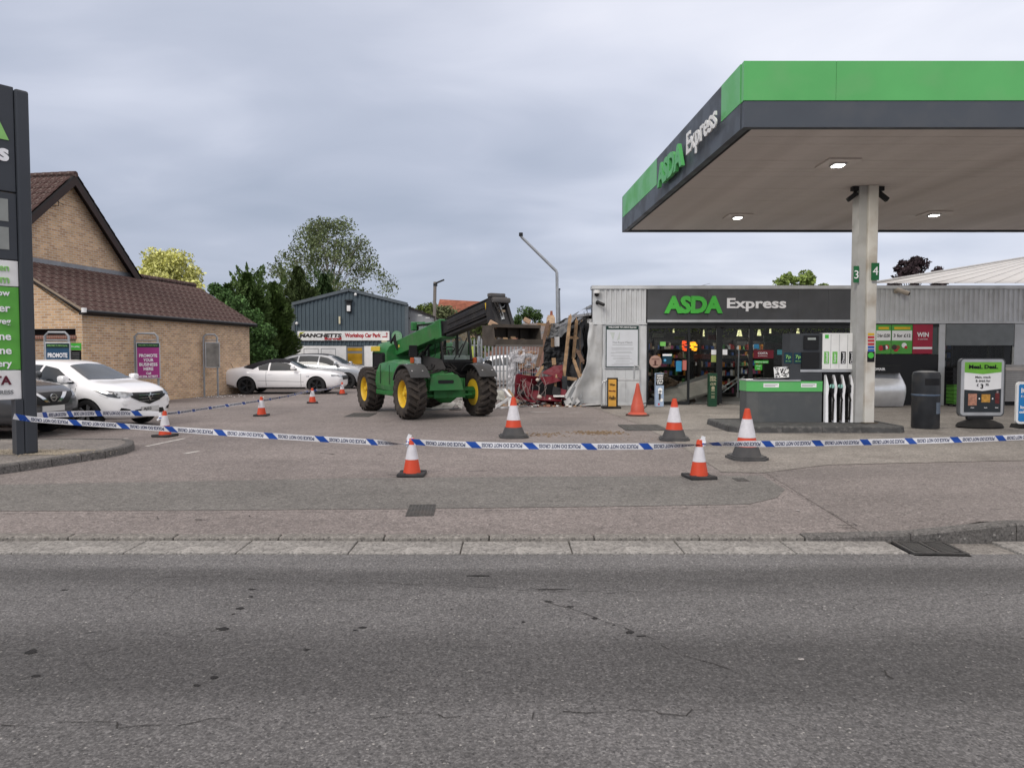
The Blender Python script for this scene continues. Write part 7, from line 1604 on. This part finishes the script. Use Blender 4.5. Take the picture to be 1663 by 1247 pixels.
TB_('chassis', lambda b: (b.box((-1.95, -.40, .62), (1.75, .40, .98)), b.prism([(-2.15, .7), (-1.95, .6), (-1.951, 1.0), (-2.15, 1.0)], -.45, .45)), JGD)
def nose(b):
    b.prism([(-.62, .70), (.28, .70), (.20, .98), (.12, 1.07), (-.50, 1.07), (-.58, .98)], 1.76, 1.96, 'x')
    b.mesh([(1.76, -.52, 1.08), (1.76, .14, 1.08), (1.45, .14, 1.16), (1.45, -.52, 1.16), (1.96, -.50, 1.072), (1.96, .12, 1.072)], [(0, 1, 2, 3), (0, 4, 5, 1)])
TB_('front_frame', nose, JG)
TB_('frame_slot', lambda b: b.prism(rrect(-.40, .02, .86, .95, .04), 1.962, 1.968, 'x'), BLACKT)
TB_('front_axle', lambda b: (b.tube([(1.5, -.80, .60), (1.5, -.3, .58), (1.5, -.12, .56), (1.5, .12, .56), (1.5, .3, .58), (1.5, .80, .60)], [.10, .10, .20, .20, .10, .10], 14), b.tube([(1.5, .55, .6), (1.5, .80, .6)], .16, 14), b.tube([(1.5, -.55, .6), (1.5, -.80, .6)], .16, 14), b.tube([(1.5, 0, .56), (1.74, 0, .56)], [.15, .07], 12), b.box((1.4, -.48, .5), (1.6, -.40, .9)), b.box((1.4, .40, .5), (1.6, .48, .9)), b.tube([(1.72, -.62, .56), (1.72, .62, .56)], .03, 8)), JGD, True)
TB_('rear_axle', lambda b: (b.tube([(-1.5, -.80, .60), (-1.5, -.12, .56), (-1.5, .12, .56), (-1.5, .80, .60)], [.10, .2, .2, .10], 12)), JGD, True)
def loft(b, secs):
    n = len(secs[0]); vs = [v for s in secs for v in s]; fs = []
    for i in range(len(secs) - 1):
        for k in range(n): fs.append((i * n + k, i * n + (k + 1) % n, (i + 1) * n + (k + 1) % n, (i + 1) * n + k))
    fs += [tuple(range(n)), tuple((len(secs) - 1) * n + k for k in range(n))]; b.mesh(vs, fs)
def podsec(x, yo, yi, zb, zt, rr): return [(x, yi, zb), (x, yo + .03, zb), (x, yo, zb + .12), (x, yo + .02, zt - rr * 1.5), (x, yo + rr * .6, zt - rr * .35), (x, yo + rr * 1.7, zt), (x, yi, zt)]
TB_('engine_pod', lambda b: loft(b, [podsec(-1.02, -.98, -.42, .72, 1.22, .16), podsec(-.75, -1.05, -.42, .66, 1.38, .18), (podsec(-.1, -1.06, -.42, .64, 1.44, .2)), podsec(.45, -1.02, -.42, .64, 1.42, .2), podsec(.86, -.94, -.42, .78, 1.36, .2), podsec(.95, -.86, -.42, .9, 1.28, .16)]), JG, False)
TB_('side_step', lambda b: b.rbox((-.85, -1.02, .50), (.7, -.5, .635), .03), JGD)
def hoodsec(x, w, zb, zt): return [(x, -w, zb), (x, -w, zt - .22), (x, -w + .08, zt - .07), (x, -w + .22, zt), (x, w - .22, zt), (x, w - .08, zt - .07), (x, w, zt - .22), (x, w, zb)]
TB_('rear_hood', lambda b: loft(b, [hoodsec(-2.25, .62, 1.0, 1.72), hoodsec(-2.15, .68, .95, 1.84), hoodsec(-1.7, .72, 1.28, 1.92), hoodsec(-1.2, .72, 1.30, 1.93), hoodsec(-.98, .66, 1.3, 1.86)]), JG, True)
TB_('hood_stripe', lambda b: b.rbox((-2.1, -.745, 1.66), (-1.35, -.715, 1.80), .012), mat('stripe_yellow', (.70, .52, .06), .4))
TB_('hood_arch_shade', lambda b: (b.rbox((-1.9, -.735, 1.1), (-1.05, -.70, 1.62), .06)), BLACKT)  # black plate stands for the shaded arch cut-out in the hood
TB_('rear_core', lambda b: b.box((-2.0, -.55, .95), (-1.0, .5, 1.45)), BLACKP)
TB_('engine_bay', lambda b: b.box((-1.0, -.44, .98), (1.0, .05, 1.36)), BLACKP)
def fender(b, sg, x0=1.5, r0=.69):
    yi, yo = sg * .66, sg * 1.15; n = 16; vs = []
    for i in range(n + 1):
        a = R(34 + 120 * i / n)
        for rr in (r0, r0 + .03):
            for y in (yi, yo): vs.append((x0 + rr * math.cos(a) * 1.02, y, .62 + rr * math.sin(a)))
    fs = []
    for i in range(n):
        A = i * 4; B = A + 4; fs += [(A, A + 1, B + 1, B), (A + 2, B + 2, B + 3, A + 3), (A, B, B + 2, A + 2), (A + 1, A + 3, B + 3, B + 1)]
    fs += [(0, 2, 3, 1), (n * 4, n * 4 + 1, n * 4 + 3, n * 4 + 2)]; b.mesh(vs, fs)
FEN = mat('fender_black', (.045, .046, .048), .5, var=.1, dirt=.4, dirtcol=(.10, .09, .08))
for sg in (-1, 1):
    TB_('front_fender', lambda b: fender(b, sg), FEN, True)
    TB_('fender_bolt', lambda b: [b.lathe([(0, 0), (.018, 0), (.018, .012), (0, .012)], 8, Matrix.Translation((1.5 + .722 * math.cos(a), y, .62 + .722 * math.sin(a))) @ Matrix.Rotation(math.pi / 2 - a, 4, 'Y')) for a in (R(50), R(80)) for y in (sg * .8, sg * 1.07)], ALU)
# boom
p0, p1 = Vector((-1.75, 0, 1.63)), Vector((2.12, 0, 2.20)); YB0, YB1 = -.40, -.02
bd_ = (p1 - p0).normalized(); bu = Vector((-bd_.z, 0, bd_.x))
def boombox(b, s0, s1, h, y0, y1, dz=0.0, r=.02):
    M = Matrix(((bd_.x, 0, bu.x, p0.x), (0, 1, 0, 0), (bd_.z, 0, bu.z, p0.z), (0, 0, 0, 1))); b.rbox((s0, y0, -h / 2 + dz), (s1, y1, h / 2 + dz), r, M)
LB = (p1 - p0).length
TB_('boom', lambda b: (boombox(b, .0, LB, .40, YB0, YB1), boombox(b, LB - .30, LB + .01, .46, YB0 - .02, YB1 + .02, -.01)), JG)
TB_('inner_boom', lambda b: (boombox(b, LB + .012, LB + 2.55, .30, YB0 + .05, YB1 - .05, .0, .015), boombox(b, LB + .3, LB + 2.5, .09, YB0 + .035, YB0 + .05, .06, .01), boombox(b, LB + .3, LB + 2.5, .05, YB0 + .035, YB0 + .05, -.08, .01), boombox(b, LB + .1, LB + 2.4, .07, YB0 + .08, YB1 - .08, -.20, .02)), BMB)
TB_('boom_gap', lambda b: boombox(b, LB + .011, LB + .03, .36, YB0 + .015, YB1 - .015, -.01, .004), BLACKT)
TB_('boom_hose', lambda b: [b.tube([p0 + bd_ * (LB + .1) + bu * .19 + Vector((0, y, 0)), p0 + bd_ * (LB + 1.4) + bu * .21 + Vector((0, y, 0)), p0 + bd_ * (LB + 2.45) + bu * .20 + Vector((0, y, 0)), p0 + bd_ * (LB + 2.75) + bu * .10 + Vector((0, y - .1, 0)), p0 + bd_ * (LB + 2.8) - bu * .25 + Vector((0, y, 0))], .018, 6) for y in (-.30, -.24)], BLACKR, True)
TB_('lift_ram', lambda b: (b.tube([(-.6, -.2, 1.05), (.6, -.2, 1.62)], .07, 12), b.tube([(.6, -.2, 1.62), (1.0, -.2, 1.83)], .04, 10)), BLACKP, True)
TB_('rear_hose', lambda b: [b.tube([(-1.3 + k * .05, -.46, 1.25), (-1.2, -.50, 1.7 + k * .05), (-1.0 + k * .06, -.47, 2.0 + k * .04), (-.75, -.44, 1.7)], .018, 6) for k in range(4)], BLACKR, True)
pe = p0 + bd_ * (LB + 2.55)
TB_('boom_pin_marker', lambda b: b.prism([(pe.x - .16, pe.z - .2), (pe.x - .10, pe.z - .2), (pe.x - .18, pe.z + .08), (pe.x - .24, pe.z + .08)], YB0 + .02, YB0 + .034), MYEL)
def head(b):
    b.rbox((pe.x - .12, YB0 + .02, pe.z + .10), (pe.x + .10, YB1 - .0, pe.z + .20), .02)
    for y0, y1 in ((YB0 - .02, YB0 + .05), (YB1 - .05, YB1 + .02)):
        b.prism([(pe.x - .10, pe.z + .12), (pe.x + .08, pe.z + .12), (pe.x + .38, pe.z - .42), (pe.x + .28, pe.z - .50), (pe.x - .02, pe.z - .38), (pe.x - .12, pe.z - .1)], y0, y1)
    b.bar((pe.x + .13, (YB0 + YB1) / 2, pe.z - .10), (pe.x + .34, (YB0 + YB1) / 2, pe.z - .44), .26, .04, up=(1, 0, 0))
TB_('boom_head', head, BMB)
TB_('head_cap', lambda b: (b.rbox((pe.x - .10, YB0 + .0, pe.z + .19), (pe.x + .06, YB1 - .02, pe.z + .27), .02), b.rbox((pe.x + .10, YB0 - .01, pe.z + .06), (pe.x + .22, YB1 + .02, pe.z + .17), .03)), mat('worn_grey_paint', (.085, .087, .092), .55, var=.3, dirt=.5), True)
TB_('head_ram', lambda b: (b.tube([(pe.x + .05, -.21, pe.z + .04), (pe.x + .25, -.21, pe.z - .3)], .05, 10), b.tube([(pe.x + .1, -.33, pe.z + .03), (pe.x + .16, -.30, pe.z - .05), (pe.x + .14, -.14, pe.z - .02), (pe.x + .1, -.08, pe.z + .03)], .014, 6)), STEEL, True)
TB_('head_bracket', lambda b: b.box((pe.x + .17, -.29, pe.z - .13), (pe.x + .20, -.13, pe.z - .08)), mat('worn_tan', (.3, .24, .17), .7))
# bucket
kx, kz = pe.x + .34, pe.z - .44; Y0, Y1 = -.72, .36
TB_('bucket', lambda b: (
    b.box((kx - .02, Y0, kz - .38), (kx + .02, Y1, kz + .02)),
    b.mesh([(kx + .02, Y0, kz - .38), (kx + .02, Y1, kz - .38), (kx + .50, Y1, kz - .40), (kx + .50, Y0, kz - .40), (kx + .02, Y0, kz - .34), (kx + .02, Y1, kz - .34), (kx + .50, Y1, kz - .37), (kx + .50, Y0, kz - .37)], [(0, 1, 2, 3), (4, 7, 6, 5), (0, 4, 5, 1), (3, 2, 6, 7)]),
    b.box((kx - .03, Y0 - .01, kz - .005), (kx + .40, Y1 + .01, kz + .015)), b.box((kx + .40, Y0 - .015, kz - .03), (kx + .45, Y1 + .015, kz + .035)), b.box((kx + .46, Y0 - .02, kz - .40), (kx + .53, Y1 + .02, kz - .26)),
    [b.prism([(kx - .02, kz - .39), (kx + .50, kz - .41), (kx + .49, kz - .24), (kx + .44, kz + .0), (kx - .02, kz + .0)], y, y + .02) for y in (Y0 - .005, Y1 - .015)]), BKT)
TB_('bucket_rib', lambda b: [b.box((kx + .021, y, kz - .33), (kx + .10, y + .03, kz - .02)) for y in (-.55, -.2, .1)], BKT)
TB_('bucket_tooth_bar', lambda b: b.box((kx + .531, Y0, kz - .41), (kx + .56, Y1, kz - .37)), mat('worn_edge', (.16, .145, .13), .5, .5))
q = random.Random(5)
rub = MB()
for _ in range(60):
    s = q.uniform(.02, .06); p = Vector((kx + q.uniform(.08, .4), q.uniform(Y0 + .08, Y1 - .1) if q.random() < .5 else q.uniform(Y0 + .05, Y0 + .3), kz - .33 + q.uniform(0, .08))); rub.box((-s, -s, -s * .6), (s, s * .7, s * .6), Matrix.Translation(p) @ Matrix.Rotation(q.uniform(0, 3), 4, 'Z') @ Matrix.Rotation(q.uniform(0, 1), 4, 'X'), mi=q.randrange(3))
M = Matrix.Translation(TC) @ Matrix.Rotation(TRZ, 4, 'Z'); rub.v = [M @ v for v in rub.v]
o = solo(rub, 'bucket_rubble', [mat('rubble_brick'), mat('rubble_grey'), TIMBER], 'broken brick and mortar lying in the raised loader bucket', 'rubble'); o['kind'] = 'stuff'
for px, py, w_, lab in ((801, 527, .12, 'lump of brick caught at the left end of the bucket'), (856, 521, .10, 'pale brick lump balanced on the bucket rim')):
    lm_ = MB(); p = at(px, py, 14.5 if px < 830 else 15.1); lm_.rbox(p - Vector((w_ * .8, .06, w_ * .5)), p + Vector((w_ * .8, .06, w_ * .5)), .02, Matrix.Translation(p) @ Matrix.Rotation(.5, 4, 'Y') @ Matrix.Translation(-p)); solo(lm_, 'brick_lump', mat('pale_rubble', (.45, .30, .2), .8), lab, 'brick')
# cab
CX_0, CX_1, CY_0, CY_1 = -.78, .98, .12, 1.0
TB_('cab_base', lambda b: (b.prism([(CX_0, .95), (CX_1 + .02, .95), (CX_1 + .08, 1.38), (CX_0, 1.42)], CY_0, CY_1), b.box((CX_1 - .1, CY_0 - .45, .98), (CX_1 + .25, CY_1, 1.06))), BLACKP)
TB_('cab_roof', lambda b: b.rbox((CX_0 - .02, CY_0 + .02, 2.36), (CX_1 - .2, CY_1, 2.43), .03), JG, True)
def posts(b):
    for (xb, xt) in ((CX_1 + .03, CX_1 - .22), (.1, .05), (CX_0 + .03, CX_0 + .05)):
        for y in (CY_0 + .03, CY_1 - .03): b.bar((xb, y, 1.40), (xt, y, 2.38), .055, .055)
    for y in (CY_0 + .03, CY_1 - .03): b.bar((CX_0, y, 2.37), (CX_1 - .2, y, 2.37), .05)
    b.bar((CX_1 - .22, CY_0, 2.37), (CX_1 - .22, CY_1, 2.37), .05); b.bar((CX_1 + .035, CY_0, 1.41), (CX_1 + .035, CY_1, 1.41), .05); b.bar((CX_0 + .03, CY_0, 1.42), (CX_0 + .03, CY_1, 1.42), .05)
TB_('cab_frame', posts, BLACKP)
TB_('cab_window', lambda b: b.face([(CX_1 + .03, CY_0 + .05, 1.43), (CX_1 + .03, CY_1 - .05, 1.43), (CX_1 - .21, CY_1 - .05, 2.35), (CX_1 - .21, CY_0 + .05, 2.35)]), CABGLASS)
TB_('cab_window', lambda b: b.face([(CX_0 + .05, CY_0 + .02, 1.43), (.08, CY_0 + .02, 1.43), (.04, CY_0 + .02, 2.35), (CX_0 + .05, CY_0 + .02, 2.35)]), CABGLASS)
TB_('cab_window', lambda b: b.face([(.13, CY_0 + .02, 1.43), (CX_1, CY_0 + .02, 1.43), (CX_1 - .23, CY_0 + .02, 2.35), (.08, CY_0 + .02, 2.35)]), CABGLASS)
TB_('cab_window', lambda b: b.face([(CX_0 + .03, CY_0 + .05, 1.44), (CX_0 + .03, CY_1 - .05, 1.44), (CX_0 + .05, CY_1 - .05, 2.35), (CX_0 + .05, CY_0 + .05, 2.35)]), CABGLASS)
TB_('cab_window', lambda b: b.face([(CX_0 + .05, CY_1 - .02, 1.44), (CX_1, CY_1 - .02, 1.43), (CX_1 - .23, CY_1 - .02, 2.35), (CX_0 + .06, CY_1 - .02, 2.35)]), CABGLASS)
TB_('seat', lambda b: (b.rbox((-.55, .35, 1.2), (0, .8, 1.42), .05), b.rbox((-.65, .35, 1.35), (-.50, .8, 1.95), .05)), mat('seat_cloth', (.34, .37, .35), .8), True)
TB_('steering_wheel', lambda b: (b.lathe([(.17, -.012), (.19, -.012), (.19, .012), (.17, .012)], 22, Matrix.Translation((.42, .56, 1.68)) @ Matrix.Rotation(R(-30), 4, 'Y'), closed=True), b.tube([(.42, .56, 1.68), (.62, .56, 1.35)], .025), b.bar((.42, .4, 1.68), (.42, .72, 1.68), .02)), BLACKP)
TB_('dashboard', lambda b: b.rbox((.5, .2, 1.35), (.85, .92, 1.55), .04), mat('dash_grey', (.42, .46, .44), .6), True)
TB_('windscreen_wiper', lambda b: (b.bar((CX_1 + .05, .45, 1.44), (CX_1 - .03, .75, 1.85), .02), b.bar((CX_1 + .04, .60, 1.5), (CX_1 - .10, .90, 2.0), .025)), BLACKP)
TB_('door_mirror', lambda b: (b.rbox((1.05, -.80, 1.50), (1.09, -.58, 1.80), .015), b.tube([(1.05, -.69, 1.5), (1.0, -.6, 1.35)], .014)), BLACKP)
TB_('door_mirror', lambda b: (b.rbox((1.25, 1.22, 1.12), (1.30, 1.42, 1.42), .05), b.tube([(1.25, 1.25, 1.3), (1.05, 1.0, 1.45)], .012)), BLACKP)
TB_('cab_mirror', lambda b: (b.rbox((-.62, -.10, 2.22), (-.52, .06, 2.46), .03), b.bar((-.55, .0, 2.44), (-.3, .2, 2.44), .03)), JG)
for y, (lx_, lz_) in ((-.60, (1.12, 1.42)), (1.12, (1.15, 1.42))):
    TB_('headlight', lambda b: b.rbox((lx_, y - .10, lz_ - .09), (lx_ + .08, y + .08, lz_ + .08), .02), HEADL)
    TB_('indicator', lambda b: b.rbox((lx_, y - .19 if y < 0 else y - .19, lz_ - .07), (lx_ + .07, y - .105 if y < 0 else y - .105, lz_ + .07), .012), mat('indicator_orange', (.45, .08, .02), .35))
    TB_('light_bracket', lambda b: (b.bar((lx_ - .02, y, lz_ - .1), (lx_ - .3, y - .1 * (1 if y > 0 else -1), lz_ - .16), .03), b.box((lx_ - .03, y - .15, lz_ - .115), (lx_ + .05, y + .08, lz_ - .095))), BLACKP)
TB_('front_mechanism', lambda b: [b.tube([(1.5 + q.uniform(-.1, .25), q.uniform(-.6, .4), 1.08), (1.45 + q.uniform(-.1, .2), q.uniform(-.6, .4), 1.2), (1.1, q.uniform(-.5, .3), 1.15)], .016, 5) for _ in range(12)], BLACKR)
TB_('front_cover', lambda b: b.mesh([(1.45, -.52, 1.05), (1.45, .12, 1.05), (1.0, .12, 1.45), (1.0, -.42, 1.55)], [(0, 1, 2, 3)]), BLACKP)

TB_('warning_decal', lambda b: [b.box((x, YB0 - .0045, z), (x + w_, YB0 - .0005, z + h_), Matrix(((bd_.x, 0, bu.x, p0.x), (0, 1, 0, 0), (bd_.z, 0, bu.z, p0.z), (0, 0, 0, 1)))) for x, z, w_, h_ in ((1.0, -.02, .10, .07),)], mat('decal_yellow', (.6, .5, .1), .5))
TB_('panel_seam', lambda b: [b.box((x, -1.068, .80), (x + .014, -1.055, 1.30)) for x in (-.35, .35)], BLACKT)
TB_('hydraulic_hose', lambda b: [b.tube([(1.1 + q.uniform(-.1, .3), y, .95), (1.3, y + .1, 1.12 + q.uniform(0, .2)), (1.0, y + .05, 1.35), (.7, y * .5, 1.25)], .017, 5) for y in (-.5, -.4, -.3, -.2, -.05, .1, .2, .3)], BLACKR, True)
TB_('chassis_bracket', lambda b: (b.box((1.25, -.66, .72), (1.75, -.60, .98)), b.box((1.25, .36, .72), (1.75, .42, .98)), b.box((1.55, -.75, .66), (1.68, .70, .74)), b.box((1.70, -.42, .50), (1.76, .42, .66))), JGD)
TB_('grab_handle', lambda b: b.tube([(.3, CY_0 - .02, 1.5), (.3, CY_0 - .08, 1.55), (.3, CY_0 - .08, 1.95), (.3, CY_0 - .02, 2.0)], .012, 6), BLACKP, True)

# ================================================================== cones
CR_ = mat('cone_orange', (.60, .065, .025), .45, var=.08, dirt=.2, dirtcol=(.3, .08, .05), ds=5)
CRD = mat('cone_orange_faded', (.50, .085, .05), .5, var=.1, dirt=.35, dirtcol=(.3, .12, .08), ds=4)
SLV = mat('cone_sleeve', (.62, .61, .64), .45, var=.1, vs=14, dirt=.15)
CBK = mat('cone_black', (.03, .03, .032), .7, var=.2, dirt=.3, dirtcol=(.1, .09, .08))
CGY = mat('cone_grey', (.07, .07, .072), .75, var=.2, dirt=.4, dirtcol=(.13, .12, .11))
def small_cone():
    t = thing('traffic_cone', '', 'traffic cone', (0, 0, 0), 0, 'small cones holding up the police tape')
    r = lambda z: .115 + (.032 - .115) * (z - .03) / .45
    b = MB(); b.rbox((-.175, -.175, .0), (.175, .175, .035), .012)
    for sx in (-1, 1):
        for sy in (-1, 1): b.rbox((sx * .12 - .05, sy * .12 - .05, .03), (sx * .12 + .05, sy * .12 + .05, .042), .005)
    b.build('base', CBK, t, world=False)
    b = MB(); b.lathe([(r(.03), .036), (r(.036), .036), (r(.20), .20), (r(.40) - .002, .40), (r(.48), .48), (r(.48) - .008, .485), (r(.48) - .012, .40)], 28); b.build('body', CR_, t, world=False, smooth=True)
    b = MB(); b.lathe([(r(.21), .21), (r(.21) + .003, .21), (r(.40) + .003, .40), (r(.40), .40)], 28); b.build('reflective_sleeve', SLV, t, world=False, smooth=True); return t
def big_cone():
    t = thing('traffic_cone', '', 'traffic cone', (0, 0, 0), 0, 'tall cones with dark feet')
    r = lambda z: .185 + (.038 - .185) * (z - .05) / .70
    b = MB(); oc = [(.27 * c, .27 * s) for c, s in ((1, .62), (.62, 1), (-.62, 1), (-1, .62), (-1, -.62), (-.62, -1), (.62, -1), (1, -.62))]; b.prism(oc, 0, .035, 'z'); b.prism([(x * .9, y * .9) for x, y in oc], .035, .055, 'z'); b.lathe([(r(.05) + .03, .055), (r(.17) + .006, .19), (r(.17), .19)], 28); b.build('base', CGY, t, world=False)
    b = MB(); b.lathe([(r(.19), .19), (r(.31), .31), (r(.62), .62), (r(.75), .75), (r(.75) - .01, .756), (.02, .70)], 28); b.build('body', CR_, t, world=False, smooth=True)
    b = MB(); b.lathe([(r(.325), .325), (r(.325) + .004, .325), (r(.60) + .004, .60), (r(.60), .60)], 28); b.build('reflective_sleeve', SLV, t, world=False, smooth=True); return t
sp = small_cone(); first = True
for px, py, lab, rz in ((666, 775, 'small cone on the grey tarmac patch, nearest the middle of the kerb', .0), (1141, 779.5, 'small cone nearest the pavement, right end of the sagging tape', .15), (261, 710, 'small cone in front of the white hatchback', -.2), (421, 676, 'small cone alone on open tarmac below the blank advert frame', .1), (505, 655, 'small cone right in front of the white convertible', .3), (554, 641, 'small cone farthest away, beside the loader rear wheel', 0)):
    o = sp if first else copy_tree(sp); first = False; c = gnd(px, py, .034); o.location = (c.x, c.y + .17, .034); o.rotation_euler.z = rz; o['label'] = lab
sp = big_cone(); first = True
for px, py, lab, rz in ((834, 712, 'tall striped cone standing before the wreckage', .1), (1100, 716.5, 'tall striped cone before the dark green bollard cover', -.15), (1222, 749, 'tall striped cone before the pump island, partly behind the tape', .1)):
    o = sp if first else copy_tree(sp); first = False; c = gnd(px, py, .037); o.location = (c.x, c.y + .26, .037); o.rotation_euler.z = rz; o['label'] = lab
c = gnd(1038, 676, .037); t = thing('traffic_cone', 'plain faded orange cone without a white band beside the shop', 'traffic cone', (c.x, c.y + .25, .037))
b = MB(); b.lathe([(.0, 0), (.30, 0), (.30, .03), (.27, .04)], 30); b.build('base', mat('cone_brown', (.09, .045, .035), .8), t, world=False)
b = MB(); b.lathe([(.25, .04), (.22, .07), (.18, .09), (.155, .28), (.15, .285), (.092, .55), (.085, .55), (.047, .76), (.036, .82), (.025, .83), (.02, .7)], 30); b.build('body', CRD, t, world=False, smooth=True)
b = MB(); b.tube([(.13, 0, .30), (.22, 0, .32), (.24, 0, .24), (.16, 0, .18)], .014, 6); b.build('handle', BLACKP, t, world=False)

# ================================================================== police tape
TWH = mat('tape_white', (.74, .75, .78), .35, var=.03); TBL = mat('tape_blue', (.015, .075, .36), .35, var=.03); TIN = mat('tape_ink', (.02, .035, .11), .5, var=0)
def smooth_path(pts, n):
    P_ = [Vector(p) for p in pts]; out = []
    for i in range(len(P_) - 1):
        p0, p1, p2, p3 = P_[max(i - 1, 0)], P_[i], P_[i + 1], P_[min(i + 2, len(P_) - 1)]
        for k in range(n): t_ = k / n; out.append(.5 * ((2 * p1) + (-p0 + p2) * t_ + (2 * p0 - 5 * p1 + 4 * p2 - p3) * t_ ** 2 + (-p0 + 3 * p1 - 3 * p2 + p3) * t_ ** 3))
    out.append(P_[-1]); return out
TGV, TGF = glyphs('POLICE DO NOT CROSS', .022, 0, 1.0, spacing=1.0)
tx0 = min(v.x for v in TGV); tx1 = max(v.x for v in TGV); ty0 = min(v.y for v in TGV); ty1 = max(v.y for v in TGV)
def tape(label, pts, width, twist, phase=0.0, two=False):
    """ribbon through pts; twist(s 0..1) tilts it about its run; print upside down as hung"""
    path = smooth_path(pts, 24); acc = [0]
    for a, b_ in zip(path, path[1:]): acc.append(acc[-1] + (b_ - a).length)
    L_ = acc[-1]
    def frame(s):
        s = max(0, min(L_, s)); i = 0; lo, hi = 0, len(acc) - 1
        while hi - lo > 1:
            m_ = (lo + hi) // 2
            if acc[m_] <= s: lo = m_
            else: hi = m_
        f = (s - acc[lo]) / max(1e-9, acc[hi] - acc[lo]); p = path[lo].lerp(path[hi], f); d = (path[hi] - path[lo]).normalized()
        n = Vector((d.y, -d.x, 0)).normalized(); u = n.cross(d); u = u if u.z > 0 else -u; a = twist(s / L_)
        u2 = u * math.cos(a) + n * math.sin(a); n2 = n * math.cos(a) - u * math.sin(a); return p, u2, n2
    def S(s, v, off=0.0): p, u, n = frame(s); return p + u * v * width + n * (off + .004 * math.sin(v * 3.1 + s * 3))
    t = thing('police_tape', label, 'barrier tape', path[0]); t['group'] = 'blue and white police tape'
    N = int(L_ / .05); wb = MB(); wb.grid(lambda u, v: S(u * L_, v - .5), N, 3); wb.build('ribbon', TWH, t, smooth=True, fix=False)
    per = .735; bb = MB(); k = 0; s = phase
    tm = MB()
    while s < L_:
        n_ = 4
        for i in range(n_):
            for j in range(3):
                q4 = []
                for (uu, vv) in ((i, j), (i + 1, j), (i + 1, j + 1), (i, j + 1)):
                    v_ = vv / 3 - .5; ss = s + .13 * uu / n_ - v_ * .085
                    q4.append(S(max(0, min(L_, ss)), v_ * .998, .0016))
                bb.face(q4)
        bb.build('blue_band', TBL, t, fix=False); bb = MB()
        if s + per < L_ + .1:
            sc1 = .52 / (tx1 - tx0); hgt = .60
            vs = []
            for v in TGV:
                ss = s + .17 + (tx1 - v.x) * sc1; vv = -((v.y - ty0) / (ty1 - ty0) - .5) * hgt; vs.append(S(min(L_, ss), vv, .0025 + (.0008 if v.z > 0 else 0)))
            tm.mesh(vs, TGF); tm.build('lettering', TIN, t, fix=False); tm = MB()
        s += per
    return t
Ya = gnd(666, 775).y + .17; Yb = gnd(1141, 779.5).y + .17; Yc = gnd(261, 710).y + .17
tw = lambda s: .25 * math.sin(s * 9) + .15
tape('front run of police tape from the totem leg to the middle small cone', [at(22, 676, 10.0), at(61, 681.5, 10.18), at(150, 688, 10.15), at(330, 700.5, 9.95), at(500, 711.5, 9.8), at(600, 717.5, 9.7), at(645, 720.5, Ya), at(664, 720, Ya - .05)], .082, lambda s: .15 + .12 * math.sin(s * 8) + (max(0, s - .86) / .14) ** 1.5 * 1.25, .05)
tape('sagging police tape between the two nearest small cones', [at(667, 717, Ya - .05), at(720, 720.5, Ya - .1), at(800, 723, Ya - .2), at(900, 724.5, Ya - .3), at(1000, 725, Ya - .35), at(1090, 724, Yb), at(1138, 722, Yb - .05)], .080, lambda s: .08 + .1 * math.sin(s * 7 + 1) + (max(0, s - .80) / .20) ** 1.5 * 1.2, .03)
tape('police tape running from the right small cone past the pump island', [at(1142, 721, Yb - .05), at(1180, 720.5, Yb), at(1260, 720.5, Yb + .15), at(1380, 718.5, Yb + .4), at(1500, 715.5, Yb + .7), at(1600, 712.5, Yb + .9), at(1680, 709, Yb + 1.1), at(1800, 706, Yb + 1.5)], .080, lambda s: .95 * max(0, 1 - s * 11) + .1 + .12 * math.sin(s * 9), .10)
tape('faded police tape passing between the parked cars and the totem', [at(58, 675, 11.2), at(120, 672, 12.3), at(190, 671, 13.3), at(258, 671.5, Yc)], .10, lambda s: .1, .2)
tape('distant police tape climbing away from the hatchback cone to the convertible', [at(264, 672, Yc), at(300, 668.5, Yc + 1.2), at(350, 661, Yc + 2.6), at(421, 651, gnd(421, 676).y + .17), at(465, 643.5, 20.2), at(505, 634.5, gnd(505, 655).y + .17), at(530, 632, 24), at(554, 625, gnd(554, 641).y + .17)], .065, lambda s: .25 + .2 * math.sin(s * 20), .1)
# tape knots round the cone tips
for px, py, yy, lab in ((666, 717, Ya, 'knot of tape round the tip of the middle small cone'), (1141, 720, Yb, 'knot of tape round the tip of the right small cone'), (261.5, 678, Yc, 'knot of tape round the tip of the hatchback cone')):
    c = at(px, py, yy); kt = thing('tape_knot', lab, 'barrier tape', c); b = MB()
    b.lathe([(.044, -.03), (.047, 0), (.038, .04), (.043, .05), (.0, .056)], 14, Matrix.Translation(c)); b.bar(c + Vector((-.02, -.03, .03)), c + Vector((.005, -.03, .095)), .05, .006, up=(0, 1, 0)); b.bar(c + Vector((.01, -.035, .02)), c + Vector((-.05, -.05, -.05)), .035, .006, up=(0, 1, 0)); b.build('wrap', TWH, kt)
    b = MB(); b.lathe([(.0475, -.012), (.0485, -.01), (.0485, .005), (.047, .01)], 14, Matrix.Translation(c)); b.build('blue_band', TBL, kt)
